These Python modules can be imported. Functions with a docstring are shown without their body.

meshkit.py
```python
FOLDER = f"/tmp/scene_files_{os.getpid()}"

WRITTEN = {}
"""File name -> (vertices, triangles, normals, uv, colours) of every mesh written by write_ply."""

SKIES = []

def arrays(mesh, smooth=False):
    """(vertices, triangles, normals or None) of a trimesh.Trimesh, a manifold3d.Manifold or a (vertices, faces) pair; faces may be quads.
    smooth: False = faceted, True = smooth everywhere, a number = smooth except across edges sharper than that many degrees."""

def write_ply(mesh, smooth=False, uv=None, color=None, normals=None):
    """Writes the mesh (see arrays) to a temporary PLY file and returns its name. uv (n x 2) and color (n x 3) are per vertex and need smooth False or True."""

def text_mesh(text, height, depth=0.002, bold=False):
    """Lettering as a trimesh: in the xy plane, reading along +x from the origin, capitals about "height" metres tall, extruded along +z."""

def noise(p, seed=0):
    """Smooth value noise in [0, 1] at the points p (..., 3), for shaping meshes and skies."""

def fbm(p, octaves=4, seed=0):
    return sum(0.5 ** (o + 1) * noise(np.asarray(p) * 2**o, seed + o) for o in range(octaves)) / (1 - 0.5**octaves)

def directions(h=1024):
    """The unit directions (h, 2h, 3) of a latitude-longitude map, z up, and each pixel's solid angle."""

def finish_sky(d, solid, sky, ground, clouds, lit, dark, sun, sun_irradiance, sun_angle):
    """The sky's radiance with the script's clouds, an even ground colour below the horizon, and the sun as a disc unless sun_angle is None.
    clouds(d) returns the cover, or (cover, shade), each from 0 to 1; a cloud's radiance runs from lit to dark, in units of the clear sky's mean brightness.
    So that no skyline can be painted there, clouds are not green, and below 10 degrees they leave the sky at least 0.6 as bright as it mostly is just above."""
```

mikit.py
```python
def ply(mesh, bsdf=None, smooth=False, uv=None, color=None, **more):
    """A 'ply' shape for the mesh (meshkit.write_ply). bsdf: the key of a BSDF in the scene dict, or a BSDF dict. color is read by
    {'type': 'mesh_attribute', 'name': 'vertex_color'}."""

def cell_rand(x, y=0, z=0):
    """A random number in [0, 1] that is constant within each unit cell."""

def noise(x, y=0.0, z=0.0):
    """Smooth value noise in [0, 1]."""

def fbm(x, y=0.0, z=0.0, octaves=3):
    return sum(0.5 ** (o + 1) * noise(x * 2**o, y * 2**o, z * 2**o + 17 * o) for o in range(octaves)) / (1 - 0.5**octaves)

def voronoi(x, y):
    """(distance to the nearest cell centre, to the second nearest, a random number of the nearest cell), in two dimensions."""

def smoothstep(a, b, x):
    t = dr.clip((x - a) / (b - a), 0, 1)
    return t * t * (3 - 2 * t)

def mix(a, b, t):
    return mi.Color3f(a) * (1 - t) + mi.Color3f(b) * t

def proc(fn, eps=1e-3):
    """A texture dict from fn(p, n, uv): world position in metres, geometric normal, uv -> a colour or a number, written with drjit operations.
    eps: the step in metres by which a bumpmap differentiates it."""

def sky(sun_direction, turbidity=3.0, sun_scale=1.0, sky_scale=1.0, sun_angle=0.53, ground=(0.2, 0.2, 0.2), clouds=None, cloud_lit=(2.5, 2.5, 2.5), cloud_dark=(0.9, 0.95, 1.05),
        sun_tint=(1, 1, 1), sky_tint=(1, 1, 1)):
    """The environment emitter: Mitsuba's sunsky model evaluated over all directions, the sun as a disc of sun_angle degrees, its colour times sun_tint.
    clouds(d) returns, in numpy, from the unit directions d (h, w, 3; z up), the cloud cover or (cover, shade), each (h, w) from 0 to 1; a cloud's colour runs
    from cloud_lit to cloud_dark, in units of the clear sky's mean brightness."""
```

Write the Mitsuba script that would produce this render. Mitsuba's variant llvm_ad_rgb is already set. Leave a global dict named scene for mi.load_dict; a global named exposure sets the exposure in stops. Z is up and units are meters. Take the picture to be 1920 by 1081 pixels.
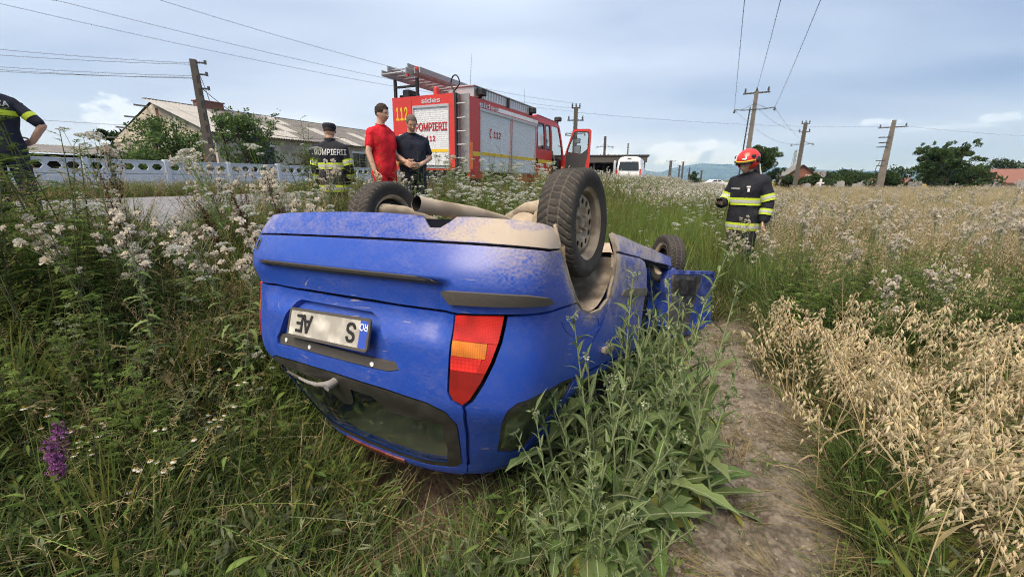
import math
import numpy as np
import drjit as dr
import mitsuba as mi
import trimesh
import manifold3d as m3
import shapely
import shapely.geometry as sg
from scipy.spatial import Delaunay
from scipy.spatial.transform import Rotation as Rot
import mikit, meshkit

T = mi.ScalarTransform4f
scene, labels = {}, {}

# ------------------------------------------------------------------ camera, sky, exposure
EYE, PITCH, HFOV = 1.5, 15.14, 103.83
cp, sp = math.cos(math.radians(PITCH)), math.sin(math.radians(PITCH))
scene['camera'] = {'type': 'perspective', 'fov': HFOV, 'fov_axis': 'x', 'near_clip': 0.05, 'far_clip': 40000.0,
                   'to_world': T().look_at(origin=[0, 0, EYE], target=[0, cp, EYE - sp], up=[0, 0, 1])}
exposure = 2.16


def cloud_cover(d):
    el = np.degrees(np.arcsin(np.clip(d[..., 2], -1, 1)))
    az = np.degrees(np.arctan2(d[..., 0], d[..., 1]))            # 0 straight ahead, + to the right
    flat = np.stack([d[..., 0], d[..., 1], d[..., 2] * 0 + 0.3], -1) / np.maximum(d[..., 2:3] + 0.12, 0.05)
    warp = meshkit.fbm(flat * 0.6 + 3.0, 3)[..., None] * np.array([1.6, .5, 0])
    n = meshkit.fbm(flat * np.array([0.7, 1.5, 1]) + warp + 7.3, 6)
    n2 = meshkit.fbm(flat * np.array([0.35, 0.8, 1]) + 31.0, 4)
    # high stratus veil, thicker and greyer to the right, thin and bright ahead
    ss = lambda a, b, x: (lambda t: t * t * (3 - 2 * t))(np.clip((x - a) / (b - a), 0, 1))
    veil = 0.80 + 0.2 * ss(0.3, 0.65, n2)
    grey = 0.28 + 0.42 * ss(-4, 42, az) * (1 - 0.25 * ss(22, 50, el)) + 0.10 * ss(0, -48, az) - 0.5 * (n2 - 0.5) - 0.20 * np.exp(-((az + 3) / 16) ** 2 - ((el - 20) / 16) ** 2)
    grey = grey + 0.95 * (n - 0.5) * ss(1, 12, el)
    grey = grey - 0.55 * ss(30, 75, el)                           # the overcast is brightest overhead
    # paler haze band low down
    grey = grey - 0.22 * np.exp(-((el - 3.6 - 0.03 * az) / 1.5) ** 2) * ss(-5, 25, az)
    # small cumulus heads near the horizon
    p = np.stack([az * 0.42, el * 0.75, az * 0 + 2.2], -1)
    c = meshkit.fbm(p * 1.6, 5, 3)
    cum = 0 * az
    for a0, e0, ra, re, k in ((-42.5, 5.0, 2.4, 2.9, 1.0), (21.2, 2.9, 2.9, 2.0, 1.0), (24.4, 4.0, 1.5, 1.1, 1.0), (13.8, 2.6, 3.6, 1.8, 1.0), (27.2, 2.6, 2.2, 2.1, .8),
                              (40.5, 5.6, 1.8, 0.5, .9), (48.5, 5.2, 1.5, 0.55, .8), (45.5, 4.7, 3.0, 0.25, .45), (-24.5, 6.2, 2.2, 1.2, .7), (-33, 4.0, 5, 1.5, .35)):
        r = ((az - a0) / ra) ** 2 + (np.where(el < e0, (el - e0) * 1.7, el - e0) / re) ** 2
        cum = np.maximum(cum, k * ss(1.05, 0.55, r + 3.2 * (c - 0.5)))
    shade = np.clip(grey, 0, 1)
    shade = shade * (1 - cum) + cum * np.clip(0.02 + 0.5 * (c - 0.5), 0, 1)
    cover = np.clip(np.maximum(veil, cum), 0, 1)
    return cover, np.clip(shade, 0, 1)


scene['sky_light'] = mikit.sky([-0.35, -0.45, 0.82], turbidity=3.5, sun_scale=0.85, sun_angle=42, sky_scale=1.0, clouds=cloud_cover,
                               cloud_lit=(2.06, 2.34, 2.80), cloud_dark=(0.70, 0.95, 1.50), ground=(0.12, 0.13, 0.08))

# ------------------------------------------------------------------ small helpers


def numbered(key, table):
    if key not in table:
        return key
    n = 1
    while f'{key}_{n:03d}' in table:
        n += 1
    return f'{key}_{n:03d}'


_used = {}


def fresh(key):
    n = _used.get(key, -1) + 1
    _used[key] = n
    return key if n == 0 else f'{key}_{n:03d}'


def thing(name, label, cat, group=None, kind=None):
    key = fresh(name)
    labels[key] = {'label': label, 'category': cat}
    if group:
        labels[key]['group'] = group
    if kind:
        labels[key]['kind'] = kind
    return key


def obj(name, mesh, mat, parent=None, smooth=False, label=None, kind=None, to_world=None, **more):
    key = fresh(f'{parent}__{name}' if parent else name)
    d = mikit.ply(mesh, mat, smooth=smooth, **more) if not isinstance(mesh, dict) else dict(mesh)
    if to_world is not None:
        d['to_world'] = to_world
    scene[key] = d
    if label or kind:
        labels.setdefault(key, {})
        if label:
            labels[key]['label'] = label
        if kind:
            labels[key]['kind'] = kind
    return key


def tag(key, label, cat=None, group=None, kind=None):
    labels[key] = {'label': label}
    if cat:
        labels[key]['category'] = cat
    if group:
        labels[key]['group'] = group
    if kind:
        labels[key]['kind'] = kind
    return key


def mat4(R=None, t=(0, 0, 0), s=1.0):
    M = np.eye(4)
    if R is not None:
        M[:3, :3] = R
    M[:3, :3] = M[:3, :3] * s
    M[:3, 3] = t
    return M


def TW(M):
    return T(np.asarray(M).tolist())


def rotz(a):
    c, s = math.cos(a), math.sin(a)
    return np.array([[c, -s, 0], [s, c, 0], [0, 0, 1.0]])


def box(x0, x1, y0, y1, z0, z1, r=0.0):
    """A box, its edges rounded by chamfers of r."""
    if r <= 0:
        b = trimesh.creation.box((x1 - x0, y1 - y0, z1 - z0))
        b.apply_translation(((x0 + x1) / 2, (y0 + y1) / 2, (z0 + z1) / 2))
        return b
    pts = []
    for sx in (0, 1):
        for sy in (0, 1):
            for sz in (0, 1):
                c = np.array([x1 if sx else x0, y1 if sy else y0, z1 if sz else z0])
                dd = np.array([-r if sx else r, -r if sy else r, -r if sz else r])
                for k in range(3):
                    e = dd.copy()
                    e[k] = 0
                    pts.append(c + e)
    return trimesh.convex.convex_hull(np.array(pts))


def tube(path, r, n=8, cap=True):
    """A round tube along points; r a number or one per point."""
    p = np.asarray(path, float)
    r = np.broadcast_to(np.asarray(r, float), (len(p),))
    d = np.gradient(p, axis=0)
    d /= np.linalg.norm(d, axis=1, keepdims=True) + 1e-12
    a = np.array([0, 0, 1.0]) if abs(d[0, 2]) < 0.9 else np.array([1.0, 0, 0])
    V = []
    ang = np.arange(n) * 2 * np.pi / n
    for i in range(len(p)):
        a = a - d[i] * (a @ d[i])
        a /= np.linalg.norm(a) + 1e-12
        b = np.cross(d[i], a)
        V.append(p[i] + r[i] * (np.cos(ang)[:, None] * a + np.sin(ang)[:, None] * b))
    V = np.vstack(V)
    F = []
    for i in range(len(p) - 1):
        for k in range(n):
            q = (k + 1) % n
            F += [[i * n + k, i * n + q, (i + 1) * n + q], [i * n + k, (i + 1) * n + q, (i + 1) * n + k]]
    if cap:
        V = np.vstack([V, p[0], p[-1]])
        c0, c1 = len(V) - 2, len(V) - 1
        for k in range(n):
            q = (k + 1) % n
            F += [[c0, q, k], [c1, (len(p) - 1) * n + k, (len(p) - 1) * n + q]]
    return trimesh.Trimesh(V, np.array(F), process=False)


def lathe(prof, n=48, axis='z', closed=False):
    """Revolve (r, h) points round an axis."""
    prof = np.asarray(prof, float)
    ang = np.arange(n) * 2 * np.pi / n
    V = np.stack([np.outer(np.cos(ang), prof[:, 0]), np.outer(np.sin(ang), prof[:, 0]), np.tile(prof[:, 1], (n, 1))], -1).reshape(-1, 3)
    m = len(prof)
    F = []
    for k in range(n):
        q = (k + 1) % n
        for i in range(m - 1 + (1 if closed else 0)):
            j = (i + 1) % m
            F += [[k * m + i, q * m + i, q * m + j], [k * m + i, q * m + j, k * m + j]]
    if axis == 'y':
        V = V[:, [0, 2, 1]] * [1, 1, -1]
    if axis == 'x':
        V = V[:, [2, 1, 0]] * [1, 1, -1]
    return trimesh.Trimesh(V, np.array(F), process=False)


def cat(*ms):
    ms = [m for m in (ms[0] if len(ms) == 1 and isinstance(ms[0], (list, tuple)) else ms) if m is not None and len(m.faces)]
    V, F, o = [], [], 0
    for m in ms:
        V.append(np.asarray(m.vertices))
        F.append(np.asarray(m.faces) + o)
        o += len(m.vertices)
    return trimesh.Trimesh(np.vstack(V), np.vstack(F), process=False)


def xf(m, M):
    v = np.asarray(m.vertices) @ np.asarray(M)[:3, :3].T + np.asarray(M)[:3, 3]
    f = np.asarray(m.faces)
    if np.linalg.det(np.asarray(M)[:3, :3]) < 0:
        f = f[:, ::-1]
    return trimesh.Trimesh(v, f, process=False)


def patch(poly, step, fmap, thick=0.0, off=0.0, edge=None):
    """A curved panel: the polygon (shapely, in a plane a, b) triangulated with points every `step` and lifted by fmap(a, b) -> (point, outward normal).
    thick: the edge is turned inward by that much."""
    if poly.geom_type == 'MultiPolygon':
        return cat([patch(g, step, fmap, thick, off, edge) for g in poly.geoms if g.area > step * step * 0.2])
    edge = edge or step
    rings = [poly.exterior, *poly.interiors]
    B, loops = [], []
    for r in rings:
        L = r.length
        k = max(8, int(L / edge))
        co = np.asarray(r.coords)[:-1]
        seg = [np.asarray(r.interpolate(x).coords[0]) for x in np.linspace(0, L, k, endpoint=False)]
        # keep true corners
        pts = sorted([(r.project(sg.Point(c)), tuple(c)) for c in co] + [(r.project(sg.Point(c)), tuple(c)) for c in seg])
        out = []
        for dd, c in pts:
            if not out or math.hypot(c[0] - out[-1][0], c[1] - out[-1][1]) > edge * 0.15:
                out.append(c)
        loops.append((len(B), len(out)))
        B += out
    B = np.array(B)
    x0, y0, x1, y1 = poly.bounds
    gx, gy = np.meshgrid(np.arange(x0 + step / 2, x1, step), np.arange(y0 + step / 2, y1, step))
    G = np.stack([gx.ravel(), gy.ravel()], 1)
    inner = poly.buffer(-edge * 0.45)
    if not inner.is_empty and len(G):
        G = G[shapely.contains_xy(inner, G[:, 0], G[:, 1])]
    else:
        G = G[:0]
    P = np.vstack([B, G])
    tri = Delaunay(P + 1e-9 * np.sin(np.arange(len(P) * 2).reshape(-1, 2) * 12.9)).simplices
    c = P[tri].mean(1)
    tri = tri[shapely.contains_xy(poly.buffer(1e-6), c[:, 0], c[:, 1])]
    e1, e2 = P[tri[:, 1]] - P[tri[:, 0]], P[tri[:, 2]] - P[tri[:, 0]]
    ar = e1[:, 0] * e2[:, 1] - e1[:, 1] * e2[:, 0]
    tri = tri[np.abs(ar) > 1e-12]
    X, N = fmap(P[:, 0], P[:, 1])
    X = X + N * off
    fn = np.cross(X[tri[:, 1]] - X[tri[:, 0]], X[tri[:, 2]] - X[tri[:, 0]])
    flip = (fn * N[tri].mean(1)).sum(1) < 0
    tri[flip] = tri[flip][:, ::-1]
    m = trimesh.Trimesh(X, tri, process=False)
    if thick > 0:
        parts = [m]
        for o, k in loops:
            a = X[o:o + k]
            b = a - N[o:o + k] * thick
            V = np.vstack([a, b])
            F = []
            for i in range(k):
                j = (i + 1) % k
                F += [[i, j, k + j], [i, k + j, k + i]]
            parts.append(trimesh.Trimesh(V, np.array(F), process=False))
        m = cat(parts)
    return m


def plane_map(o, u, v):
    o, u, v = (np.asarray(x, float) for x in (o, u, v))
    n = np.cross(u, v)
    n /= np.linalg.norm(n)
    return lambda a, b: (o + np.outer(a, u) + np.outer(b, v), np.tile(n, (len(np.atleast_1d(a)), 1)))


# ------------------------------------------------------------------ materials


def C(r, g, b):
    return {'type': 'rgb', 'value': [float(r), float(g), float(b)]}


def material(key, color, rough=0.6, metal=0.0, clear=0.0, spec=0.5, bump=None, bump_h=1.0, two=True, eps=2e-3):
    base = mikit.proc(color, eps) if callable(color) else C(*color)
    r = mikit.proc(rough) if callable(rough) else float(rough)
    d = {'type': 'principled', 'base_color': base, 'roughness': r, 'metallic': float(metal), 'specular': float(spec)}
    if clear:
        d['clearcoat'] = float(clear)
        d['clearcoat_gloss'] = 0.9
    if bump is not None:
        d = {'type': 'bumpmap', 'arbitrary': mikit.proc(bump, eps), 'scale': float(bump_h), 'bsdf': d}
    scene[key] = {'type': 'twosided', 'bsdf': d} if two else d
    return key


F3 = mi.Color3f
fbm, noise, sstep, mix = mikit.fbm, mikit.noise, mikit.smoothstep, mikit.mix


def mottled(a, b, scale, octaves=3, lo=0.3, hi=0.7):
    return lambda p, n, uv: mix(a, b, sstep(lo, hi, fbm(p.x * scale, p.y * scale, p.z * scale, octaves)))


# road frame: s to the left of the camera's line along the road, t along it
RA = math.radians(24.7)
RD = np.array([math.sin(RA), math.cos(RA)])
RN = np.array([-RD[1], RD[0]])


def ST(s, t):
    return s * RN[0] + t * RD[0], s * RN[1] + t * RD[1]


def st_of(x, y):
    return x * RN[0] + y * RN[1], x * RD[0] + y * RD[1]


rng = np.random.default_rng(7)
# ------------------------------------------------------------------ ground, road, hills
GK_S = np.array([-400, -60, -8, -1.0, -0.3, 0.5, 1.2, 1.7, 2.3, 3.2, 4.1, 4.9, 5.6, 10.5, 15.6, 19.0, 30, 400.0])
GK_Z = np.array([0.6, 0.35, 0.14, 0.06, 0.02, -0.03, -0.06, -0.02, 0.16, 0.50, 0.78, 0.86, 0.90, 1.0, 0.97, 1.0, 1.1, 1.6])


def height(x, y):
    x, y = np.asarray(x, float), np.asarray(y, float)
    s, t = st_of(x, y)
    z = np.interp(s, GK_S, GK_Z)
    dip = np.exp(-((s - 1.15) / 0.75) ** 2) * np.clip((t - 1.6) / 1.6, 0, 1) * np.clip((14 - t) / 6, 0, 1)
    z = z - 0.30 * dip
    r = np.hypot(x, y)
    near = np.clip((9 - r) / 6, 0, 1)
    onroad = np.clip((s - 4.6) / 0.8, 0, 1) * np.clip((17 - s) / 1.0, 0, 1)
    q = np.stack([x, y, 0 * x], -1)
    z = z + (1 - onroad) * (0.10 * (meshkit.fbm(q * 0.8, 3, 5) - 0.5) * np.clip(r / 2, 0, 1) + near * (0.035 * (meshkit.fbm(q * 5, 3, 9) - 0.5) + 0.030 * (meshkit.fbm(q * 26, 3, 2) - 0.5)))
    return z


def ground_mesh():
    rad = np.concatenate([[0.0], np.geomspace(0.4, 9, 360), np.geomspace(9.15, 120, 150), np.geomspace(124, 9000, 60)])
    front = np.radians(np.linspace(-62, 62, 560))
    back = np.radians(np.linspace(62, 298, 70))[1:-1]
    ang = np.concatenate([front, back])
    x = np.outer(rad, np.sin(ang))
    y = np.outer(rad, np.cos(ang))
    z = height(x, y)
    n, k = len(rad), len(ang)
    V = np.stack([x, y, z], -1).reshape(-1, 3)
    i, j = np.meshgrid(np.arange(n - 1), np.arange(k), indexing='ij')
    a, b = i * k + j, i * k + (j + 1) % k
    c, d = a + k, b + k
    F = np.vstack([np.stack([a, c, b], -1).reshape(-1, 3)[k:], np.stack([b, c, d], -1).reshape(-1, 3)])
    F = F[:, ::-1]
    m = trimesh.Trimesh(V, F, process=False)
    if m.face_normals[len(F) // 2, 2] < 0:
        m.invert()
    return m


def ground_color(p, n, uv):
    s = p.x * float(RN[0]) + p.y * float(RN[1])
    t = p.x * float(RD[0]) + p.y * float(RD[1])
    big = fbm(p.x * 0.7, p.y * 0.7, 0.0, 3)
    fine = fbm(p.x * 14, p.y * 14, p.z * 14, 4)
    soil = mix((0.085, 0.071, 0.057), (0.235, 0.208, 0.172), sstep(0.3, 0.72, fine * 0.45 + big * 0.15 + 0.40 * fbm(p.x * 55, p.y * 55, p.z * 55, 2)))
    damp = mix((0.045, 0.034, 0.026), (0.085, 0.066, 0.05), fine)
    wob = 0.5 * (big - 0.5)
    path = sstep(-0.80, -0.55, s + wob) * (1 - sstep(0.22, 0.5, s + wob)) * (1 - sstep(3.9, 5.2, t + 0.8 * (big - 0.5)))
    litter = mix((0.045, 0.05, 0.02), (0.13, 0.11, 0.055), fine)
    field = mix((0.06, 0.07, 0.022), (0.30, 0.21, 0.075), sstep(0.35, 0.65, fbm(p.x * 0.12, p.y * 0.5, 0.0, 3)))
    verge = mix((0.045, 0.06, 0.02), (0.12, 0.11, 0.05), fine)
    far = dr.sqrt(p.x * p.x + p.y * p.y)
    c = mix(litter, damp, sstep(0.42, 0.6, big) * (1 - sstep(2.2, 3.0, s)))
    c = mix(c, soil, path)
    c = mix(c, field, sstep(7.0, 16.0, far) * (1 - sstep(-2.0, -0.5, s)))
    c = mix(c, verge, sstep(7.0, 16.0, far) * sstep(-2.0, -0.5, s))
    green = mix((0.05, 0.075, 0.025), (0.14, 0.14, 0.05), fbm(p.x * 0.01, p.y * 0.01, 0.0, 3))
    return mix(c, green, sstep(120.0, 400.0, far))


material('mat_ground', ground_color, rough=0.95, spec=0.15, bump=lambda p, n, uv: fbm(p.x * 40, p.y * 40, p.z * 40, 4), bump_h=0.045, eps=3e-3)
obj('ground', ground_mesh(), 'mat_ground', smooth=True)
tag('ground', 'rough field, ditch and verge ground of grey brown soil', kind='structure')


def asphalt(p, n, uv):
    f = fbm(p.x * 30, p.y * 30, 0.0, 3)
    w = fbm(p.x * 0.4, p.y * 0.4, 0.0, 3)
    return mix((0.105, 0.105, 0.112), (0.19, 0.19, 0.20), 0.45 * f + 0.55 * w)


def strip(s0, s1, t0, t1, lift, ns=12, nt=160):
    s = np.linspace(s0, s1, ns)
    t = t0 + (t1 - t0) * np.linspace(0, 1, nt) ** 1.6
    S_, T_ = np.meshgrid(s, t)
    x, y = ST(S_, T_)
    z = np.interp(S_, GK_S, GK_Z) + lift
    V = np.stack([x, y, z], -1).reshape(-1, 3)
    i, j = np.meshgrid(np.arange(nt - 1), np.arange(ns - 1), indexing='ij')
    a = i * ns + j
    F = np.vstack([np.stack([a, a + 1, a + ns], -1).reshape(-1, 3), np.stack([a + 1, a + ns + 1, a + ns], -1).reshape(-1, 3)])
    m = trimesh.Trimesh(V, F, process=False)
    if m.face_normals[0, 2] < 0:
        m.invert()
    return m


material('mat_asphalt', asphalt, rough=0.85, spec=0.3, bump=lambda p, n, uv: fbm(p.x * 60, p.y * 60, 0.0, 2), bump_h=0.004)
obj('road', strip(5.4, 15.5, -60, 900, 0.012), 'mat_asphalt', smooth=True)
tag('road', 'grey asphalt road running past the ditch towards the hills', kind='structure')


def hill_mesh(r, heights, a0, a1, seed, n=240, base=-40):
    az = np.radians(np.linspace(a0, a1, n))
    h = np.interp(np.degrees(az), heights[0], heights[1])
    q = np.stack([np.degrees(az) * 0.35, 0 * az, 0 * az], -1)
    h = h + heights[2] * (meshkit.fbm(q, 5, seed) - 0.5)
    rows = []
    for k, (dr_, hh) in enumerate(((0, 0.0), (0.03, 0.25), (0.08, 0.6), (0.15, 0.9), (0.2, 1.0), (0.32, 0.55), (0.4, 0.0))):
        rr = r * (1 + dr_)
        q2 = np.stack([np.degrees(az) * 0.8, 0 * az + k * 1.3, 0 * az], -1)
        bump = 1 + (0.25 * (meshkit.fbm(q2, 4, seed + 5) - 0.5) if 0 < k < 6 and k != 4 else 0)
        rows.append(np.stack([rr * np.sin(az), rr * np.cos(az), base + (h * bump - base) * hh], -1))
    V = np.array(rows).reshape(-1, 3)
    F = []
    for i in range(len(rows) - 1):
        a = i * n + np.arange(n - 1)
        F += [np.stack([a, a + 1, a + n], -1), np.stack([a + 1, a + n + 1, a + n], -1)]
    m = trimesh.Trimesh(V, np.vstack(F), process=False)
    m.invert() if m.face_normals[:, 2].mean() < 0 else None
    return m


material('mat_hill', mottled((0.02, 0.034, 0.02), (0.05, 0.07, 0.035), 0.004, 4), rough=1.0, spec=0.1)
# ------------------------------------------------------------------ the overturned car: its outer surface
from scipy.interpolate import PchipInterpolator, RegularGridInterpolator
BZ = np.array([.16, .22, .285, .39, .54, .64, .80, .95, 1.10, 1.30, 1.37, 1.415, 1.425])
B_XR = PchipInterpolator(BZ, [-.50, -.585, -.65, -.69, -.735, -.715, -.70, -.68, -.60, -.475, -.42, -.27, -.05])
B_W = PchipInterpolator(BZ, [.74, .79, .815, .845, .845, .832, .835, .815, .725, .60, .55, .44, .24])
B_LC = PchipInterpolator(BZ, [.27, .26, .24, .22, .27, .33, .30, .28, .33, .37, .36, .35, .3])
B_XF = PchipInterpolator(BZ, [3.1, 3.2, 3.28, 3.36, 3.40, 3.36, 2.92, 1.95, 1.62, 1.08, .95, .7, .4])
B_LF = PchipInterpolator(BZ, [.5, .5, .5, .45, .45, .45, .6, .5, .5, .3, .3, .3, .2])
NEX = 2.72
ZG = np.linspace(.16, 1.425, 254)
QG = np.arange(0, 5.6, .01)


def half_outline(z):
    xr, w, lc, xf, lf = (float(f(z)) for f in (B_XR, B_W, B_LC, B_XF, B_LF))
    th = np.linspace(0, np.pi / 2, 60)
    y = w * np.sin(th) ** (2 / NEX)
    x = xr + lc * (1 - np.cos(th) ** (2 / NEX))
    xs = np.linspace(xr + lc, xf - lf, 40)[1:]
    ys = np.full(39, w)
    y2 = w * np.cos(th[1:]) ** (2 / 2.4)
    x2 = xf - lf * (1 - np.sin(th[1:]) ** (2 / 2.4))
    P = np.stack([np.concatenate([x, xs, x2]), np.concatenate([y, ys, y2])], 1)
    return P


_tab = np.zeros((len(ZG), len(QG), 2))
_qc = np.zeros(len(ZG))
for _i, _z in enumerate(ZG):
    _P = half_outline(_z)
    _L = np.concatenate([[0], np.cumsum(np.linalg.norm(np.diff(_P, axis=0), axis=1))])
    _tab[_i, :, 0] = np.interp(QG, _L, _P[:, 0])
    _tab[_i, :, 1] = np.interp(QG, _L, _P[:, 1])
    _qc[_i] = np.interp(59, np.arange(len(_L)), _L)
_SX = RegularGridInterpolator((ZG, QG), _tab[:, :, 0], bounds_error=False, fill_value=None)
_SY = RegularGridInterpolator((ZG, QG), _tab[:, :, 1], bounds_error=False, fill_value=None)


def sm(a, b, x):
    t = np.clip((x - a) / (b - a), 0, 1)
    return t * t * (3 - 2 * t)


def S_raw(q, z):
    q, z = np.asarray(q, float), np.asarray(z, float)
    a = np.stack([np.clip(z, ZG[0], ZG[-1]), np.clip(np.abs(q), 0, QG[-1])], -1)
    x, y = _SX(a), _SY(a)
    inset = .042 * sm(.526, .538, z) * (1 - sm(.66, .76, z)) * (1 - sm(.50, .60, y)) * (x < 0)
    dent = meshkit.fbm(np.stack([q * 2.6, z * 3.1, 0 * z + 8], -1), 2, 6) - .5
    return np.stack([x + inset + .010 * dent * (x < 0), (y - .010 * dent * (x > -.3)) * np.sign(q + 1e-12), z], -1)


def S(q, z):
    """(points, outward normals) of the body surface at arc length q from the middle of the tail (+ on the car's left) and height z."""
    q, z = np.asarray(q, float), np.asarray(z, float)
    e = .006
    P = S_raw(q, z)
    n = np.cross(S_raw(q + e, z) - S_raw(q - e, z), S_raw(q, z + e) - S_raw(q, z - e))
    n /= np.linalg.norm(n, axis=-1, keepdims=True) + 1e-12
    flip = (n[..., 0] * (P[..., 0] - 1.3) * .2 + n[..., 1] * P[..., 1]) < 0
    n[flip] *= -1
    return P, n


def Qy(y, z):
    qs = np.linspace(0, 1.3, 400)
    yy = S_raw(qs, np.full(400, z))[:, 1]
    return float(np.interp(abs(y), yy[:], qs)) * (1 if y >= 0 else -1)


def Qx(x, z):
    return float(np.interp(z, ZG, _qc)) + x - float(B_XR(z) + B_LC(z))


CAR_R = Rot.from_euler('ZYX', [58.89, 13.08, 177.65], degrees=True).as_matrix()
CAR_T = np.array([-0.309, 2.265, 1.508])
CAR = mat4(CAR_R, CAR_T)
# ------------------------------------------------------------------ the overturned car: materials and parts
_RT = CAR_R.T
_CT = CAR_T


def car_local(p):
    d = [p.x - float(_CT[0]), p.y - float(_CT[1]), p.z - float(_CT[2])]
    return [d[0] * float(_RT[k, 0]) + d[1] * float(_RT[k, 1]) + d[2] * float(_RT[k, 2]) for k in range(3)]


DUST = (0.40, 0.335, 0.25)


def car_dust(p):
    x, y, z = car_local(p)
    n1 = fbm(x * 5, y * 5, z * 5, 3)
    n2 = fbm(x * 26 + 3, y * 26, z * 26, 3)
    n3 = fbm(x * 8 + 9, y * 8, z * 16, 3)
    tail = 1 - sstep(-0.35, -0.15, x)
    left = sstep(0.38, 0.72, y + 0.25 * (n1 - 0.5))
    d = 0.02 + 0.08 * (n1 - 0.4)
    d += 0.85 * left * (1 - sstep(0.375, 0.405, z)) * tail
    d += 0.42 * sstep(0.66, 0.84, y + 0.25 * (n1 - 0.5)) * (1 - sstep(0.38, 0.56, z + 0.15 * (n2 - 0.5))) * tail
    d += 0.10 * (1 - sstep(0.36, 0.42, z)) * tail + 0.28 * sstep(0.5, 0.72, -y) * (1 - sstep(0.33, 0.42, z))
    r = dr.sqrt((x + 0.02) * (x + 0.02) + (z - 0.28) * (z - 0.28))
    d += 0.75 * (1 - sstep(0.345, 0.43, r + 0.05 * (n1 - 0.5))) * sstep(0.7, 0.75, y)
    side = sstep(0.15, 0.3, x) * sstep(0.65, 0.75, y) * (1 - 0.75 * sstep(1.5, 1.8, x))
    d += side * (0.42 * (1 - sstep(0.55, 0.80, z)) + 0.25 * (1 - sstep(0.28, 0.34, z)))
    smear = sstep(0.58, 0.72, n3) * (0.35 + 0.65 * n2)
    d = d * (1 - 0.7 * smear)
    dd = dr.clip(d, 0.0, 1.0)
    d = d + (1.9 * (n2 - 0.5) + 1.5 * (noise(x * 140, y * 140, z * 140) - 0.5)) * dd * (1.0 - dd) * 1.6
    w = noise(x * 3 + 5, y * 3, z * 3)
    scratch = sstep(0.90, 0.96, noise(y * 9 + 4 * w, z * 150 + 30 * w, x * 9)) * sstep(0.50, 0.62, n1)
    d = d + 0.5 * scratch
    return dr.clip(d, 0.0, 0.93)


def paint_color(p, n, uv):
    return mix((0.011, 0.056, 0.345), DUST, car_dust(p))


def paint_rough(p, n, uv):
    return 0.30 + 0.5 * car_dust(p)


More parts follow.
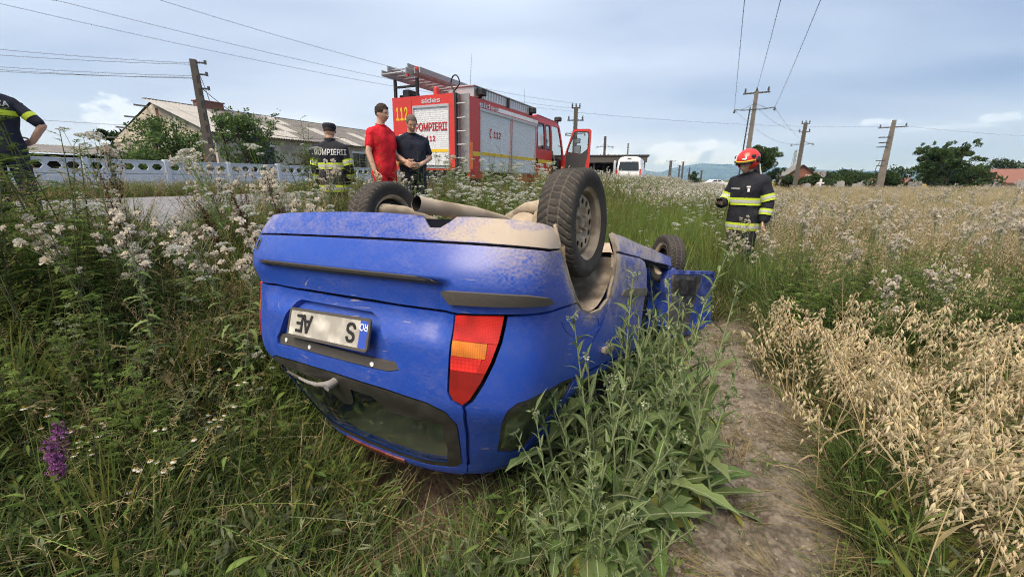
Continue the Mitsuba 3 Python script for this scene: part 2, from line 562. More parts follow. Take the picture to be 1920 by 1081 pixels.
material('mat_car_paint', paint_color, rough=paint_rough, spec=0.5, clear=0.25)
material('mat_underbody', mottled((0.13, 0.105, 0.08), (0.36, 0.30, 0.225), 9, 4, .3, .62), rough=0.95, spec=0.15, bump=lambda p, n, uv: fbm(p.x * 60, p.y * 60, p.z * 60, 3), bump_h=0.006)
material('mat_dusty_steel', mottled((0.20, 0.165, 0.125), (0.36, 0.30, 0.225), 14, 3), rough=0.8, spec=0.25)
material('mat_exhaust', mottled((0.24, 0.195, 0.145), (0.40, 0.335, 0.26), 10, 3), rough=0.75, spec=0.2)
material('mat_pipe_inside', (0.012, 0.011, 0.010), rough=0.9)


def tyre_color(p, n, uv):
    f = fbm(p.x * 18, p.y * 18, p.z * 18, 4)
    return mix((0.022, 0.022, 0.022), (0.17, 0.15, 0.125), sstep(0.38, 0.75, f))


def tread_color(p, n, uv):
    f = fbm(p.x * 18, p.y * 18, p.z * 18, 4)
    return mix(mix((0.022, 0.022, 0.023), (0.06, 0.055, 0.05), f), (0.20, 0.175, 0.14), uv.x * 0.4)


material('mat_tyre', tyre_color, rough=0.85, spec=0.25)
material('mat_trim', lambda p, n, uv: mix((0.028, 0.028, 0.03), (0.19, 0.17, 0.14), 0.25 + 0.75 * car_dust(p)), rough=0.6, spec=0.35)
material('mat_seam', (0.006, 0.007, 0.012), rough=0.9, spec=0.1)
material('mat_frit', lambda p, n, uv: mix((0.012, 0.012, 0.013), (0.10, 0.095, 0.085), 0.15 + 0.3 * sstep(.30, .85, fbm(p.x * 16, p.y * 16, p.z * 16, 3))), rough=0.35, spec=0.5)
material('mat_wiper', (0.20, 0.195, 0.185), rough=0.8)
material('mat_cabin', mottled((0.010, 0.010, 0.011), (0.028, 0.028, 0.030), 20), rough=0.9)
material('mat_seat', mottled((0.07, 0.08, 0.075), (0.17, 0.19, 0.17), 22), rough=0.95)
material('mat_headliner', (0.22, 0.23, 0.21), rough=0.95)
material('mat_door_trim', mottled((0.035, 0.035, 0.037), (0.10, 0.10, 0.10), 12), rough=0.7)
scene['mat_car_glass'] = {'type': 'thindielectric', 'int_ior': 1.5, 'specular_transmittance': C(0.74, 0.82, 0.77)}


def dotted(a, b, k):
    def fn(p, n, uv):
        x, y, z = car_local(p)
        g = dr.abs(dr.sin(y * k)) * dr.abs(dr.sin(z * k))
        return mix(a, b, sstep(0.25, 0.8, g)) * (0.65 + 0.7 * fbm(y * 22, z * 22, 0.0, 2))
    return fn


material('mat_lamp_red', dotted((0.42, 0.010, 0.008), (0.56, 0.025, 0.018), 650), rough=0.22, clear=0.8)
material('mat_lamp_dark_red', dotted((0.20, 0.008, 0.007), (0.26, 0.012, 0.010), 650), rough=0.2, clear=0.8)
material('mat_lamp_clear_red', dotted((0.55, 0.02, 0.016), (0.66, 0.035, 0.03), 240), rough=0.15, clear=0.8)
material('mat_lamp_amber', dotted((0.52, 0.13, 0.012), (0.70, 0.24, 0.022), 420), rough=0.2, clear=0.8)
material('mat_brake_strip', mottled((0.10, 0.016, 0.012), (0.17, 0.05, 0.035), 30), rough=0.4, clear=0.3)
material('mat_plate_white', mottled((0.30, 0.29, 0.26), (0.55, 0.54, 0.49), 14), rough=0.6)
material('mat_plate_blue', (0.03, 0.07, 0.40), rough=0.4)
material('mat_ink', (0.012, 0.012, 0.012), rough=0.6)
material('mat_white_paint', (0.80, 0.80, 0.78), rough=0.5)
material('mat_chrome_dark', (0.14, 0.14, 0.14), rough=0.3, metal=0.6)

W_CAR = TW(CAR)
car = thing('overturned_car', 'blue hatchback lying upside down on its roof in the roadside ditch, wheels in the air', 'car')


def carpart(name, mesh, mat, parent=None, **kw):
    kw.setdefault('smooth', 32)
    return obj(name, mesh, mat, parent or car, to_world=W_CAR, **kw)


def poly(pts):
    p = sg.Polygon(pts)
    return p if p.is_valid else p.buffer(0)


def yz(pts, sgn=1):
    return [(sgn * Qy(y, z), z) for y, z in pts]


def xz(pts, sgn=1):
    return [(sgn * Qx(x, z), z) for x, z in pts]


def rounded(p, r):
    return p.buffer(-r).buffer(2 * r).buffer(-r)


GAP = .002
# --- rear bumper: a lower valance, a groove, an upper shell with a step to the tailgate
ARCH_L = [(-.43, .30), (-.425, .385), (-.36, .445), (-.31, .495), (-.205, .578)]


def bumper_half(z0, z1, sgn):
    return [(sgn * Qx(x, z), z) for x, z in ARCH_L if z0 <= z <= z1]


low = [(-Qx(-.46, .30), .30), (-Qx(-.425, .383), .383)] + [(q, .392) for q in np.linspace(-.9, .9, 15)] + [(Qx(-.425, .383), .383), (Qx(-.455, .312), .312), (Qx(-.5, .305), .305)]
low += [(.742, .302), (.60, .300), (.535, .302), (.515, .322), (.485, .343), (.44, .343), (.415, .320), (.395, .300), (.2, .291), (0, .288), (-.3, .288), (-.55, .289), (-.70, .292)]
low = poly(low)
carpart('bumper_valance', patch(low.buffer(-GAP), .02, S, .016, edge=.012), 'mat_car_paint', label='dusty lower strip of the rear bumper with a cutout for the exhaust')
up = [(-q, z) for q, z in bumper_half(.384, .60, 1)] + [(-Qx(-.371, .595), .595), (-Qx(-.527, .612), .612)] + yz([(-.745, .620), (-.60, .631)])
up += [(q, .628 if abs(q) < .3 else .631) for q in np.linspace(-.52, .52, 11)] + yz([(.60, .631), (.745, .620)])
up += [(Qx(-.527, .612), .612), (Qx(-.371, .595), .595)] + bumper_half(.384, .60, 1)[::-1] + [(q, .398) for q in np.linspace(.9, -.9, 15)]
up = poly(up)
fog = sg.Point(-Qy(.655, .445) - .0, .445).buffer(1.0)
fog = shapely.affinity.scale(fog, .020, .026, origin=(-Qy(.655, .445), .445))
carpart('bumper', patch(up.difference(fog).buffer(-GAP), .013, S, .016, edge=.012), 'mat_car_paint', smooth=50)
carpart('fog_lamp_ring', patch(fog.buffer(.004).difference(fog.buffer(-.004)), .008, S, .012, .003, edge=.004), 'mat_chrome_dark')
carpart('fog_lamp_socket', patch(fog.buffer(.01), .01, S, 0, -.03, edge=.006), 'mat_seam')
groove = poly([(-.99, .383), (.99, .383), (.99, .402), (-.99, .402)])
carpart('bumper_groove', patch(groove, .02, S, 0, -.007, edge=.02), 'mat_seam')
lip = poly([(-.555, .521), (-.50, .517), (.44, .517), (.505, .523), (.53, .536), (.47, .541), (-.50, .541), (-.555, .538)])


def S_lip(q, z):
    P, N = S(q, z)
    return P, N


carpart('bumper_step_strip', patch(lip, .008, S_lip, .004, .0025, edge=.006), 'mat_trim')
backing = poly([(-1.2, .30), (1.2, .30), (1.2, .66), (-1.2, .66)]).difference(poly(xz([(-.46, .25), (-.46, .40), (-.25, .58), (0, .62), (.3, .62), (.4, .2)], 1))).difference(poly(xz([(-.46, .25), (-.46, .40), (-.25, .58), (0, .62), (.3, .62), (.4, .2)], -1)))
carpart('bumper_core', patch(backing, .04, S, 0, -.022, edge=.03), 'mat_seam')
for sgn in (1,):
    rub = poly([(sgn * q, z) for q, z in [(.530, .562), (.56, .556), (.686, .551), (.844, .547), (.93, .553), (.966, .572), (.90, .5775), (.863, .579), (.68, .592), (.60, .596), (.575, .598)]])
    carpart('rub_strip', patch(rub, .008, S, .02, .013, edge=.006), 'mat_trim', label='dark grey plastic rubbing strip round the rear corner of the bumper')

# --- tailgate with its window, plate recess, handle strip and lamps
HATCH = [(.575, .638), (.571, .73), (.567, .842), (.563, .909), (.575, .938), (.612, .957), (.615, .972), (.566, 1.112), (.510, 1.248), (.468, 1.345), (.43, 1.374), (.3, 1.392)]
hl = yz(HATCH) + [(0, 1.396)] + [(-Qy(y, z) - .12 * (z < 1.0) - .06 * (1.0 < z < 1.2), z) for y, z in HATCH[::-1]] + [(q, .638) for q in np.linspace(-.5, .5, 9)]
GLASS = [(.286, .952), (.477, .967), (.544, .99), (.562, 1.043), (.517, 1.18), (.477, 1.282), (.44, 1.314), (.312, 1.326), (.16, 1.322)]
gl = poly(yz(GLASS) + [(0, 1.320)] + yz([(-y, z) for y, z in GLASS[::-1]]) + [(-.02, .947), (.02, .947)])
gl = rounded(gl, .02)
rec = rounded(poly([(-.30, .690), (-.27, .676), (.19, .674), (.245, .700), (.335, .815), (.365, .868), (.30, .888), (0, .892), (-.30, .896), (-.43, .905), (-.43, .87), (-.40, .84)]), .008)
hatch = poly(hl).buffer(-GAP).difference(gl.buffer(.002)).difference(rec)
carpart('tailgate', patch(hatch, .018, S, .028, edge=.012), 'mat_car_paint', smooth=50)
carpart('tailgate_shell', patch(poly(hl).buffer(.014).difference(gl.buffer(-.02)), .03, S, 0, -.032, edge=.02), 'mat_car_paint')
carpart('plate_recess', patch(rec.difference(poly([(-.46, .848), (.37, .848), (.37, .91), (-.46, .91)])), .02, S, 0, -.026, edge=.01), 'mat_car_paint')
hs = rec.intersection(poly([(-.46, .846), (.37, .846), (.37, .91), (-.46, .91)])).buffer(-.003)
carpart('handle_strip', patch(hs, .02, S, .02, -.012, edge=.01), 'mat_trim', label='dusty black strip with the plate lamps and the tailgate handle')
for q in (-.36, -.17, .22):
    carpart('strip_clip', patch(sg.Point(q, .872).buffer(.009), .006, S, .005, -.008, edge=.004), 'mat_white_paint')
# plate
pc = S_raw(np.array([-.03]), np.array([.765]))[0]
px, _ = S(np.array([-.26, .20]), np.array([.765, .765]))
pu = np.array([0.03, -1, 0.0])
pu = pu + np.array([0, 0, .035])
pu /= np.linalg.norm(pu)
pv = np.array([-.12, 0, 1.0])
pv -= pu * (pu @ pv)
pv /= np.linalg.norm(pv)
pn = np.cross(pu, pv)
po = pc + np.array([-.004, 0, 0])
plate_shape = rounded(sg.box(-.26, -.055, .26, .055), .008)
pm = plane_map(po, pu, pv)
plate = carpart('number_plate', patch(plate_shape, .05, pm, .006, edge=.02), 'mat_plate_white', smooth=False, label='white registration plate, upside down, with a blue country band')
carpart('country_band', patch(sg.box(-.256, -.051, -.212, .051), .03, pm, .001, .0012, edge=.02), 'mat_plate_blue', plate, smooth=False)


def on_plane(mesh, o, u, v, n):
    M = np.eye(4)
    M[:3, 0], M[:3, 1], M[:3, 2], M[:3, 3] = u, v, n, o
    return xf(mesh, M)


tro = meshkit.text_mesh('RO', .026, .0012)
tro.apply_translation((-(tro.bounds[0] + tro.bounds[1])[0] / 2, 0, 0))
carpart('country_code', on_plane(tro, po + pn * .0014 + pu * -.234 + pv * -.040, pu, pv, pn), 'mat_white_paint', plate, smooth=False)
ts = cat([xf(meshkit.text_mesh(ch, .072, .0015, True), mat4(None, (x, 0, 0))) for ch, x in (('S', 0.0), ('A', .285), ('E', .345))])
carpart('plate_letters', on_plane(ts, po + pn * .0014 + pu * -.195 + pv * -.036, pu, pv, pn), 'mat_ink', plate, smooth=False)
carpart('plate_frame', patch(plate_shape.buffer(.008).difference(plate_shape.buffer(-.003)), .03, pm, .008, .002, edge=.02), 'mat_trim', plate, smooth=False)
# rear window
carpart('rear_window', patch(gl, .03, S, 0, -.004, edge=.02), 'mat_car_glass', smooth=True)
g_in = rounded(poly(yz([(.20, 1.002), (.24, 1.030), (.27, 1.10), (.40, 1.24), (.40, 1.285), (.30, 1.300), (.10, 1.296), (-.10, 1.292), (-.35, 1.285), (-.42, 1.24), (-.49, 1.04), (-.45, 1.004)])), .02)
g_in = g_in.union(rounded(poly(yz([(.20, 1.06), (.50, 1.06), (.50, 1.08), (.46, 1.20), (.42, 1.285), (.2, 1.285)])), .02))
disc = shapely.affinity.scale(sg.Point(0, 0).buffer(1.0), .088, .115)
disc = shapely.affinity.translate(disc, -.005, .985)
border = gl.buffer(-.002).difference(g_in).union(disc.intersection(gl.buffer(-.002)))
carpart('window_border', patch(border, .02, S, 0, .0005, edge=.012), 'mat_frit', label='dusty black border round the rear window')


def on_S(pts, off):
    q, z = np.array(pts).T
    P, N = S(q, z)
    return P + N * np.asarray(off)[:, None] if np.ndim(off) else P + N * off


wip = carpart('wiper', tube(on_S([(.0, .985), (-.02, .984), (-.09, 1.000), (-.18, 1.012), (-.26, 1.018)], np.array([.0, .03, .032, .026, .018])), [.012, .012, .009, .007, .005], 8), 'mat_wiper', smooth=60, label='dusty rear wiper arm folded across the window')
carpart('wiper_blade', tube(on_S([(-.06, 1.022), (-.15, 1.030), (-.25, 1.030), (-.38, 1.020)], .010), .006, 6), 'mat_trim', wip, smooth=60)
carpart('wiper_pivot', tube(on_S([(.0, .985), (.0, .985)], np.array([-.005, .045])), .017, 12), 'mat_wiper', wip, smooth=40)
bl = rounded(poly([(-.20, 1.339), (0, 1.337), (.20, 1.339), (.185, 1.366), (0, 1.370), (-.185, 1.366)]), .006)
carpart('high_brake_light', patch(bl, .012, S, .012, .006, edge=.008), 'mat_brake_strip', label='dusty red brake light strip on the roof edge')


def lamp(sgn):
    LO = [(.586, .634), (.577, .73), (.573, .842), (.569, .909), (.583, .936), (.622, .951), (.652, .924), (.689, .862), (.723, .785), (.746, .711), (.762, .622)]
    if sgn < 0:
        LO = [(q + .12, z) for q, z in LO]
    P = poly([(sgn * q, z) for q, z in LO]).buffer(-.004)
    sl = lambda z0, z1, d=0.0: P.intersection(sg.box(-2, z0, 2, z1)).buffer(-.0008)
    t = carpart('tail_light', patch(P.buffer(.0035), .02, S, .02, -.008, edge=.01), 'mat_seam', label='tall red tail light with an amber band, pointed at its roof end' if sgn > 0 else None)
    carpart('red_lens', patch(sl(.60, .722), .015, S, .012, .004, edge=.008), 'mat_lamp_red', t)
    amber = P.intersection(poly([(sgn * (q + .12 * (sgn < 0)), z) for q, z in [(.50, .722), (.705, .722), (.700, .776), (.50, .776)]])).buffer(-.0008)
    carpart('amber_lens', patch(amber, .012, S, .012, .004, edge=.008), 'mat_lamp_amber', t)
    side = P.intersection(poly([(sgn * (q + .12 * (sgn < 0)), z) for q, z in [(.705, .722), (.90, .722), (.90, .826), (.67, .826), (.69, .776), (.700, .776)]])).buffer(-.0008)
    carpart('red_lens', patch(side, .012, S, .012, .004, edge=.008), 'mat_lamp_red', t)
    clear = P.intersection(poly([(sgn * (q + .12 * (sgn < 0)), z) for q, z in [(.50, .776), (.690, .776), (.672, .826), (.50, .826)]])).buffer(-.0008)
    carpart('reflector_lens', patch(clear, .012, S, .012, .0045, edge=.008), 'mat_lamp_clear_red', t)
    carpart('red_lens', patch(sl(.826, .99), .012, S, .012, .004, edge=.008), 'mat_lamp_dark_red', t)


lamp(1)
lamp(-1)


# --- sides
def arch_poly(cx, r, zc=.285):
    return [(cx + r * math.cos(a), zc + r * math.sin(a)) for a in np.linspace(math.pi, 0, 25)]


def side(sgn, opened):
    q = lambda pts: xz(pts, sgn)
    # wheel arch hole
    hole = poly(q([(-.46, .20), (-.43, .30), (-.425, .385), (-.36, .445), (-.31, .497), (-.21, .572), (-.13, .612), (-.01, .634), (.12, .624), (.205, .575), (.25, .467), (.275, .36), (.31, .26), (.32, .2)]))
    tail = [(.625, .957), (.656, .930), (.693, .868), (.728, .790), (.752, .715), (.768, .628)]
    Q = [(sgn * (a + .12 * (sgn < 0)), z) for a, z in tail] + q([(-.527, .617), (-.371, .600), (-.205, .585), (-.13, .612), (-.01, .634), (.12, .624), (.205, .580), (.232, .60), (.233, .629), (.142, .702), (.045, .767), (-.01, .83), (-.03, .90), (-.055, 1.10), (-.075, 1.305)])
    seam = [(.472, 1.345), (.514, 1.248), (.571, 1.112), (.619, .974)]
    Q += [(sgn * Qx(-.20, 1.312), 1.312), (sgn * (Qy(.474, 1.345) + .02), 1.335)] + [(sgn * (Qy(y, z) + .004), z) for y, z in seam]
    QP = poly(Q)
    qw = rounded(poly(q([(-.375, 1.205), (-.53, 1.03), (-.57, .95), (-.545, .922), (-.457, .90), (-.25, .895), (-.085, .905), (-.11, 1.10), (-.13, 1.265), (-.25, 1.245)])), .012)
    carpart('quarter_panel', patch(QP.buffer(-GAP).difference(qw), .02, S, .018, edge=.012), 'mat_car_paint', smooth=50)
    carpart('quarter_window', patch(qw.buffer(.004), .03, S, 0, -.008, edge=.02), 'mat_car_glass', smooth=True)
    carpart('window_seal', patch(qw.buffer(.003).difference(qw.buffer(-.018)), .012, S, .004, -.005, edge=.012), 'mat_frit')
    # crease of the fuel flap
    flap = poly(q([(-.30, .66)] + [(-.05 + .29 * math.cos(a), .62 + .11 * math.sin(a)) for a in np.linspace(2.9, .9, 14)] + [(.10, .66), (-.1, .645)]))
    carpart('swage_line', patch(flap.exterior.buffer(.003).intersection(sg.box(-9, .625, 9, .80)), .004, S, .004, .003, edge=.006), 'mat_car_paint')
    # rear door
    DR = poly(q([(.262, .57), (.285, .45), (.305, .340), (.86, .334), (.955, .345), (1.010, .40), (1.040, .50), (1.045, .70), (1.035, .93), (-.022, .905), (-.002, .835), (.053, .772), (.150, .707), (.241, .634)]))
    door = carpart('rear_door', patch(DR.buffer(-GAP), .025, S, .03, edge=.015), 'mat_car_paint', label='dusty rear door behind the open front door' if opened else None, smooth=50)
    md = poly(q([(.425, .560), (.475, .528), (.60, .521), (1.028, .519), (1.030, .566), (.60, .566)]))
    carpart('rub_strip', patch(md, .01, S, .012, .010, edge=.008), 'mat_trim', door, label='dusty rubbing strip across the rear door')
    hd = rounded(poly(q([(.20, .815), (.36, .815), (.36, .845), (.20, .845)])), .01)
    carpart('door_handle', patch(hd, .008, S, .02, .02, edge=.006), 'mat_dusty_steel', door, smooth=40)
    fr = poly(q([(-.018, .915), (1.03, .938), (.98, 1.30), (-.07, 1.30)]))
    dw = rounded(poly(q([(.015, .955), (.985, .972), (.93, 1.265), (-.02, 1.265)])), .015)
    carpart('window_frame', patch(fr.buffer(-GAP).difference(dw), .03, S, .02, edge=.02), 'mat_car_paint', door)
    carpart('door_window', patch(dw.buffer(.006), .05, S, 0, -.008, edge=.03), 'mat_car_glass', door, smooth=True)
    # sill, front wing, pillars
    sill = poly(q([(.325, .235), (.330, .330), (.86, .326), (2.10, .318), (2.18, .235)]))
    carpart('sill', patch(sill, .03, lambda a, b: (lambda PN: (PN[0] + PN[1] * (0.02 * (meshkit.fbm(np.stack([a * 3, b * 6, 0 * a], -1), 3) - .5))[:, None], PN[1]))(S(a, b)), .02, edge=.02), 'mat_car_paint')
    carpart('sill_seam', patch(poly(q([(.30, .26), (2.15, .26), (2.15, .35), (.30, .35)])), .06, S, 0, -.02, edge=.04), 'mat_seam')
    wing = poly(q([(2.13, .33), (2.16, .93), (2.85, .80), (3.0, .62), (3.0, .33)] + [(2.61 + .33 * math.cos(a), .29 + .33 * math.sin(a)) for a in np.linspace(.1, math.pi - .1, 20)]))
    carpart('front_wing', patch(wing.buffer(-GAP), .04, S, .02, edge=.03), 'mat_car_paint')
    carpart('door_pillar', patch(poly(q([(.99, .32), (1.12, .32), (1.12, 1.31), (.93, 1.31)])), .04, S, .06, -.035, edge=.03), 'mat_car_paint')
    carpart('windscreen_pillar', patch(poly(q([(2.05, .30), (2.14, .30), (2.14, .93), (1.25, 1.31), (1.17, 1.31), (2.02, .94)])), .04, S, .06, -.02, edge=.03), 'mat_car_paint')
    # liner of the rear wheel arch: a half drum
    v = []
    for yy in (.845, .70, .56, .40):
        v.append([(-.02 + (.335 - .01 * (yy < .8)) * math.cos(a), sgn * yy, .285 + (.335 + .005) * math.sin(a)) for a in np.linspace(.24, math.pi - .24, 30)])
    V = np.array(v)
    V[0, :, 1] = sgn * .825
    n_, k_ = V.shape[:2]
    i, j = np.meshgrid(np.arange(n_ - 1), np.arange(k_ - 1), indexing='ij')
    a = i * k_ + j
    F = np.vstack([np.stack([a, a + 1, a + k_], -1).reshape(-1, 3), np.stack([a + 1, a + k_ + 1, a + k_], -1).reshape(-1, 3)])
    capv = np.vstack([V[-1], [[-.02, sgn * .40, .36]]])
    capf = np.array([[m_, m_ + 1, k_] for m_ in range(k_ - 1)])
    carpart('arch_liner', cat(trimesh.Trimesh(V.reshape(-1, 3), F, process=False), trimesh.Trimesh(capv, capf, process=False)), 'mat_underbody', label='muddy brown liner of the rear wheel arch' if sgn > 0 else None)
    rim_ = hole.exterior.intersection(sg.box(-9, .30, 9, .9)).buffer(.004)
    carpart('arch_lip', patch(rim_, .006, S, .010, .002, edge=.01), 'mat_dusty_steel' if sgn > 0 else 'mat_car_paint')
    if not opened:
        FD = poly(q([(1.055, .345), (2.10, .335), (2.135, .92), (1.05, .93)]))
        carpart('front_door', patch(FD.buffer(-GAP), .05, S, .03, edge=.03), 'mat_car_paint')
    # front door opening: inner sill and step
    carpart('door_step', box(.98, 2.1, *sorted((sgn * .60, sgn * .79)), .26, .33, .01), 'mat_car_paint', smooth=False)


side(1, True)
side(-1, False)
roof = poly([(-3.2, 1.302), (3.2, 1.302), (3.2, 1.424), (-3.2, 1.424)])
rm = patch(roof.difference(poly(hl).buffer(.003)).difference(gl), .05, S, .01, edge=.04)
carpart('roof', cat(rm, patch(poly([(p[0], p[1]) for p in half_outline(1.4245)] + [(p[0], -p[1]) for p in half_outline(1.4245)[::-1]]).buffer(.01), .1, plane_map((0, 0, 1.4247), (1, 0, 0), (0, 1, 0)), edge=.08)), 'mat_car_paint')
QF = [float(np.interp(0, [0, 1], [0, 1]))]


def qfront(z):
    k = int(np.argmin(abs(ZG - z)))
    yy = _tab[k, :, 1]
    return float(QG[np.argmax((QG > 1.5) & (yy < .01))])


nose = [(Qx(3.0, z), z) for z in np.linspace(.26, .62, 5)] + [(Qx(2.85, .80), .80), (Qx(2.18, .93), .93)] + [(qfront(z), z) for z in np.linspace(.93, .26, 9)]
for sgn in (1, -1):
    carpart('nose_panel', patch(poly([(sgn * a, b) for a, b in nose]), .07, S, .02, edge=.05), 'mat_car_paint')
    wsc = [(Qx(2.03, .955), .955), (Qx(1.30, 1.30), 1.30)] + [(qfront(z), z) for z in np.linspace(1.30, .955, 6)]
    carpart('windscreen', patch(poly([(sgn * a, b) for a, b in wsc]), .08, S, 0, -.01, edge=.06), 'mat_car_glass', smooth=True)

# --- the floor seen from above, axle, exhaust, tank
ol = half_outline(.262)
fo = poly([(p[0], p[1]) for p in ol] + [(p[0], -p[1]) for p in ol[::-1]]).buffer(-.012)
for cx in (-.02, 2.61):
    for sgn in (1, -1):
        fo = fo.difference(sg.box(cx - .335, *sorted((sgn * .42, sgn * .95))[:1], cx + .335, sorted((sgn * .42, sgn * .95))[1]))


def floor_map(a, b):
    z = .355 - .05 * sm(.5, .9, a)
    z = z - .030 * np.exp(-((b) / .16) ** 2) * (a > .5) + .02 * np.sin(a * 14) * (np.abs(b) > .2) * .35
    z = z - .05 * sm(.45, .75, a) * sm(2.3, 1.9, a) * (np.abs(b) < .78)
    z = z + .03 * (meshkit.fbm(np.stack([a * 5, b * 5, 0 * a], -1), 3) - .5)
    return np.stack([a, b, z], -1), np.tile([0, 0, -1.0], (len(a), 1))


carpart('floor_pan', patch(fo, .04, floor_map, 0, edge=.04), 'mat_underbody', label='mud coated floor of the car facing the sky')
tank = m3.Manifold.batch_hull([m3.Manifold.sphere(.06, 16).translate((x, y, .25)) for x in (.42, .80) for y in (-.48, .12)])
carpart('fuel_tank', tank, 'mat_underbody', smooth=50)
carpart('exhaust', cat(tube([(-.665, .375, .262), (-.58, .390, .262), (-.40, .44, .258), (-.22, .455, .262), (-.05, .44, .265)], [.029, .029, .030, .031, .032], 20, cap=False),
                       tube([(-.05, .44, .265), (.02, .43, .262), (.05, .42, .26), (.42, .36, .255), (.45, .35, .255), (.6, .2, .25), (1.2, .05, .24), (2.3, .02, .24)], [.032, .035, .085, .085, .035, .03, .03, .03], 18)),
        'mat_exhaust', smooth=45, label='dusty exhaust pipe sticking out over the bumper')
carpart('pipe_mouth', cat(tube([(-.664, .3752, .262), (-.55, .396, .262)], [.0265, .026], 20, cap=False), xf(lathe([(0, 0), (.0265, 0)], 20), mat4(Rot.from_euler('y', 90, degrees=True).as_matrix(), (-.60, .387, .262)))), 'mat_pipe_inside', smooth=45)
axle = []
for sgn in (1, -1):
    H = m3.Manifold.batch_hull
    b = lambda x, y, z, r: m3.Manifold.sphere(r, 12).translate((x, sgn * y, z))
    if sgn > 0:
        arm = H([b(.04, .57, .150, .04), b(.18, .36, .135, .034)]) + H([b(.18, .36, .135, .034), b(.33, .12, .200, .038)]) + H([b(.33, .12, .200, .038), b(.46, -.10, .275, .045)])
    else:
        arm = H([b(.0, .53, .175, .045), b(.10, .46, .165, .036)]) + H([b(.10, .46, .165, .036), b(.26, .36, .215, .04)]) + H([b(.26, .36, .215, .04), b(.46, .20, .285, .045)])
    arm = arm + H([b(.0, .60, .24, .05), b(.02, .54, .21, .05)])
    drum = m3.Manifold.cylinder(.07, .105, .11, 28, True).rotate((90, 0, 0)).translate((0, sgn * .585, .27))
    axle.append(arm + drum)
    spring = [(.12 + .055 * math.cos(a), sgn * .45 + .055 * math.sin(a), .24 + .012 * a) for a in np.linspace(0, 14, 60)]
    carpart('spring', tube(spring, .008, 6), 'mat_dusty_steel', smooth=50)
    carpart('brake_hose', tube([(.30, sgn * .47, .20), (.22, sgn * .40, .19), (.10, sgn * .34, .23), (.02, sgn * .36, .27), (-.05, sgn * .42, .29)], .009, 6), 'mat_trim', smooth=50)
carpart('trailing_arm', axle[0], 'mat_dusty_steel', smooth=40)
carpart('trailing_arm', axle[1], 'mat_dusty_steel', smooth=40)
beam = np.array([(.46, y, .28) for y in np.linspace(-.24, .10, 9)])
carpart('axle_beam', tube(beam, .042, 10), 'mat_dusty_steel', smooth=50, label='dusty twist beam of the rear axle')


# --- wheels
def tyre_mesh(R=.275, rim=.182, w=.178):
    n, m_ = 300, 46
    th = np.arange(n) * 2 * np.pi / n
    u = np.linspace(-1, 1, m_)
    # profile: outer tread flat with rounded shoulders, sidewalls to the bead
    prof = []
    for t in u:
        a = abs(t)
        if a < .58:
            r, y = R - .004 * (a / .58) ** 2, t / .58 * w * .43
        else:
            k = (a - .58) / .42
            ang = k * math.pi * .5
            y = math.copysign(w * .43 + w * .085 * math.sin(min(k * 2.2, 1) * math.pi / 2) - .012 * max(0, k - .6) / .4, t)
            r = R - .004 - (R - .004 - rim) * (k ** 1.25)
        prof.append((r, y))
    prof = np.array(prof)
    r = np.tile(prof[:, 0], (n, 1))
    y = np.tile(prof[:, 1], (n, 1))
    T_, U_ = np.meshgrid(th, u, indexing='ij')
    yy = y / (w * .43)
    tread = np.abs(U_) < .66
    g = np.zeros_like(T_)
    ph = T_ * 46 / (2 * np.pi) + np.abs(yy) * 1.6
    g += (np.abs((ph % 1) - .5) > .40) * (np.abs(yy) > .22)
    g += (np.abs(np.abs(yy) - .36) < .045)
    g += (np.abs(yy) < .03)
    ph2 = T_ * 46 / (2 * np.pi) * 1.0 + .5 + yy * .4
    g += (np.abs((ph2 % 1) - .5) > .43) * (np.abs(yy) <= .30)
    g = np.clip(g, 0, 1) * tread
    r = r - .0075 * g
    V = np.stack([r * np.cos(T_), y, r * np.sin(T_)], -1).reshape(-1, 3)
    i, j = np.meshgrid(np.arange(n), np.arange(m_ - 1), indexing='ij')
    a, b = i * m_ + j, ((i + 1) % n) * m_ + j
    F = np.vstack([np.stack([a, a + 1, b], -1).reshape(-1, 3), np.stack([a + 1, b + 1, b], -1).reshape(-1, 3)])
    m = trimesh.Trimesh(V, F, process=False)
    uv = np.stack([g.ravel(), U_.ravel()], 1)
    return m, uv


TY, TYUV = tyre_mesh()
material('mat_tread', tread_color, rough=0.85, spec=0.25)
tyre_ply = mikit.ply(TY, 'mat_tread', smooth=True, uv=TYUV)


def rim_disc():
    holes = [sg.Point(.110 * math.cos(a), .110 * math.sin(a)).buffer(.0175) for a in np.arange(12) * 2 * np.pi / 12]
    P = sg.Point(0, 0).buffer(.158, 48)
    for h in holes:
        P = P.difference(h)
    P = P.difference(sg.Point(0, 0).buffer(.026))

    def fm(a, b):
        r = np.hypot(a, b)
        h = np.interp(r, [0, .03, .045, .065, .075, .088, .132, .147, .16], [.012, .012, .0, -.002, .004, .022, .024, .012, -.01])
        d = np.interp(r, [0, .03, .045, .065, .075, .088, .132, .147, .16], [0, -.4, -.6, .1, .8, .5, -.2, -.9, -1.2])
        nn = np.stack([-d * a / (r + 1e-9), 1 + 0 * a, -d * b / (r + 1e-9)], -1)
        return np.stack([a, .02 + h, b], -1), nn / np.linalg.norm(nn, axis=1, keepdims=True)

    return patch(P, .010, fm, .006, edge=.007)


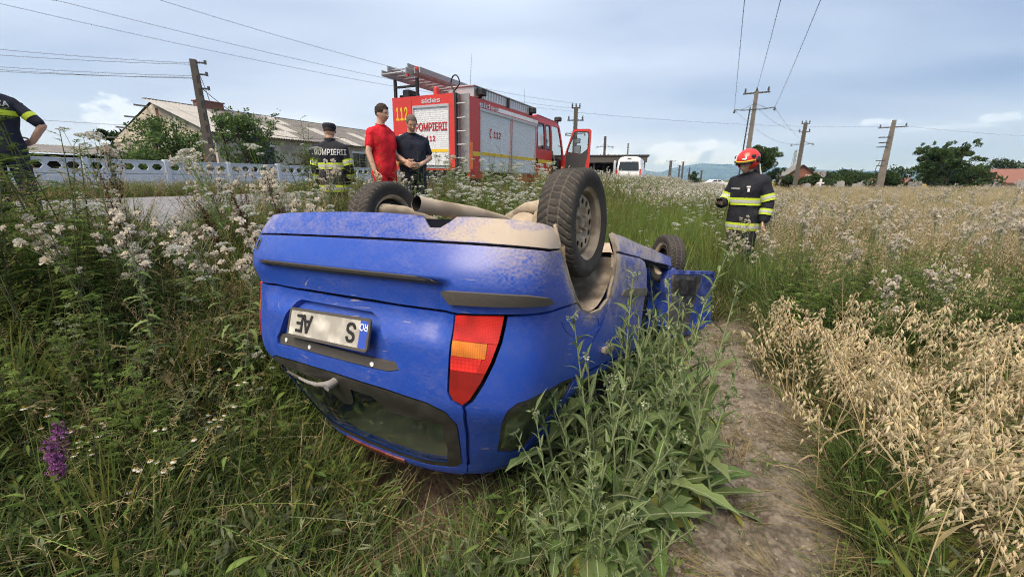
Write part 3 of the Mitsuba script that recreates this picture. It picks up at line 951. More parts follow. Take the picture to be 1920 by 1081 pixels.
rim_m = cat(rim_disc(), lathe([(.158, .006), (.166, .0), (.168, .055), (.176, .062), (.186, .068), (.190, .076), (.187, .080), (.182, .072), (.172, .066), (.163, .060), (.160, .01), (.156, -.06), (.170, -.075), (.186, -.078)], 64, 'y'))
rim_ply = mikit.ply(rim_m, 'mat_dusty_steel', smooth=38)
bolts = cat([tube([(.05 * math.cos(a), .018, .05 * math.sin(a)), (.05 * math.cos(a), .052, .05 * math.sin(a))], .0085, 8) for a in np.arange(4) * math.pi / 2 + .7] + [lathe([(0, .05), (.02, .048), (.026, .040), (.03, .018)], 20, 'y')])
bolt_ply = mikit.ply(bolts, 'mat_dusty_steel', smooth=40)
hub_back = mikit.ply(lathe([(0, -.004), (.09, -.006), (.150, -.004), (.155, -.02), (.12, -.06)], 28, 'y'), 'mat_pipe_inside', smooth=40)


def wheel(pos, sgn, steer=0.0, camber=0.0, spin=0.0, label=None):
    R = rotz(steer) @ Rot.from_euler('x', camber).as_matrix() @ Rot.from_euler('y', spin).as_matrix()
    if sgn < 0:
        R = R @ np.diag([-1, -1, 1.0])
    W = TW(CAR @ mat4(R, pos, .89))
    t = obj('wheel', tyre_ply, None, car, label=label, to_world=W)
    obj('rim', rim_ply, None, t, to_world=W)
    obj('wheel_bolts', bolt_ply, None, t, to_world=W)
    obj('brake_drum', hub_back, None, t, to_world=W)


wheel((-.002, .715, .236), 1, spin=.2, label='left rear wheel with winter tread and a dusty steel rim, nearest the camera')
wheel((.08, -.60, .225), -1, spin=.5, label='right rear wheel seen from inside, beyond the exhaust')
wheel((2.58, .70, .235), 1, steer=-.62, spin=.9, label='left front wheel turned outward beyond the open door')
wheel((2.60, -.66, .25), -1, steer=-.4, spin=.3)
carpart('steering_arm', cat(tube([(2.60, .45, .26), (2.57, .60, .25), (2.56, .70, .25)], .03, 8), tube([(2.42, .20, .26), (2.45, .50, .23), (2.48, .66, .24)], .016, 8)), 'mat_dusty_steel', smooth=50)

# --- cabin seen through the glass
carpart('headliner', patch(poly([(p[0], p[1]) for p in half_outline(1.37)] + [(p[0], -p[1]) for p in half_outline(1.37)[::-1]]).buffer(-.03), .15, plane_map((0, 0, 1.37), (1, 0, 0), (0, 1, 0))), 'mat_headliner')
carpart('cabin_floor', patch(sg.box(-.45, -.70, 2.1, .70), .2, plane_map((0, 0, .345), (1, 0, 0), (0, 1, 0))), 'mat_cabin')
carpart('boot_trim', cat(box(-.55, .30, -.56, -.52, .36, .92), box(-.55, .30, .52, .56, .36, .92)), 'mat_cabin')


def seat(x, y0, y1, tilt, hr):
    P = m3.Manifold.batch_hull([m3.Manifold.sphere(.05, 12).translate((x + dx - tilt * (z - .55), y, z)) for dx in (0, .06) for y in (y0 + .05, y1 - .05) for z in (.50, 1.0)])
    P = P + m3.Manifold.batch_hull([m3.Manifold.sphere(.05, 12).translate((x + dx, y, z)) for dx in (.08, .48) for y in (y0 + .05, y1 - .05) for z in (.42, .52)])
    for h in hr:
        P = P + m3.Manifold.batch_hull([m3.Manifold.sphere(.035, 10).translate((x + .03 - tilt * .6, h + d, z)) for d in (-.09, .09) for z in (1.09, 1.19)])
        P = P + m3.Manifold.batch_hull([m3.Manifold.sphere(.01, 8).translate((x + .03 - tilt * .5, h, z)) for z in (1.0, 1.1)])
    return P


carpart('rear_seat', seat(.28, -.60, .60, .22, (-.35, .35)), 'mat_seat', smooth=40)
carpart('front_seat', seat(1.15, -.58, -.12, .25, (-.35,)), 'mat_seat', smooth=40)
carpart('front_seat', seat(1.15, .12, .58, .25, (.35,)), 'mat_seat', smooth=40)
carpart('dashboard', box(1.75, 2.1, -.66, .66, .55, .92, .05), 'mat_cabin')

# --- the open front door, folded forward on its bent hinge: inner side towards the camera
dh = np.array([2.02, .83, 0])
phi = math.radians(163)
du = np.array([-math.cos(phi), math.sin(phi), 0])
dn = np.array([-math.sin(phi), -math.cos(phi), 0])


def door_map(off):
    def fm(a, b):
        q_ = np.stack([a * 4.5, b * 4.5, 0 * a + 1], -1)
        w = .11 * np.abs(meshkit.fbm(q_, 3) - .5) + .05 * np.sin(b * 4.2 + a * 2) * a - .02
        P = dh + np.outer(a, du) + np.outer(w + off, dn) + np.outer(b, [0, 0, 1.0])
        return P, np.tile(dn, (len(a), 1))
    return fm


DP = rounded(poly([(.02, .36), (.95, .315), (1.10, .33), (1.13, .50), (1.14, .93), (.02, .93)]), .02)
od = carpart('front_door', patch(DP, .03, door_map(0.0), .07, edge=.02), 'mat_car_paint', label='open front door bent forward, showing its blue frame and grey lining')
carpart('door_edge', patch(DP.difference(DP.buffer(-.035)), .02, door_map(.012), .02, edge=.015), 'mat_car_paint', od)
tr = rounded(poly([(.03, .40), (.56, .38), (.60, .46), (.55, .70), (.50, .93), (.03, .93)]), .03)
carpart('door_lining', patch(tr, .03, door_map(.03), .03, edge=.02), 'mat_door_trim', od, label='dark grey inner lining of the open door')
carpart('door_pocket', patch(rounded(sg.box(.08, .43, .46, .56), .03), .03, door_map(.055), .03, edge=.02), 'mat_cabin', od)
wf = rounded(poly([(.02, .93), (1.14, .93), (1.02, 1.30), (.72, 1.31)]), .02)
carpart('window_frame', patch(wf.difference(rounded(poly([(.14, .965), (1.09, .965), (.98, 1.26), (.74, 1.27)]), .02)), .03, door_map(.01), .05, edge=.02), 'mat_car_paint', od)
# ------------------------------------------------------------------ the fire engine on the road
TRUCK = mat4(Rot.from_euler('ZYX', [61.8, .42, 1.28], degrees=True).as_matrix(), (-1.27, 11.31, .74))
W_TR = TW(TRUCK)
material('mat_fire_red', (0.50, 0.026, 0.016), rough=0.32, clear=0.5)
material('mat_alu', (0.48, 0.49, 0.51), rough=0.42, metal=0.55)
material('mat_shutter', (0.66, 0.69, 0.72), rough=0.45, metal=0.25)
material('mat_tread_plate', (0.30, 0.30, 0.31), rough=0.4, metal=0.5)
material('mat_black', (0.016, 0.016, 0.017), rough=0.55)
material('mat_rubber', (0.03, 0.03, 0.028), rough=0.9)
material('mat_yellow_tape', (0.62, 0.42, 0.02), rough=0.4)
material('mat_orange_tape', (0.75, 0.20, 0.04), rough=0.4)
material('mat_red_print', (0.38, 0.015, 0.02), rough=0.5)
material('mat_silver', (0.55, 0.56, 0.58), rough=0.35, metal=0.5)
scene['mat_window'] = {'type': 'thindielectric', 'int_ior': 1.5, 'specular_transmittance': C(0.62, 0.68, 0.68)}
material('mat_seat_dark', (0.045, 0.045, 0.048), rough=0.9)

truck = thing('fire_engine', 'red fire engine with silver roller shutters and roof ladders parked on the road', 'fire engine')


def trp(name, mesh, mat, parent=None, **kw):
    kw.setdefault('smooth', False)
    return obj(name, mesh, mat, parent or truck, to_world=W_TR, **kw)


def shutter(o, u, w, h, n):
    """Slats of a roller shutter from o along u, each a shallow ridge."""
    o, u = np.asarray(o, float), np.asarray(u, float)
    nv = np.cross(u, [0, 0, 1.0])
    zs, ds = [], []
    for i in range(n):
        z0, z1 = h * i / n, h * (i + 1) / n
        zs += [z0, z0 + .16 * (z1 - z0), z1 - .16 * (z1 - z0)]
        ds += [-.004, .010, .010]
    zs.append(h)
    ds.append(-.004)
    m = len(zs)
    V = np.vstack([o + np.outer(zs, [0, 0, 1]) + np.outer(ds, nv), o + u * w + np.outer(zs, [0, 0, 1]) + np.outer(ds, nv)])
    F = []
    for i in range(m - 1):
        F += [[i, m + i, i + 1], [i + 1, m + i, m + i + 1]]
    return trimesh.Trimesh(V, np.array(F), process=False)


def lettering(txt, hgt, o, u, v, center=False, depth=.006, bold=True, width=None):
    m = meshkit.text_mesh(txt, hgt, depth, bold)
    if width:
        m.apply_scale((width / m.bounds[1][0], 1, 1))
    if center:
        m.apply_translation((-(m.bounds[0] + m.bounds[1])[0] / 2, 0, 0))
    u, v = np.asarray(u, float), np.asarray(v, float)
    return on_plane(m, np.asarray(o, float), u, v, np.cross(u, v))


def phone_icon(s):
    """A telephone receiver as a flat shape."""
    arc = [(-.10 + .34 * math.cos(a), .45 + .5 * math.sin(a)) for a in np.linspace(1.9, 4.1, 12)]
    g = sg.LineString(arc).buffer(.07).union(sg.Point(arc[0]).buffer(.13)).union(sg.Point(arc[-1]).buffer(.13))
    m = trimesh.creation.extrude_polygon(g, .006, engine='earcut')
    m.apply_scale((s, s, 1))
    return m


# body: rear block and side block with a tread plate corner between them
rearw = sg.box(.36, 1.0, 2.53, 2.95).difference(sg.box(.55, 1.08, 1.76, 2.66))
body = trp('body', cat(patch(rearw, .2, lambda a, b: (np.stack([0 * a, a, b], -1), np.tile([-1.0, 0, 0], (len(a), 1))), .10),
                       box(.10, 4.52, .30, 2.52, 1.0, 2.93, .02), box(.012, .10, 1.80, 2.52, 1.02, 2.93)), 'mat_fire_red', smooth=False)
sidew = sg.box(.21, .98, 4.52, 2.89).difference(sg.box(.74, 1.03, 2.50, 2.615)).difference(sg.box(2.62, 1.03, 4.36, 2.60))
trp('side_panel', patch(sidew, .25, lambda a, b: (np.stack([a, 0 * a, b], -1), np.tile([0, -1.0, 0], (len(a), 1))), .28), 'mat_fire_red', body)
trp('locker_door', box(-.012, .0, 1.82, 2.50, 1.05, 2.90, .008), 'mat_fire_red', body, label='plain red rear door with a yellow number')
trp('corner_plate', cat(box(.20, .24, .02, .32, .95, 2.95), box(.08, .24, .30, .34, .95, 2.95)), 'mat_tread_plate', body, label='tread plate corner behind the rear ladder')
trp('corner_trim', cat(box(.0, .12, .30, .36, .95, 2.95)), 'mat_black', body)
for k, z in enumerate((1.0, 1.33, 1.67, 2.01, 2.34, 2.69)):
    trp('rung', tube([(.04, .34, z), (.03, .02, z)], .016, 8), 'mat_alu', body, smooth=40)
s1 = trp('roller_shutter', shutter((.03, 1.76, 1.08), (0, -1, 0), 1.21, 1.58, 30), 'mat_shutter', label='silver roller shutter at the rear with red lettering')
trp('shutter_frame', cat(box(-.02, .03, .53, 1.78, 2.64, 2.70), box(-.015, .03, .53, .56, 1.06, 2.66), box(-.015, .03, 1.75, 1.78, 1.06, 2.66), box(-.02, .03, .53, 1.78, 1.05, 1.10)), 'mat_alu', s1)
trp('lettering', lettering('POMPIERII', .205, (.012, 1.73, 2.045), (0, -1, 0), (0, 0, 1), width=1.12), 'mat_red_print', s1)
trp('lettering', lettering('112', .13, (.015, 1.36, 1.775), (0, -1, 0), (0, 0, 1)), 'mat_red_print', s1)
trp('phone_symbol', on_plane(phone_icon(.17), np.array([.012, 1.42, 1.77]), np.array([0, -1.0, 0]), np.array([0, 0, 1.0]), np.array([-1.0, 0, 0])), 'mat_red_print', s1)
trp('yellow_stripe', box(.012, .02, .56, 1.75, 1.48, 1.56), 'mat_yellow_tape', s1)
trp('lock_bar', box(-.04, .02, .60, 1.72, 1.10, 1.125), 'mat_black', s1)
trp('number', lettering('112', .33, (-.014, 2.42, 2.35), (0, -1, 0), (0, 0, 1), width=.46), 'mat_yellow_tape', body, label='large yellow number on the rear door')
trp('reflective_panel', box(-.016, -.012, 1.95, 2.46, 1.12, 1.72), 'mat_orange_tape', body, label='orange and yellow reflective panel low on the rear')
trp('reflective_panel', box(-.019, -.016, 1.95, 2.18, 1.12, 1.72), 'mat_yellow_tape', body)
trp('maker_sign', lettering('sides', .115, (-.004, 1.47, 2.755), (0, -1, 0), (0, 0, 1), width=.66), 'mat_silver', body)
trp('maker_sign', lettering('sides', .125, (.64, -.006, 2.70), (1, 0, 0), (0, 0, 1), width=1.05), 'mat_silver', body)
trp('white_stripe', box(1.72, 4.50, -.004, .0, 2.70, 2.81), 'mat_white_paint', body)
for x0, x1, first in ((.74, 2.50, True), (2.62, 4.36, False)):
    s2 = trp('roller_shutter', shutter((x0, .025, 1.03), (1, 0, 0), x1 - x0, 1.58, 30), 'mat_shutter', label='silver roller shutter with a red phone number' if first else 'plain silver roller shutter next to the cab')
    trp('shutter_frame', cat(box(x0 - .04, x1 + .04, -.02, .03, 2.60, 2.67), box(x0 - .03, x0, -.012, .03, 1.0, 2.61), box(x1, x1 + .03, -.012, .03, 1.0, 2.61), box(x0 - .03, x1 + .03, -.03, .03, .985, 1.04)), 'mat_alu', s2)
    trp('yellow_stripe', box(x0, x1, .005, .013, 1.44, 1.53), 'mat_yellow_tape', s2)
    if first:
        trp('lettering', lettering('112', .165, (x0 + .71, .012, 1.965), (1, 0, 0), (0, 0, 1)), 'mat_red_print', s2)
        trp('phone_symbol', on_plane(phone_icon(.24), np.array([x0 + .62, .010, 1.95]), np.array([1.0, 0, 0]), np.array([0, 0, 1.0]), np.array([0, -1.0, 0])), 'mat_red_print', s2)
trp('reflective_strip', box(.215, .34, -.004, 0, 1.05, 1.75), 'mat_orange_tape', body)
trp('yellow_strip', box(.345, .72, -.004, 0, 1.40, 1.52), 'mat_yellow_tape', body)
# roof box, rails, lights
rb = trp('roof_box', cat(box(.55, 4.26, .10, .95, 2.93, 3.19, .01), box(.50, 4.30, .06, 1.0, 3.19, 3.225, .01)), 'mat_alu', label='grey aluminium box along the roof edge')
for x in np.arange(.72, 4.2, .15):
    trp('rib', box(x, x + .05, .085, .10, 2.95, 3.18), 'mat_shutter', rb)
for x in (.78, 2.4, 4.02):
    lampk = trp('work_light', cat(box(x - .12, x + .12, -.10, .10, 2.98, 3.16, .02), box(x - .02, x + .02, .0, .12, 2.92, 3.0)) if x != 2.4 else box(x - .03, x + .03, .02, .10, 2.92, 3.2), 'mat_black')
trp('grab_rail', tube([(.06, .20, 2.7)] + [(.06, .36 + .14 * math.cos(a), 3.16 + .22 * math.sin(a)) for a in np.linspace(0, math.pi, 12)][::1] + [(.06, .50, 2.9)], .018, 8), 'mat_black', smooth=50, label='black hooped grab rail above the rear ladder')
bc = trp('beacon', lathe([(.0, 3.16), (.05, 3.155), (.075, 3.12), (.08, 3.0), (.08, 2.95)], 20), 'mat_fire_red', smooth=40, label='red beacon on the rear roof edge')
xform = bc
scene[bc]['to_world'] = TW(TRUCK @ mat4(None, (.10, 1.02, 0)))
# ladder rack and ladders
rk = trp('ladder_rack', cat(*[box(.02, .09, y, y + .07, 2.93, 3.42) for y in (1.60, 2.40)], box(.02, .09, 1.60, 2.47, 3.20, 3.25), box(2.6, 2.67, 1.6, 1.67, 2.93, 3.42), box(2.6, 2.67, 2.4, 2.47, 2.93, 3.42)), 'mat_black')
trp('winch', cat(box(.06, .4, 1.95, 2.2, 2.93, 3.16, .03), tube([(.2, 1.7, 3.02), (.2, 2.4, 3.02)], .03, 8)), 'mat_black', rk)


material('mat_ladder', (0.27, 0.27, 0.28), rough=0.5)


def ladder(y0, y1, z, x0, x1, nr, mat='mat_ladder'):
    k = trp('ladder', cat(box(x0, x1, y0, y0 + .045, z, z + .15, .008), box(x0, x1, y1 - .045, y1, z, z + .15, .008)), mat)
    for x in np.linspace(x0 + .15, x1 - .15, nr):
        trp('rung', tube([(x, y0 + .02, z + .07), (x, y1 - .02, z + .07)], .017, 6, cap=False), mat, k, smooth=50)
    return k


ladder(1.55, 2.45, 3.42, -.45, 4.3, 16)
ladder(1.62, 2.38, 3.55, -.30, 4.1, 14)
ladder(1.30, 1.52, 3.46, -.20, 4.4, 14)
trp('ladder_pad', cat(box(-.14, -.10, 1.44, 1.56, 3.54, 3.64), box(-.2, -.16, 1.72, 1.78, 3.42, 3.52)), 'mat_fire_red', rk)
trp('ladder_hook', tube([(-.44, 2.42, 3.46), (-.44, 1.70, 3.47)], .02, 8), 'mat_alu', rk, smooth=50)
# chassis
trp('chassis', cat(box(.15, 7.2, .35, 2.2, .55, 1.0), box(.05, .12, .3, 2.4, .62, .76)), 'mat_black')
trp('skirt', box(2.9, 4.5, .02, .10, .70, .98), 'mat_fire_red')
trp('skirt', box(.25, .95, .03, .12, .80, .98), 'mat_fire_red')
for x in (1.95, 6.05):
    for y in (.28, 2.26):
        w_ = trp('wheel', lathe([(.22, -.14), (.40, -.15), (.47, -.12), (.48, .0), (.47, .12), (.40, .15), (.22, .14)], 40, 'y'), 'mat_rubber', smooth=40)
        scene[w_]['to_world'] = TW(TRUCK @ mat4(None, (x, y, .48)))
        r_ = trp('rim', lathe([(.0, -.02), (.08, -.12), (.14, -.13), (.15, -.06), (.22, -.10), (.235, -.14), (.235, .1)], 32, 'y'), 'mat_alu', w_, smooth=40)
        scene[r_]['to_world'] = TW(TRUCK @ mat4(None if y < 1 else np.diag([1, -1, 1.0]), (x, y, .48)))
# crew cab
cabp = sg.Polygon([(4.55, .72), (4.55, 3.0), (4.75, 3.06), (6.55, 3.02), (6.84, 2.90), (7.30, 1.62), (7.38, 1.05), (7.36, .62), (6.62, .62)] + [(6.05 + .57 * math.cos(a), .48 + .57 * math.sin(a)) for a in np.linspace(.25, math.pi - .25, 14)] + [(5.4, .72)])
W1 = rounded(sg.box(4.66, 1.92, 5.28, 2.78), .05)
W2 = rounded(sg.Polygon([(5.42, 1.92), (5.42, 2.78), (5.84, 2.78), (5.84, 1.92)]), .05)
DO = rounded(sg.Polygon([(6.0, 1.0), (6.0, 2.82), (6.74, 2.82), (7.20, 1.62), (7.22, 1.15), (6.75, 1.0)]), .04)


def side_map(y, sgn):
    return lambda a, b: (np.stack([a, y + sgn * .12 * np.clip(b - 1.8, 0, 2) ** 2 * .6, b], -1), np.tile([0, -1.0 * sgn, 0], (len(a), 1)))


cab = trp('cab', cat(patch(cabp.difference(W1).difference(W2).difference(DO), .12, side_map(.04, 1), .06, edge=.08), patch(cabp.difference(W1).difference(W2).difference(rounded(sg.Polygon([(6.1, 1.9), (6.1, 2.78), (6.7, 2.78), (7.08, 1.9)]), .04)), .12, side_map(2.46, -1), .06, edge=.08)), 'mat_fire_red', smooth=30)
prof = [(4.55, .9), (4.55, 3.0), (4.75, 3.06), (6.55, 3.02), (6.84, 2.90)]
rv = np.array([(x, y, z) for (x, z) in prof for y in (.13, 2.37)])
trp('cab_roof', trimesh.Trimesh(np.vstack([rv]), np.array([[2 * i + a for a in t] for i in range(len(prof) - 1) for t in ((0, 2, 1), (1, 2, 3))]), process=False), 'mat_fire_red', cab)
fv = np.array([(x, y, z) for (x, z) in ((7.36, .62), (7.38, 1.05), (7.30, 1.62)) for y in (.05, 2.45)])
trp('cab_front', trimesh.Trimesh(fv, np.array([[0, 2, 1], [1, 2, 3], [2, 4, 3], [3, 4, 5]]), process=False), 'mat_fire_red', cab)
wv = np.array([(7.30, .07, 1.62), (7.30, 2.43, 1.62), (6.84, .14, 2.90), (6.84, 2.36, 2.90)])
trp('windscreen', trimesh.Trimesh(wv, np.array([[0, 2, 1], [1, 2, 3]]), process=False), 'mat_window', cab)
for w_, yy, sg_ in ((W1, .06, 1), (W2, .06, 1), (W1, 2.44, -1), (W2, 2.44, -1)):
    trp('window', patch(w_.buffer(.02), .2, side_map(yy, sg_), 0), 'mat_window', cab)
trp('window_trim', cat(*[patch(w_.buffer(.025).difference(w_.buffer(-.01)), .06, side_map(.035, 1), .01, edge=.06) for w_ in (W1, W2)]), 'mat_black', cab)
trp('cab_floor', cat(box(4.6, 7.3, .1, 2.4, 1.0, 1.08), box(4.6, 4.7, .1, 2.4, 1.0, 2.1)), 'mat_black', cab)
trp('crew_seat', cat(box(4.8, 5.3, .3, 2.2, 1.1, 1.5, .05), box(4.75, 4.95, .3, 2.2, 1.5, 2.1, .05)), 'mat_seat_dark', cab)
trp('front_seat', cat(box(6.0, 6.5, .3, .95, 1.1, 1.42, .05), box(5.92, 6.08, .3, .95, 1.4, 2.1, .05)), 'mat_seat_dark', cab)
trp('dashboard', box(6.95, 7.25, .15, 2.35, 1.2, 1.68, .05), 'mat_black', cab)
trp('steering_wheel', xf(lathe([(.20 + .018 * math.cos(a), .018 * math.sin(a)) for a in np.linspace(0, 2 * math.pi, 9)], 28), mat4(Rot.from_euler('y', -35, degrees=True).as_matrix(), (6.78, 1.85, 1.78))), 'mat_black', cab, smooth=50)
trp('yellow_stripe', box(4.60, 6.0, .022, .034, 1.40, 1.52), 'mat_yellow_tape', cab)
trp('door_handle', box(4.40, 4.54, -.05, .02, 1.30, 1.55, .02), 'mat_black', cab)
trp('grab_handle', tube([(6.9, .12, 1.75), (6.95, -.0, 1.8), (6.80, -.0, 2.1), (6.75, .12, 2.15)], .015, 6), 'mat_black', cab, smooth=50)
trp('roof_lamp', cat(box(6.60, 6.82, .02, .28, 3.06, 3.22, .03), tube([(6.7, .15, 2.9), (6.7, .15, 3.1)], .03, 8)), 'mat_black', cab)
for x, y, z in ((2.3, 1.4, 4.55), (4.9, .8, 4.0)):
    trp('antenna', tube([(x, y, 3.0), (x + .03, y, z * .8), (x + .08, y, z)], [.014, .007, .004], 5), 'mat_black', cab, smooth=50)
# open driver-side door: hinged at the windscreen pillar, swung out across the truck
DW = rounded(sg.Polygon([(.13, .9), (.41, 1.68), (.92, 1.68), (.98, 1.60), (.98, 1.02), (.72, .82)]), .05)
dp = sg.Polygon([(0, .0), (0, .62), (.05, .85), (.32, 1.74), (.37, 1.80), (1.0, 1.80), (1.08, 1.72), (1.08, .0)])
da = math.radians(-82)
dU, dNn = np.array([math.cos(da), math.sin(da), 0]), np.array([-math.sin(da), math.cos(da), 0])
dO = np.array([7.24, .02, 1.02])
dmap = lambda off, s_: (lambda a, b: (dO + np.outer(a, dU) + np.outer(b, [0, 0, 1.0]) - off * dNn * 1.0, np.tile(-dNn * s_, (len(a), 1))))
dk = trp('cab_door', patch(dp.difference(DW), .08, dmap(0, 1), .06, edge=.06), 'mat_fire_red', smooth=False, label='open red cab door swung out to the right')
trp('door_window', patch(DW.buffer(.01), .2, dmap(-.03, 1), 0), 'mat_window', dk)
trp('door_lining', patch(rounded(sg.Polygon([(.08, .06), (.10, .86), (.70, .78), (.96, .98), (1.0, .9), (.88, .06)]), .04), .1, dmap(.012, 1), .02), 'mat_seat_dark', dk)
trp('window_seal', patch(DW.buffer(.03).difference(DW.buffer(-.015)), .05, dmap(.008, 1), .01, edge=.05), 'mat_black', dk)
mr = trp('mirror', cat(box(7.42, 7.52, -.62, -.34, 1.75, 2.2, .03), box(7.42, 7.52, -.58, -.30, 2.28, 2.48, .03), tube([(7.35, .0, 2.6), (7.47, -.40, 2.55), (7.47, -.45, 1.7), (7.33, 0, 1.65)], .018, 6)), 'mat_black', dk, smooth=30)
trp('mirror_glass', cat(box(7.405, 7.42, -.60, -.36, 1.78, 2.17), box(7.405, 7.42, -.56, -.32, 2.30, 2.46)), 'mat_silver', mr)
# ------------------------------------------------------------------ people
TINTED = {}


def tinted(key, col, amp, k, rough):
    """A cloth or skin material whose mottling is stored per vertex."""
    scene[key] = {'type': 'twosided', 'bsdf': {'type': 'principled', 'base_color': {'type': 'mesh_attribute', 'name': 'vertex_color'}, 'roughness': rough, 'specular': 0.3}}
    TINTED[key] = (np.array(col), amp, k)


def tint(mesh, key):
    col, amp, k = TINTED[key]
    v = np.asarray(mesh.vertices)
    f = meshkit.fbm(v * k, 3, 3)[:, None]
    return np.clip(col * (1 + amp * (f - .5) * 2), .003, .9)


def put(name, mesh, mat, parent, W, **kw):
    if mat in TINTED:
        V, F, _ = meshkit.arrays(mesh)
        m = trimesh.Trimesh(V, F, process=True)
        kw['smooth'] = True
        return obj(name, m, mat, parent, to_world=W, color=tint(m, mat), **kw)
    return obj(name, mesh, mat, parent, to_world=W, **kw)


tinted('mat_skin', (0.50, 0.31, 0.225), .15, 30, .55)
tinted('mat_hair', (0.03, 0.02, 0.014), .6, 120, .7)
tinted('mat_grey_hair', (0.11, 0.092, 0.078), .4, 150, .8)
tinted('mat_turnout', (0.016, 0.018, 0.025), .5, 16, .85)
tinted('mat_navy', (0.014, 0.017, 0.031), .45, 14, .85)
tinted('mat_red_cloth', (0.55, 0.013, 0.024), .3, 12, .8)
material('mat_lime', (0.50, 0.64, 0.035), rough=0.6)
material('mat_reflex', (0.44, 0.46, 0.44), rough=0.5)
material('mat_helmet', (0.58, 0.024, 0.017), rough=0.25, clear=0.6)
material('mat_boot', (0.012, 0.011, 0.010), rough=0.6)
material('mat_eye', (0.025, 0.018, 0.015), rough=0.4)
material('mat_lips', (0.34, 0.14, 0.12), rough=0.5)


def bone(a, b, ra, rb, sa=1.0):
    n = 14
    A = m3.Manifold.sphere(ra, n).translate(tuple(map(float, a)))
    B = m3.Manifold.sphere(rb, n).translate(tuple(map(float, b)))
    return m3.Manifold.batch_hull([A, B])


def ball(c, r, sx=1, sy=1, sz=1, n=18):
    return m3.Manifold.sphere(r, n).scale((sx, sy, sz)).translate(tuple(map(float, c)))


def union(ms):
    return m3.Manifold.batch_boolean(ms, m3.OpType.Add)


def soften(man, length, it=12):
    m = man.refine_to_length(length).to_mesh()
    t = trimesh.Trimesh(m.vert_properties[:, :3], m.tri_verts, process=True)
    trimesh.smoothing.filter_taubin(t, iterations=it)
    return t


def hand(wrist, dirv, palm_n, curl, spread=.0, thumb_side=1):
    """A hand: palm, four unequal bent fingers and a thumb leaving the side of the palm; about 0.18 m long."""
    d = np.asarray(dirv, float)
    d /= np.linalg.norm(d)
    nrm = np.asarray(palm_n, float)
    nrm = nrm - d * (nrm @ d)
    nrm /= np.linalg.norm(nrm)
    s = np.cross(d, nrm) * thumb_side
    w = np.asarray(wrist, float)
    ms = [m3.Manifold.batch_hull([ball(w + s * k * .026 + d * t, .0125) for k in (-1, 1) for t in (.012, .082)])]
    for i, (off, L) in enumerate(((.030, .070), (.010, .080), (-.010, .074), (-.029, .058))):
        p = w + d * .085 + s * off
        a = 0.0
        dd = d + s * off * spread * 8
        for k, f in enumerate((.45, .32, .23)):
            a += curl * (.6, 1, .8)[k]
            q = p + (dd * math.cos(a) + nrm * math.sin(a)) * L * f
            ms.append(bone(p, q, .0095 - .001 * k, .0088 - .001 * k))
            p = q
    p = w + d * .025 + s * .024
    for k, (L, r) in enumerate(((.038, .0115), (.030, .010), (.024, .009))):
        q = p + (s * (.75 - .35 * k) + d * (.65 + .2 * k) + nrm * (.25 + .25 * k * curl)) * L
        ms.append(bone(p, q, r, r - .001))
        p = q
    return union(ms)


def head_shape():
    """A head, chin to crown about 0.23 m, eyes at half height, facing +y, centred between the ears."""
    t = trimesh.creation.icosphere(4, 1.0)
    d = np.asarray(t.vertices)
    x, y, z = d[:, 0] * .076, d[:, 1] * .096, d[:, 2] * .118
    low = np.clip(-z / .118, 0, 1)
    x = x * (1 - .34 * low ** 1.6) * (1 + .05 * np.exp(-((z - .03) / .04) ** 2))
    y = np.where(y > 0, y * (1 + .06 * low), y * (1 - .45 * low ** 1.3)) + .012 * low
    y = y - .010 + .006 * np.exp(-((z + .10) / .02) ** 2) * (y > .03)
    f = np.clip((y - .03) / .04, 0, 1)
    g = lambda cx, cz, sx, sz: np.exp(-((np.abs(x) - cx) / sx) ** 2 - ((z - cz) / sz) ** 2)
    nose = np.exp(-(x / .0115) ** 2) * np.clip((.018 - z) / .045, 0, 1) * (z > -.034) + np.exp(-(x / .013) ** 2 - ((z + .030) / .009) ** 2) * .5
    y = y + f * (.019 * nose - .0085 * g(.031, .004, .016, .012) + .0035 * g(.026, .022, .026, .008) + .004 * g(0, -.057, .022, .009) - .003 * g(0, -.071, .02, .006) + .005 * g(0, -.094, .02, .014) + .004 * g(.042, -.028, .02, .02))
    V = np.stack([x, y, z + .012], 1)
    m = m3.Manifold(m3.Mesh(V.astype(np.float32), np.asarray(t.faces, np.uint32)))
    for sx in (1, -1):
        m = m + ball((sx * .074, -.012, .002), .028, .26, .62, 1.05).rotate((0, 0, sx * -12))
    return m


HEAD = head_shape()


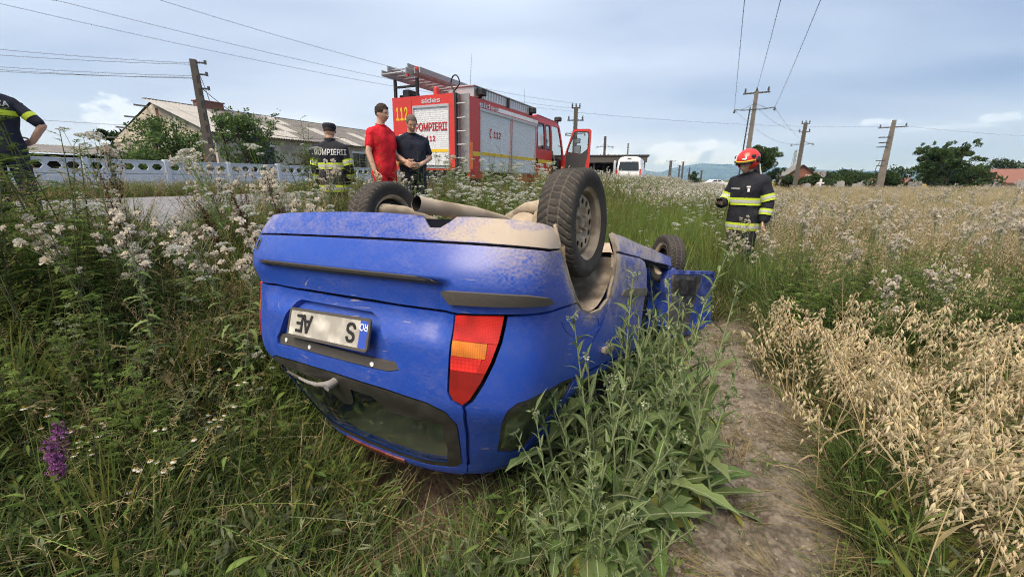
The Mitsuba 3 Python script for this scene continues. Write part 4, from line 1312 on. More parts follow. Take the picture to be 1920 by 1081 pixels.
def person(name, label, loc, face, J, top, trousers, bare_arms=False, hair='mat_hair', headgear=None, head_rot=(0, 0, 0), scale=1.0, bands=False, bare_hands=True, hands=(.5, .5), sleeve=.30, belly=0.0, group=None):
    """face: direction the body faces (x, y). J overrides joints given for a body facing +y, x to its right side."""
    j = dict(hipL=(-.09, 0, .93), hipR=(.09, 0, .93), kneeL=(-.105, .03, .50), kneeR=(.105, .03, .50), ankL=(-.115, -.01, .09), ankR=(.115, -.01, .09),
             shL=(-.18, -.01, 1.395), shR=(.18, -.01, 1.395), elL=(-.25, -.02, 1.14), elR=(.25, -.02, 1.14), wrL=(-.25, .08, .90), wrR=(.25, .08, .90), neck=(0, -.005, 1.485), head=(0, .025, 1.645), chest=(0, 0, 1.30))
    j.update(J)
    j = {k: np.array(v, float) for k, v in j.items()}
    fx, fy = np.asarray(face, float) / np.hypot(*face)
    R = np.array([[fy, fx, 0], [-fx, fy, 0], [0, 0, 1.0]])
    W = TW(mat4(R, loc, scale))
    hR = Rot.from_euler('xyz', head_rot, degrees=True).as_matrix()
    headm = HEAD.transform(np.hstack([hR, j['head'][:, None]]).tolist())

    def limbs(k, grow, upto=1.0, hip=.085):
        a = [bone(j['hip' + k], j['knee' + k], hip + grow, .058 + grow), bone(j['knee' + k], j['ank' + k], .058 + grow, .042 + grow)]
        return union(a)

    def torso(grow):
        c = j['chest']
        return union([m3.Manifold.batch_hull([ball((s * .075, 0, .95), .105 + grow) for s in (1, -1)] + [ball((c[0] * .5 + s * .06, c[1] * .5 + .02 * belly * 4, 1.12), .105 + grow + belly) for s in (1, -1)]),
                      m3.Manifold.batch_hull([ball((c[0] * .5 + s * .06, c[1] * .5 + .02 * belly * 4, 1.12), .105 + grow + belly) for s in (1, -1)] + [ball(c + [s * .085, .0, .0], .112 + grow + belly * .3) for s in (1, -1)]),
                      m3.Manifold.batch_hull([ball(c + [s * .085, .0, .0], .112 + grow) for s in (1, -1)] + [ball(j['sh' + k] + [0, 0, -.01], .058 + grow) for k in 'LR'] + [ball(j['neck'] - [0, 0, .02], .062 + grow * .5)])])

    def arm(k, grow, cut=1.0):
        e, s_, w_ = j['el' + k], j['sh' + k], j['wr' + k]
        if cut <= 1:
            return bone(s_, s_ + (e - s_) * cut, .056 + grow, .048 + grow)
        return union([bone(s_, e, .056 + grow, .046 + grow), bone(e, e + (w_ - e) * (cut - 1), .046 + grow, .036 + grow)])

    neckm = bone(j['neck'], j['head'] + hR @ [0, -.02, -.05], .056, .052)
    core = union([torso(-.004), limbs('L', -.006), limbs('R', -.006), arm('L', -.006, 2.0), arm('R', -.006, 2.0), neckm])
    hs = []
    for k, s_ in (('L', 1), ('R', -1)):
        d = j['wr' + k] - j['el' + k]
        pn = j.get('palm' + k, np.array([-s_ * -1.0 * (1 if k == 'R' else 1), .15, .0]) * (1 if k == 'L' else -1) * -1)
        hs.append(hand(j['wr' + k], j.get('hand' + k, d), pn, hands[0 if k == 'L' else 1], thumb_side=j['thumb' + k][0] if 'thumb' + k in j else (1 if k == 'L' else 1)))
    foot = [m3.Manifold.batch_hull([ball(j['ank' + k] + [0, -.02, -.04], .04), ball(j['ank' + k] + [0, .15, -.055], .03)]) for k in 'LR']
    bodym = soften(union([core] + foot), .035, 8)
    fine = soften(union([headm, neckm]), .012, 1)
    hm = [soften(h_, .006, 4) for h_ in hs]
    base = m3.Manifold(m3.Mesh(np.asarray(bodym.vertices, np.float32), np.asarray(bodym.faces, np.uint32)))
    for t_ in [fine] + hm:
        mm = m3.Manifold(m3.Mesh(np.asarray(t_.vertices, np.float32), np.asarray(t_.faces, np.uint32)))
        base = base + mm
    key = fresh(name)
    tag(key, label, 'person', group)
    bV, bF, _ = meshkit.arrays(base)
    bm = trimesh.Trimesh(bV, bF, process=True)
    scene[key] = {**mikit.ply(bm, 'mat_skin', smooth=True, color=tint(bm, 'mat_skin')), 'to_world': W}

    def part(n, mesh, mat, parent=None, **kw):
        kw.setdefault('smooth', 60)
        return put(n, mesh, mat, parent or key, W, **kw)

    hx = lambda m: xf(m, mat4(hR, j['head']))
    part('eyes', hx(cat(*[trimesh.creation.icosphere(1, .0052).apply_transform(mat4(np.diag([1.3, .5, .55]), (s_ * .031, .0815, .016))) for s_ in (1, -1)])), 'mat_eye')
    part('brows', hx(cat(*[tube([(s_ * .016, .091, .033), (s_ * .032, .087, .037), (s_ * .047, .077, .033)], 0.0016, 5) for s_ in (1, -1)])), hair if hair else 'mat_hair')
    part('lips', hx(tube([(-.022, .084, -.044), (0, .0945, -.043), (.022, .084, -.044)], [.003, .006, .003], 6)), 'mat_lips')
    # clothes
    legs = union([limbs('L', .022, hip=.088), limbs('R', .022, hip=.088), m3.Manifold.batch_hull([ball((s_ * .075, 0, .95), .112) for s_ in (1, -1)])])
    part('trousers', soften(legs, .03, 8), trousers)
    for k in 'LR':
        part('boot', soften(m3.Manifold.batch_hull([ball(j['ank' + k] + [0, -.02, -.045], .05), ball(j['ank' + k] + [0, .17, -.055], .038)]) + bone(j['ank' + k] + [0, -.01, .14], j['ank' + k], .062, .056), .03, 6), 'mat_boot')
    g = .036 if bands else .016
    tor = torso(g)
    if bands:
        tor = tor + m3.Manifold.batch_hull([ball((s_ * .075, 0, z), .145) for s_ in (1, -1) for z in (.80, .98)])
    else:
        tor = tor + m3.Manifold.batch_hull([ball((s_ * .075, 0, z), .122) for s_ in (1, -1) for z in (.86, .98)])
    arms = {k: arm(k, g * .8, sleeve * (2 if not bare_arms else 1) if bare_arms else 1.93) for k in 'LR'}
    cut_z = .70 if bands else .80
    coat = union([tor, arms['L'], arms['R']])
    cm = soften(coat, .022, 8)
    cm = trimesh.intersections.slice_mesh_plane(cm, [0, 0, 1], [0, 0, cut_z], cap=False)
    # folds
    vv = np.asarray(cm.vertices)
    cm.vertices = vv + np.asarray(cm.vertex_normals) * (.042 * (meshkit.fbm(vv * [10, 10, 5] + vv[:, [2, 0, 1]] * 4, 3, len(label)) - .5))[:, None]
    jk = part('jacket' if bands else 'shirt', cm, top)
    if not bands:
        part('collar', lathe([(.066, .0), (.078, .03), (.074, .032), (.062, .004)], 24).apply_transform(mat4(Rot.from_euler('x', -12, degrees=True).as_matrix(), j['neck'] + [0, 0, .0])), top, jk)
    if bands:
        part('collar', lathe([(.072, -.02), (.082, .06), (.076, .062), (.066, -.02)], 24).apply_transform(mat4(Rot.from_euler('x', -10, degrees=True).as_matrix(), j['neck'] + [0, 0, .0])), top, jk)
        tm = soften(tor, .022, 8)
        ams = {k: soften(arms[k], .018, 4) for k in 'LR'}

        def ring(m, o, ax, half, mat, off):
            ax = np.asarray(ax, float) / np.linalg.norm(ax)
            q = trimesh.intersections.slice_mesh_plane(m, ax, np.asarray(o) - ax * half, cap=False)
            q = trimesh.intersections.slice_mesh_plane(q, -ax, np.asarray(o) + ax * half, cap=False)
            if not len(q.faces):
                return
            q.vertices = np.asarray(q.vertices) + np.asarray(q.vertex_normals) * off
            return q

        def band(m, o, ax, wd=.10):
            a_ = np.asarray(ax, float) / np.linalg.norm(ax)
            y_ = ring(m, o, a_, wd / 2, None, .012)
            s2 = ring(m, o, a_, wd * .2, None, .0155)
            b_ = part('reflective_band', y_, 'mat_lime', jk)
            part('silver_strip', s2, 'mat_reflex', b_)

        band(tm, (0, 0, 1.14), (0, 0, 1))
        band(tm, (0, 0, .80), (0, 0, 1))
        for k in 'LR':
            s_, e, w_ = j['sh' + k], j['el' + k], j['wr' + k]
            band(ams[k], s_ + (e - s_) * .80, e - s_, .09)
            band(ams[k], e + (w_ - e) * .55, w_ - e, .08)
    return key, part, j, hR, W, cm


def project_text(txt, h, cm, cx, cz, sign, mat_depth=.004, bold=True, width=1.0):
    """Lettering wrapped on the back (sign -1) or chest (+1) of a jacket."""
    t = meshkit.text_mesh(txt, h, mat_depth, bold)
    v = np.asarray(t.vertices).copy()
    v[:, 0] -= v[:, 0].mean()
    v[:, 0] *= width
    x = cx + (-sign) * v[:, 0] * -1 * (-1)
    x = cx + v[:, 0] * (1 if sign < 0 else -1)
    z = cz + v[:, 1]
    cv = np.asarray(cm.vertices)
    sel = cv[cv[:, 1] * sign > 0]
    from scipy.spatial import cKDTree
    kd = cKDTree(sel[:, [0, 2]])
    d, i = kd.query(np.stack([x, z], 1), 6)
    w = 1 / (d + 1e-3)
    y = (sel[i, 1] * w).sum(1) / w.sum(1) + sign * (.006 + v[:, 2])
    f = np.asarray(t.faces)
    return trimesh.Trimesh(np.stack([x, y, z], 1), f, process=False)


def zat(x, y):
    return float(height(np.array([x]), np.array([y]))[0])


# firefighter at the right, looking at his phone
fx, fy = 3.47, 6.08
k, part, j, hR, W, cm = person('person', 'firefighter in a red helmet and dark suit looking down at a phone', (fx, fy, zat(fx, fy) - .04), (-.86, -.51),
    dict(elR=(.27, .03, 1.16), wrR=(.20, .27, 1.10), handR=(-.35, .9, .1), palmR=(-.2, -.1, 1), elL=(-.285, -.03, 1.14), wrL=(-.29, .02, .90), shL=(-.20, -.01, 1.405), shR=(.20, -.01, 1.405),
         head=(0.02, .075, 1.62), hipL=(-.10, 0, .93), hipR=(.10, 0, .93), kneeL=(-.13, .03, .5), kneeR=(.12, .05, .5), ankL=(-.15, -.02, .09), ankR=(.14, 0, .09)),
    'mat_turnout', 'mat_turnout', bands=True, head_rot=(-20, 0, -4), scale=1.06, hands=(.55, .75))
hm = lambda m: xf(m, mat4(hR @ Rot.from_euler('x', 6, degrees=True).as_matrix(), j['head'], 1.10) @ mat4(None, (0, -.016, .004)))
shell = ball((0, -.015, .055), .135, .92, 1.08, .98, 40) - ball((0, -.015, .05), .122, .90, 1.06, .96, 40)
cutb = m3.Manifold.cube((.5, .5, .4), True).translate((0, .30, -.20)).rotate((18, 0, 0))
low_ = m3.Manifold.cube((.6, .6, .3), True).translate((0, 0, -.20))
shell = shell - low_ - m3.Manifold.cube((.4, .3, .3), True).translate((0, .205, -.095))
sh = shell.refine_to_length(.02)
hk = part('helmet', hm(trimesh.Trimesh(*meshkit.arrays(sh)[:2], process=False)), 'mat_helmet', smooth=45, label='red rescue helmet with a pale mark and dark side discs')
part('helmet_rim', hm(tube([(.118 * math.sin(a), -.01 + .145 * math.cos(a), .058 + .0 * a) for a in np.linspace(-1.35, 1.35, 20)], .009, 8)), 'mat_yellow_tape', hk)
part('visor', hm(tube([(.116 * math.sin(a), -.012 + .146 * math.cos(a), .042) for a in np.linspace(-1.2, 1.2, 20)], .012, 8)), 'mat_black', hk)
for s_ in (1, -1):
    part('side_disc', hm(xf(lathe([(0, .012), (.03, .012), (.038, .0), (.038, -.02)], 24, 'x'), mat4(np.diag([s_, 1.0, 1.0]), (s_ * .124, -.02, .055)))), 'mat_black', hk)
    part('side_disc', hm(xf(lathe([(0, .010), (.018, .010), (.022, .0), (.022, -.02)], 20, 'x'), mat4(np.diag([s_, 1.0, 1.0]), (s_ * .113, .04, .105)))), 'mat_black', hk)
for pts in ([(-.055, .108, .125), (-.062, .118, .085)], [(-.062, .118, .085), (-.02, .132, .09)]):
    part('pale_mark', hm(tube(pts, .010, 6)), 'mat_white_paint', hk)
for pts in ([(.095, .055, .13), (.106, .062, .08)], [(.106, .062, .08), (.085, .10, .082)]):
    part('pale_mark', hm(tube(pts, .009, 6)), 'mat_white_paint', hk)
part('neck_curtain', hm(patch(rounded(sg.box(-1.25, -.17, 1.25, .0), .02), .06, lambda a, b: (np.stack([.118 * np.sin(a), -.03 - (.118 - b * .35) * np.cos(a), b - .02], -1), np.stack([np.sin(a), -np.cos(a), 0 * a], -1)), .006)), 'mat_white_paint', label='white neck curtain hanging from the helmet')
ph = j['wrR'] + np.array([-.05, .105, .045])
pk = fresh('mobile_phone')
scene[pk] = {**mikit.ply(xf(box(-.036, .036, -.075, .075, -.004, .004, .003), mat4(Rot.from_euler('xyz', (-62 + 90, 8, 20), degrees=True).as_matrix(), ph)), 'mat_black'), 'to_world': W}
tag(pk, 'dark mobile phone held by the firefighter in the red helmet', 'phone')
part('name_tape', project_text('POMPIERI', .022, cm, .10, 1.30, 1), 'mat_reflex', smooth=False)
part('chest_badge', cat(box(-.125, -.075, .158, .164, 1.325, 1.345), box(-.12, -.09, .158, .164, 1.27, 1.315)), 'mat_white_paint', smooth=False)

# man in red
fx, fy = -1.86, 6.10
person('person', 'young dark haired man in a red polo shirt and red trousers standing on the verge', (fx, fy, .71), (.80, -.42),
       dict(elR=(.24, -.03, 1.14), wrR=(.24, .06, .89), elL=(-.235, -.01, 1.14), wrL=(-.21, .20, 1.03), head=(.0, .04, 1.645)), 'mat_red_cloth', 'mat_red_cloth', bare_arms=True, sleeve=.62, head_rot=(-12, 0, 10), scale=1.02, hands=(.4, .4))
k_red = 'person_001'


def add_hair(k, W_, j_, hR_, mat, full):
    cap = ball((0, -.012, .030), .1, .82, .965, 1.06, 30) - m3.Manifold.cube((.3, .3, .3), True).translate((0, .0, -.185 if full else -.15)) - m3.Manifold.cube((.3, .2, .3), True).translate((0, .145, -.075 if full else -.065)) - m3.Manifold.cube((.3, .11, .2), True).translate((0, .03, -.085))
    t = cap.refine_to_length(.008)
    V, F, _ = meshkit.arrays(t)
    d = V - [0, -.02, .03]
    nn = d / np.linalg.norm(d, axis=1, keepdims=True)
    amp = .030 if full else .003
    V = V + nn * (amp * (meshkit.fbm(V * 55, 3, 4) - .35) * np.clip((V[:, 2] - .0) / .06, .1, 1))[:, None]
    return put('hair', xf(trimesh.Trimesh(V, F, process=False), mat4(hR_, j_)), mat, k, W_)


fc = np.array([.80, -.42]) / np.hypot(.80, -.42)
W_r = TW(mat4(np.array([[fc[1], fc[0], 0], [-fc[0], fc[1], 0], [0, 0, 1.0]]), (fx, fy, .71), 1.02))
add_hair('person_001', W_r, np.array([0, .04, 1.645]), Rot.from_euler('xyz', (-12, 0, 10), degrees=True).as_matrix(), 'mat_hair', True)

# man in navy, balding
fx, fy = -1.52, 6.45
r_ = person('person', 'balding man in a navy shirt and trousers standing with folded hands before the fire engine', (fx, fy, .70), (.42, -.90),
       dict(elR=(.275, -.04, 1.16), wrR=(.13, .16, 1.04), elL=(-.275, -.02, 1.15), wrL=(-.06, .19, 1.03), handR=(-.8, .4, .0), handL=(.8, .35, .0), palmR=(0, -1, .2), palmL=(0, -1, .2), head=(0, .065, 1.63), shL=(-.20, -.01, 1.395), shR=(.20, -.01, 1.395)), 'mat_navy', 'mat_navy', bare_arms=True, sleeve=.66, head_rot=(-32, 0, 0), scale=.98, hair='mat_grey_hair', belly=.035, hands=(.8, .8))
add_hair(r_[0], r_[4], r_[2]['head'], r_[3], 'mat_grey_hair', False)
for s_ in (1, -1):
    r_[1]('shoulder_tab', xf(box(-.03, .03, -.045, .045, -.006, .006, .003), mat4(Rot.from_euler('y', s_ * 22, degrees=True).as_matrix(), r_[2]['shL' if s_ < 0 else 'shR'] + [-s_ * .03, 0, .075])), 'mat_white_paint', smooth=False)
r_[1]('belt', lathe([(.155, .93), (.165, .945), (.165, .975), (.155, .99)], 32).apply_transform(np.diag([1.15, .85, 1, 1.0])), 'mat_black')

# firefighter with a cap, seen from behind
fx, fy = -2.93, 6.85
k, part, j, hR, W, cm = person('person', 'firefighter in dark turnout coat and cap seen from behind near the bushes', (fx, fy, .54), (-.10, 1.0), dict(head=(0, .03, 1.645)), 'mat_turnout', 'mat_turnout', bands=True, head_rot=(-6, 0, 0), scale=1.03)
ck = part('cap', xf(lathe([(.085, .02), (.098, .05), (.105, .10), (.09, .125), (0, .13)], 28), mat4(hR @ np.diag([.95, 1.08, 1]), j['head'])), 'mat_turnout', label='dark peaked cap')
part('cap_peak', xf(patch(sg.Point(0, .05).buffer(.085).intersection(sg.box(-.1, .07, .1, .2)), .02, plane_map((0, 0, .045), (1, 0, 0), (0, 1, -.2)), .006), mat4(hR, j['head'])), 'mat_turnout', ck)
add_hair(k, W, j['head'], hR, 'mat_hair', False)
part('back_lettering', project_text('POMPIERII', .085, cm, 0, 1.30, -1, width=.74), 'mat_reflex', smooth=False)

# firefighter at the left edge
fx, fy = -6.20, 5.15
r_ = person('person', 'uniformed man in a dark shirt with a yellow stripe, back turned, at the left edge', (fx, fy, .93), (-.72, .70), dict(elR=(.37, -.10, 1.16), wrR=(.25, .02, .98), elL=(-.37, -.10, 1.16), wrL=(-.25, .02, .98), palmR=(-1, .2, 0), palmL=(1, .2, 0), handR=(-.6, .6, -.2), handL=(.6, .6, -.2), head=(0, .02, 1.645)), 'mat_navy', 'mat_navy', bare_arms=True, sleeve=.86, head_rot=(-4, 0, -10), scale=1.05)
add_hair(r_[0], r_[4], r_[2]['head'], r_[3], 'mat_hair', False)
cm = r_[5]
r_[1]('back_lettering', project_text('POLIȚIA', .055, cm, 0, 1.345, -1, width=.95), 'mat_reflex', smooth=False)


def shirt_band(m, o, ax, half, off=.006):
    ax = np.asarray(ax, float) / np.linalg.norm(ax)
    q = trimesh.intersections.slice_mesh_plane(m, ax, np.asarray(o) - ax * half, cap=False)
    q = trimesh.intersections.slice_mesh_plane(q, -ax, np.asarray(o) + ax * half, cap=False)
    q.vertices = np.asarray(q.vertices) + np.asarray(q.vertex_normals) * off
    return q


cz = trimesh.intersections.slice_mesh_plane(trimesh.intersections.slice_mesh_plane(cm, [1, 0, 0], [-.20, 0, 0], cap=False), [-1, 0, 0], [.20, 0, 0], cap=False)
r_[1]('yellow_stripe', shirt_band(cz, (0, 0, 1.275), (0, 0, 1), .028), 'mat_lime')
for s_ in (1, -1):
    sd = trimesh.intersections.slice_mesh_plane(cm, [s_, 0, 0], [s_ * .205, 0, 0], cap=False)
    sh_, el_ = np.array([s_ * .185, -.01, 1.43]), np.array([s_ * .37, -.10, 1.16])
    r_[1]('yellow_stripe', shirt_band(sd, sh_ + (el_ - sh_) * .62, el_ - sh_, .025), 'mat_lime')

# person sitting in the open cab door of the fire engine
q = TRUCK @ np.array([6.28, .42, .60, 1.0])
r_ = person('person', 'person in a dark shirt sitting in the open cab door of the fire engine', tuple(q[:3]), (math.cos(math.radians(61.8)), math.sin(math.radians(61.8))),
            dict(kneeL=(-.11, .42, .90), kneeR=(.11, .42, .90), ankL=(-.11, .45, .50), ankR=(.11, .45, .50), elR=(.32, .04, 1.16), wrR=(.34, .16, .94)), 'mat_navy', 'mat_navy', bare_arms=True, sleeve=.62, scale=1.0)
add_hair(r_[0], r_[4], r_[2]['head'], r_[3], 'mat_hair', False)
# ------------------------------------------------------------------ fence, buildings, poles, vehicles, trees, graves, hills
material('mat_fence', (0.56, 0.60, 0.66), rough=0.8)
material('mat_plaster', lambda p, n, uv: mix((0.30, 0.27, 0.22), (0.50, 0.46, 0.38), sstep(.25, .7, fbm(p.x * .9, p.y * .9, p.z * 1.4, 4))), rough=0.95)
material('mat_roof_sheet', lambda p, n, uv: mix((0.085, 0.083, 0.08), (0.19, 0.185, 0.18), fbm(p.x * 1.2, p.y * 1.2, p.z * 3, 4)), rough=0.95)
material('mat_roof_pale', (0.32, 0.315, 0.30), rough=0.9)
material('mat_brick', (0.19, 0.085, 0.06), rough=0.9)
material('mat_roof_tile', (0.20, 0.095, 0.075), rough=0.85)
material('mat_dark_wood', (0.035, 0.03, 0.028), rough=0.9)
material('mat_grey_wall', (0.24, 0.23, 0.21), rough=0.95)
material('mat_concrete', lambda p, n, uv: mix((0.10, 0.093, 0.083), (0.19, 0.175, 0.155), fbm(p.x * 4, p.y * 4, p.z * 2, 3)), rough=0.95)
material('mat_old_concrete', (0.085, 0.077, 0.068), rough=0.95)
material('mat_iron', (0.045, 0.045, 0.048), rough=0.6)
material('mat_wire', (0.05, 0.05, 0.055), rough=0.6)
material('mat_stone', (0.28, 0.28, 0.28), rough=0.9)
material('mat_white_stone', (0.62, 0.62, 0.62), rough=0.8)
material('mat_van', (0.72, 0.74, 0.76), rough=0.3, clear=0.5)
material('mat_dark_window', (0.02, 0.024, 0.026), rough=0.08, spec=0.6)
material('mat_bark', (0.06, 0.048, 0.038), rough=0.95)

# road-frame builder: x along the road, y to its left
ROADM = np.eye(4)
ROADM[:2, 0], ROADM[:2, 1] = RD, RN
W_RD = TW(ROADM)


def rp(name, mesh, mat, parent=None, **kw):
    return obj(name, mesh, mat, parent, to_world=W_RD, **kw)


# --- the white concrete fence: posts and panels with six-sided openings
fence = thing('concrete_fence', 'white painted concrete fence with six sided openings along the far roadside', 'fence')
FS = 19.7
for i in range(13):
    t0 = 2.25 + 2.42 * i - 4.84
    rp('post', box(t0 - .085, t0 + .085, FS - .10, FS + .10, .9, 2.27, .02), 'mat_fence', fence)
    a, b = t0 + .085, t0 + 2.42 - .085
    g = sg.box(a, 1.72, b, 2.20)
    for k in range(5):
        c = a + (b - a) * (k + .5) / 5
        w_ = (b - a) / 5 * .42
        g = g.difference(sg.Polygon([(c - w_, 1.98), (c - w_ * .5, 1.87), (c + w_ * .5, 1.87), (c + w_, 1.98), (c + w_ * .5, 2.10), (c - w_ * .5, 2.10)]))
    mp = lambda x, z: (np.stack([x, 0 * x + FS - .03, z], -1), np.tile([0, -1.0, 0], (len(x), 1)))
    mb = lambda x, z: (np.stack([x, 0 * x + FS + .03, z], -1), np.tile([0, 1.0, 0], (len(x), 1)))
    rp('panel', cat(patch(g, .4, mp, .06, edge=.2), patch(g, .4, mb, 0, edge=.2)), 'mat_fence', fence)
    rp('panel', cat(box(a, b, FS - .028, FS + .028, 1.36, 1.705), box(a + .06, b - .06, FS - .04, FS - .028, 1.42, 1.65)), 'mat_fence', fence)
    rp('panel', box(a, b, FS - .028, FS + .028, .90, 1.345), 'mat_fence', fence)
    rp('cap_rail', box(a, b, FS - .05, FS + .05, 2.19, 2.23), 'mat_fence', fence)

# --- the old farm building with a sheet roof
farm = thing('farm_building', 'old plastered farm building with a grey sheet roof and a brick chimney', 'building')
t0, t1, s0, sr, s1 = 15.8, 46.0, 26.9, 32.7, 38.5
gz = 1.0
WINS = [(t, 2.0, 1.55, 1.65) for t in (18.0, 22.3, 26.6, 30.9, 35.2)]
wl = sg.box(t0, gz, t1, 4.30)
for t, z, w, h in WINS:
    wl = wl.difference(sg.box(t, z, t + w, z + h))
wall_map = lambda s_, d: (lambda x, z: (np.stack([x, 0 * x + s_, z], -1), np.tile([0, d, 0.0], (len(x), 1))))
wk = rp('wall', patch(wl, 1.0, wall_map(s0, -1.0), .25, edge=.8), 'mat_plaster', farm)
gb = sg.Polygon([(s0, gz), (s0, 4.32), (sr, 6.28), (s1, 4.32), (s1, gz)]).difference(sg.box(sr - .45, 4.75, sr - .10, 5.95))
rp('gable_wall', patch(gb, 1.0, lambda a, b: (np.stack([0 * a + t0, a, b], -1), np.tile([-1.0, 0, 0], (len(a), 1))), .25, edge=.8), 'mat_plaster', farm)
rp('wall', box(t0, t1, s1 - .25, s1, gz, 4.3), 'mat_plaster', farm)
rp('cornice', cat(box(t0 - .06, t1, s0 - .10, s0 - .003, 4.14, 4.30), box(t0 - .09, t0 - .003, s0 - .1, s1, 4.08, 4.20)), 'mat_plaster', farm)
rp('gable_hatch', box(t0 + .05, t0 + .1, sr - .45, sr - .10, 4.75, 5.95), 'mat_brick', farm, label='narrow rust red hatch in the gable')
rp('brick_patch', cat(box(t0 - .012, t0 + .02, s0 + .25, s0 + 2.4, 1.2, 3.4)), 'mat_brick', farm, label='bare brick where the plaster has fallen')
for t, z, w, h in WINS:
    k = rp('window', box(t, t + w, s0 + .16, s0 + .20, z, z + h), 'mat_dark_window', farm)
    rp('frame', cat(box(t, t + .07, s0 + .10, s0 + .16, z, z + h), box(t + w - .07, t + w, s0 + .10, s0 + .16, z, z + h), box(t + w / 2 - .03, t + w / 2 + .03, s0 + .10, s0 + .16, z, z + h), box(t, t + w, s0 + .10, s0 + .16, z + h * .6, z + h * .6 + .05)), 'mat_grey_wall', k)
    rp('lintel', box(t - .15, t + w + .15, s0 - .03, s0 - .003, z + h, z + h + .16), 'mat_white_stone', k)


def sheet(x0, w, sa, za, sb, zb, waves=6):
    """One corrugated sheet sloping from (sa, za) to (sb, zb)."""
    x = np.linspace(0, w, waves * 4 + 1)
    d = .028 * np.sin(x / w * waves * 2 * np.pi)
    up = np.array([-(zb - za), (sb - sa)])
    up /= np.linalg.norm(up)
    up *= np.sign(up[1])
    A = np.stack([x0 + x, sa + up[0] * d, za + up[1] * d], -1)
    B = np.stack([x0 + x, sb + up[0] * d, zb + up[1] * d], -1)
    m = len(x)
    F = [[i, m + i, i + 1] for i in range(m - 1)] + [[i + 1, m + i, m + i + 1] for i in range(m - 1)]
    return trimesh.Trimesh(np.vstack([A, B]), np.array(F), process=False)


roofk = rp('roof', cat(box(t0 - .5, t1, sr - .10, sr + .10, 6.42, 6.50), box(t0 - .3, t1, s0 - .35, s0 - .25, 4.16, 4.24), box(t0 - .3, t1, s0 + 2.8, s0 + 2.9, 5.22, 5.32)), 'mat_roof_sheet', farm)
rs = np.random.default_rng(5)
sl = lambda u: (s0 - .45 + (sr - s0 + .45) * u, 4.22 + (6.44 - 4.22) * u)
for r_, (u0, u1) in enumerate(((-.0, .36), (.33, .69), (.66, 1.0))):
    for c_ in range(28):
        pale = (c_ < 3) or (r_ == 0 and c_ < 6) or (r_ == 1 and c_ in (3, 4, 9)) or rs.random() < .07
        a_, b_ = sl(u0), sl(u1)
        rp('sheet', sheet(t0 - .55 + c_ * 1.1, 1.14, a_[0], a_[1] + .012 * r_ + .008 * (c_ % 2), b_[0], b_[1] + .012 * r_ + .008 * (c_ % 2)), 'mat_roof_pale' if pale else 'mat_roof_sheet', roofk)
rp('back_slope', sheet(t0 - .05, t1 - t0, s1 + .4, 4.18, sr, 6.44, 30), 'mat_roof_sheet', roofk)
for u in (.12, .38, .64, .9):
    a_ = (sr + (s1 + .3 - sr) * u, 6.40 + (4.2 - 6.40) * u)
    rp('batten', box(t0 - .75 + .3 * u, t0 + 1, a_[0] - .05, a_[0] + .05, a_[1] - .08, a_[1] + .02), 'mat_grey_wall', roofk)
chim = rp('chimney', box(18.4, 20.0, sr - .4, sr + .4, 6.0, 6.82, .02), 'mat_brick', roofk, label='wide brick chimney on the ridge')
rp('chimney_cap', box(18.32, 20.08, sr - .46, sr + .46, 6.80, 6.88, .02), 'mat_roof_tile', roofk)

# --- the long low shed
shed = thing('low_shed', 'long low dark shed with a grey sheet roof behind the white fence', 'shed')
rp('wall', box(-12, 13.6, 31.2, 31.4, .9, 2.7), 'mat_dark_wood', shed)
rp('post', box(-12, 13.6, 30.1, 30.2, 2.55, 2.75), 'mat_dark_wood', shed)
for t in np.arange(-11.5, 13.6, 3.1):
    rp('post', box(t, t + .14, 30.1, 30.24, .9, 2.6), 'mat_dark_wood', shed)
sroof = rp('roof', box(-12.2, 13.9, 29.8, 34.6, 2.70, 2.74), 'mat_dark_wood', shed)
for c_ in range(24):
    rp('sheet', sheet(-12.2 + c_ * 1.09, 1.12, 29.6, 2.80 + .008 * (c_ % 2), 34.8, 3.45 + .008 * (c_ % 2)), 'mat_roof_pale' if c_ in (4, 11, 17) else 'mat_roof_sheet', sroof)

# --- the open barn behind the van
barn = thing('open_barn', 'dark open sided barn with a flat roof behind the white van', 'barn')
M_b = mat4(rotz(math.radians(-6)), (3.5, 45.5, .8))
bp = lambda n, m, mat, par=barn, **k: obj(n, m, mat, par, to_world=TW(M_b), **k)
bp('roof', box(-.5, 10.9, -.6, 9, 3.0, 3.22, .03), 'mat_dark_wood')
bp('fascia', box(-.5, 10.7, -.55, -.45, 2.45, 2.98), 'mat_old_concrete')
bp('rear_wall', box(-.4, 10.8, 8.5, 8.7, 0, 3), 'mat_dark_wood')
for x in (0, 2.6, 5.2, 7.8, 10.4):
    bp('post', box(x, x + .2, -.2, 0, 0, 3), 'mat_old_concrete')
bp('low_wall', box(.2, 10.4, -.12, .05, 0, .95), 'mat_brick')
bp('hay', box(1, 9, 3, 8, 0, 1.6, .3), 'mat_old_concrete')


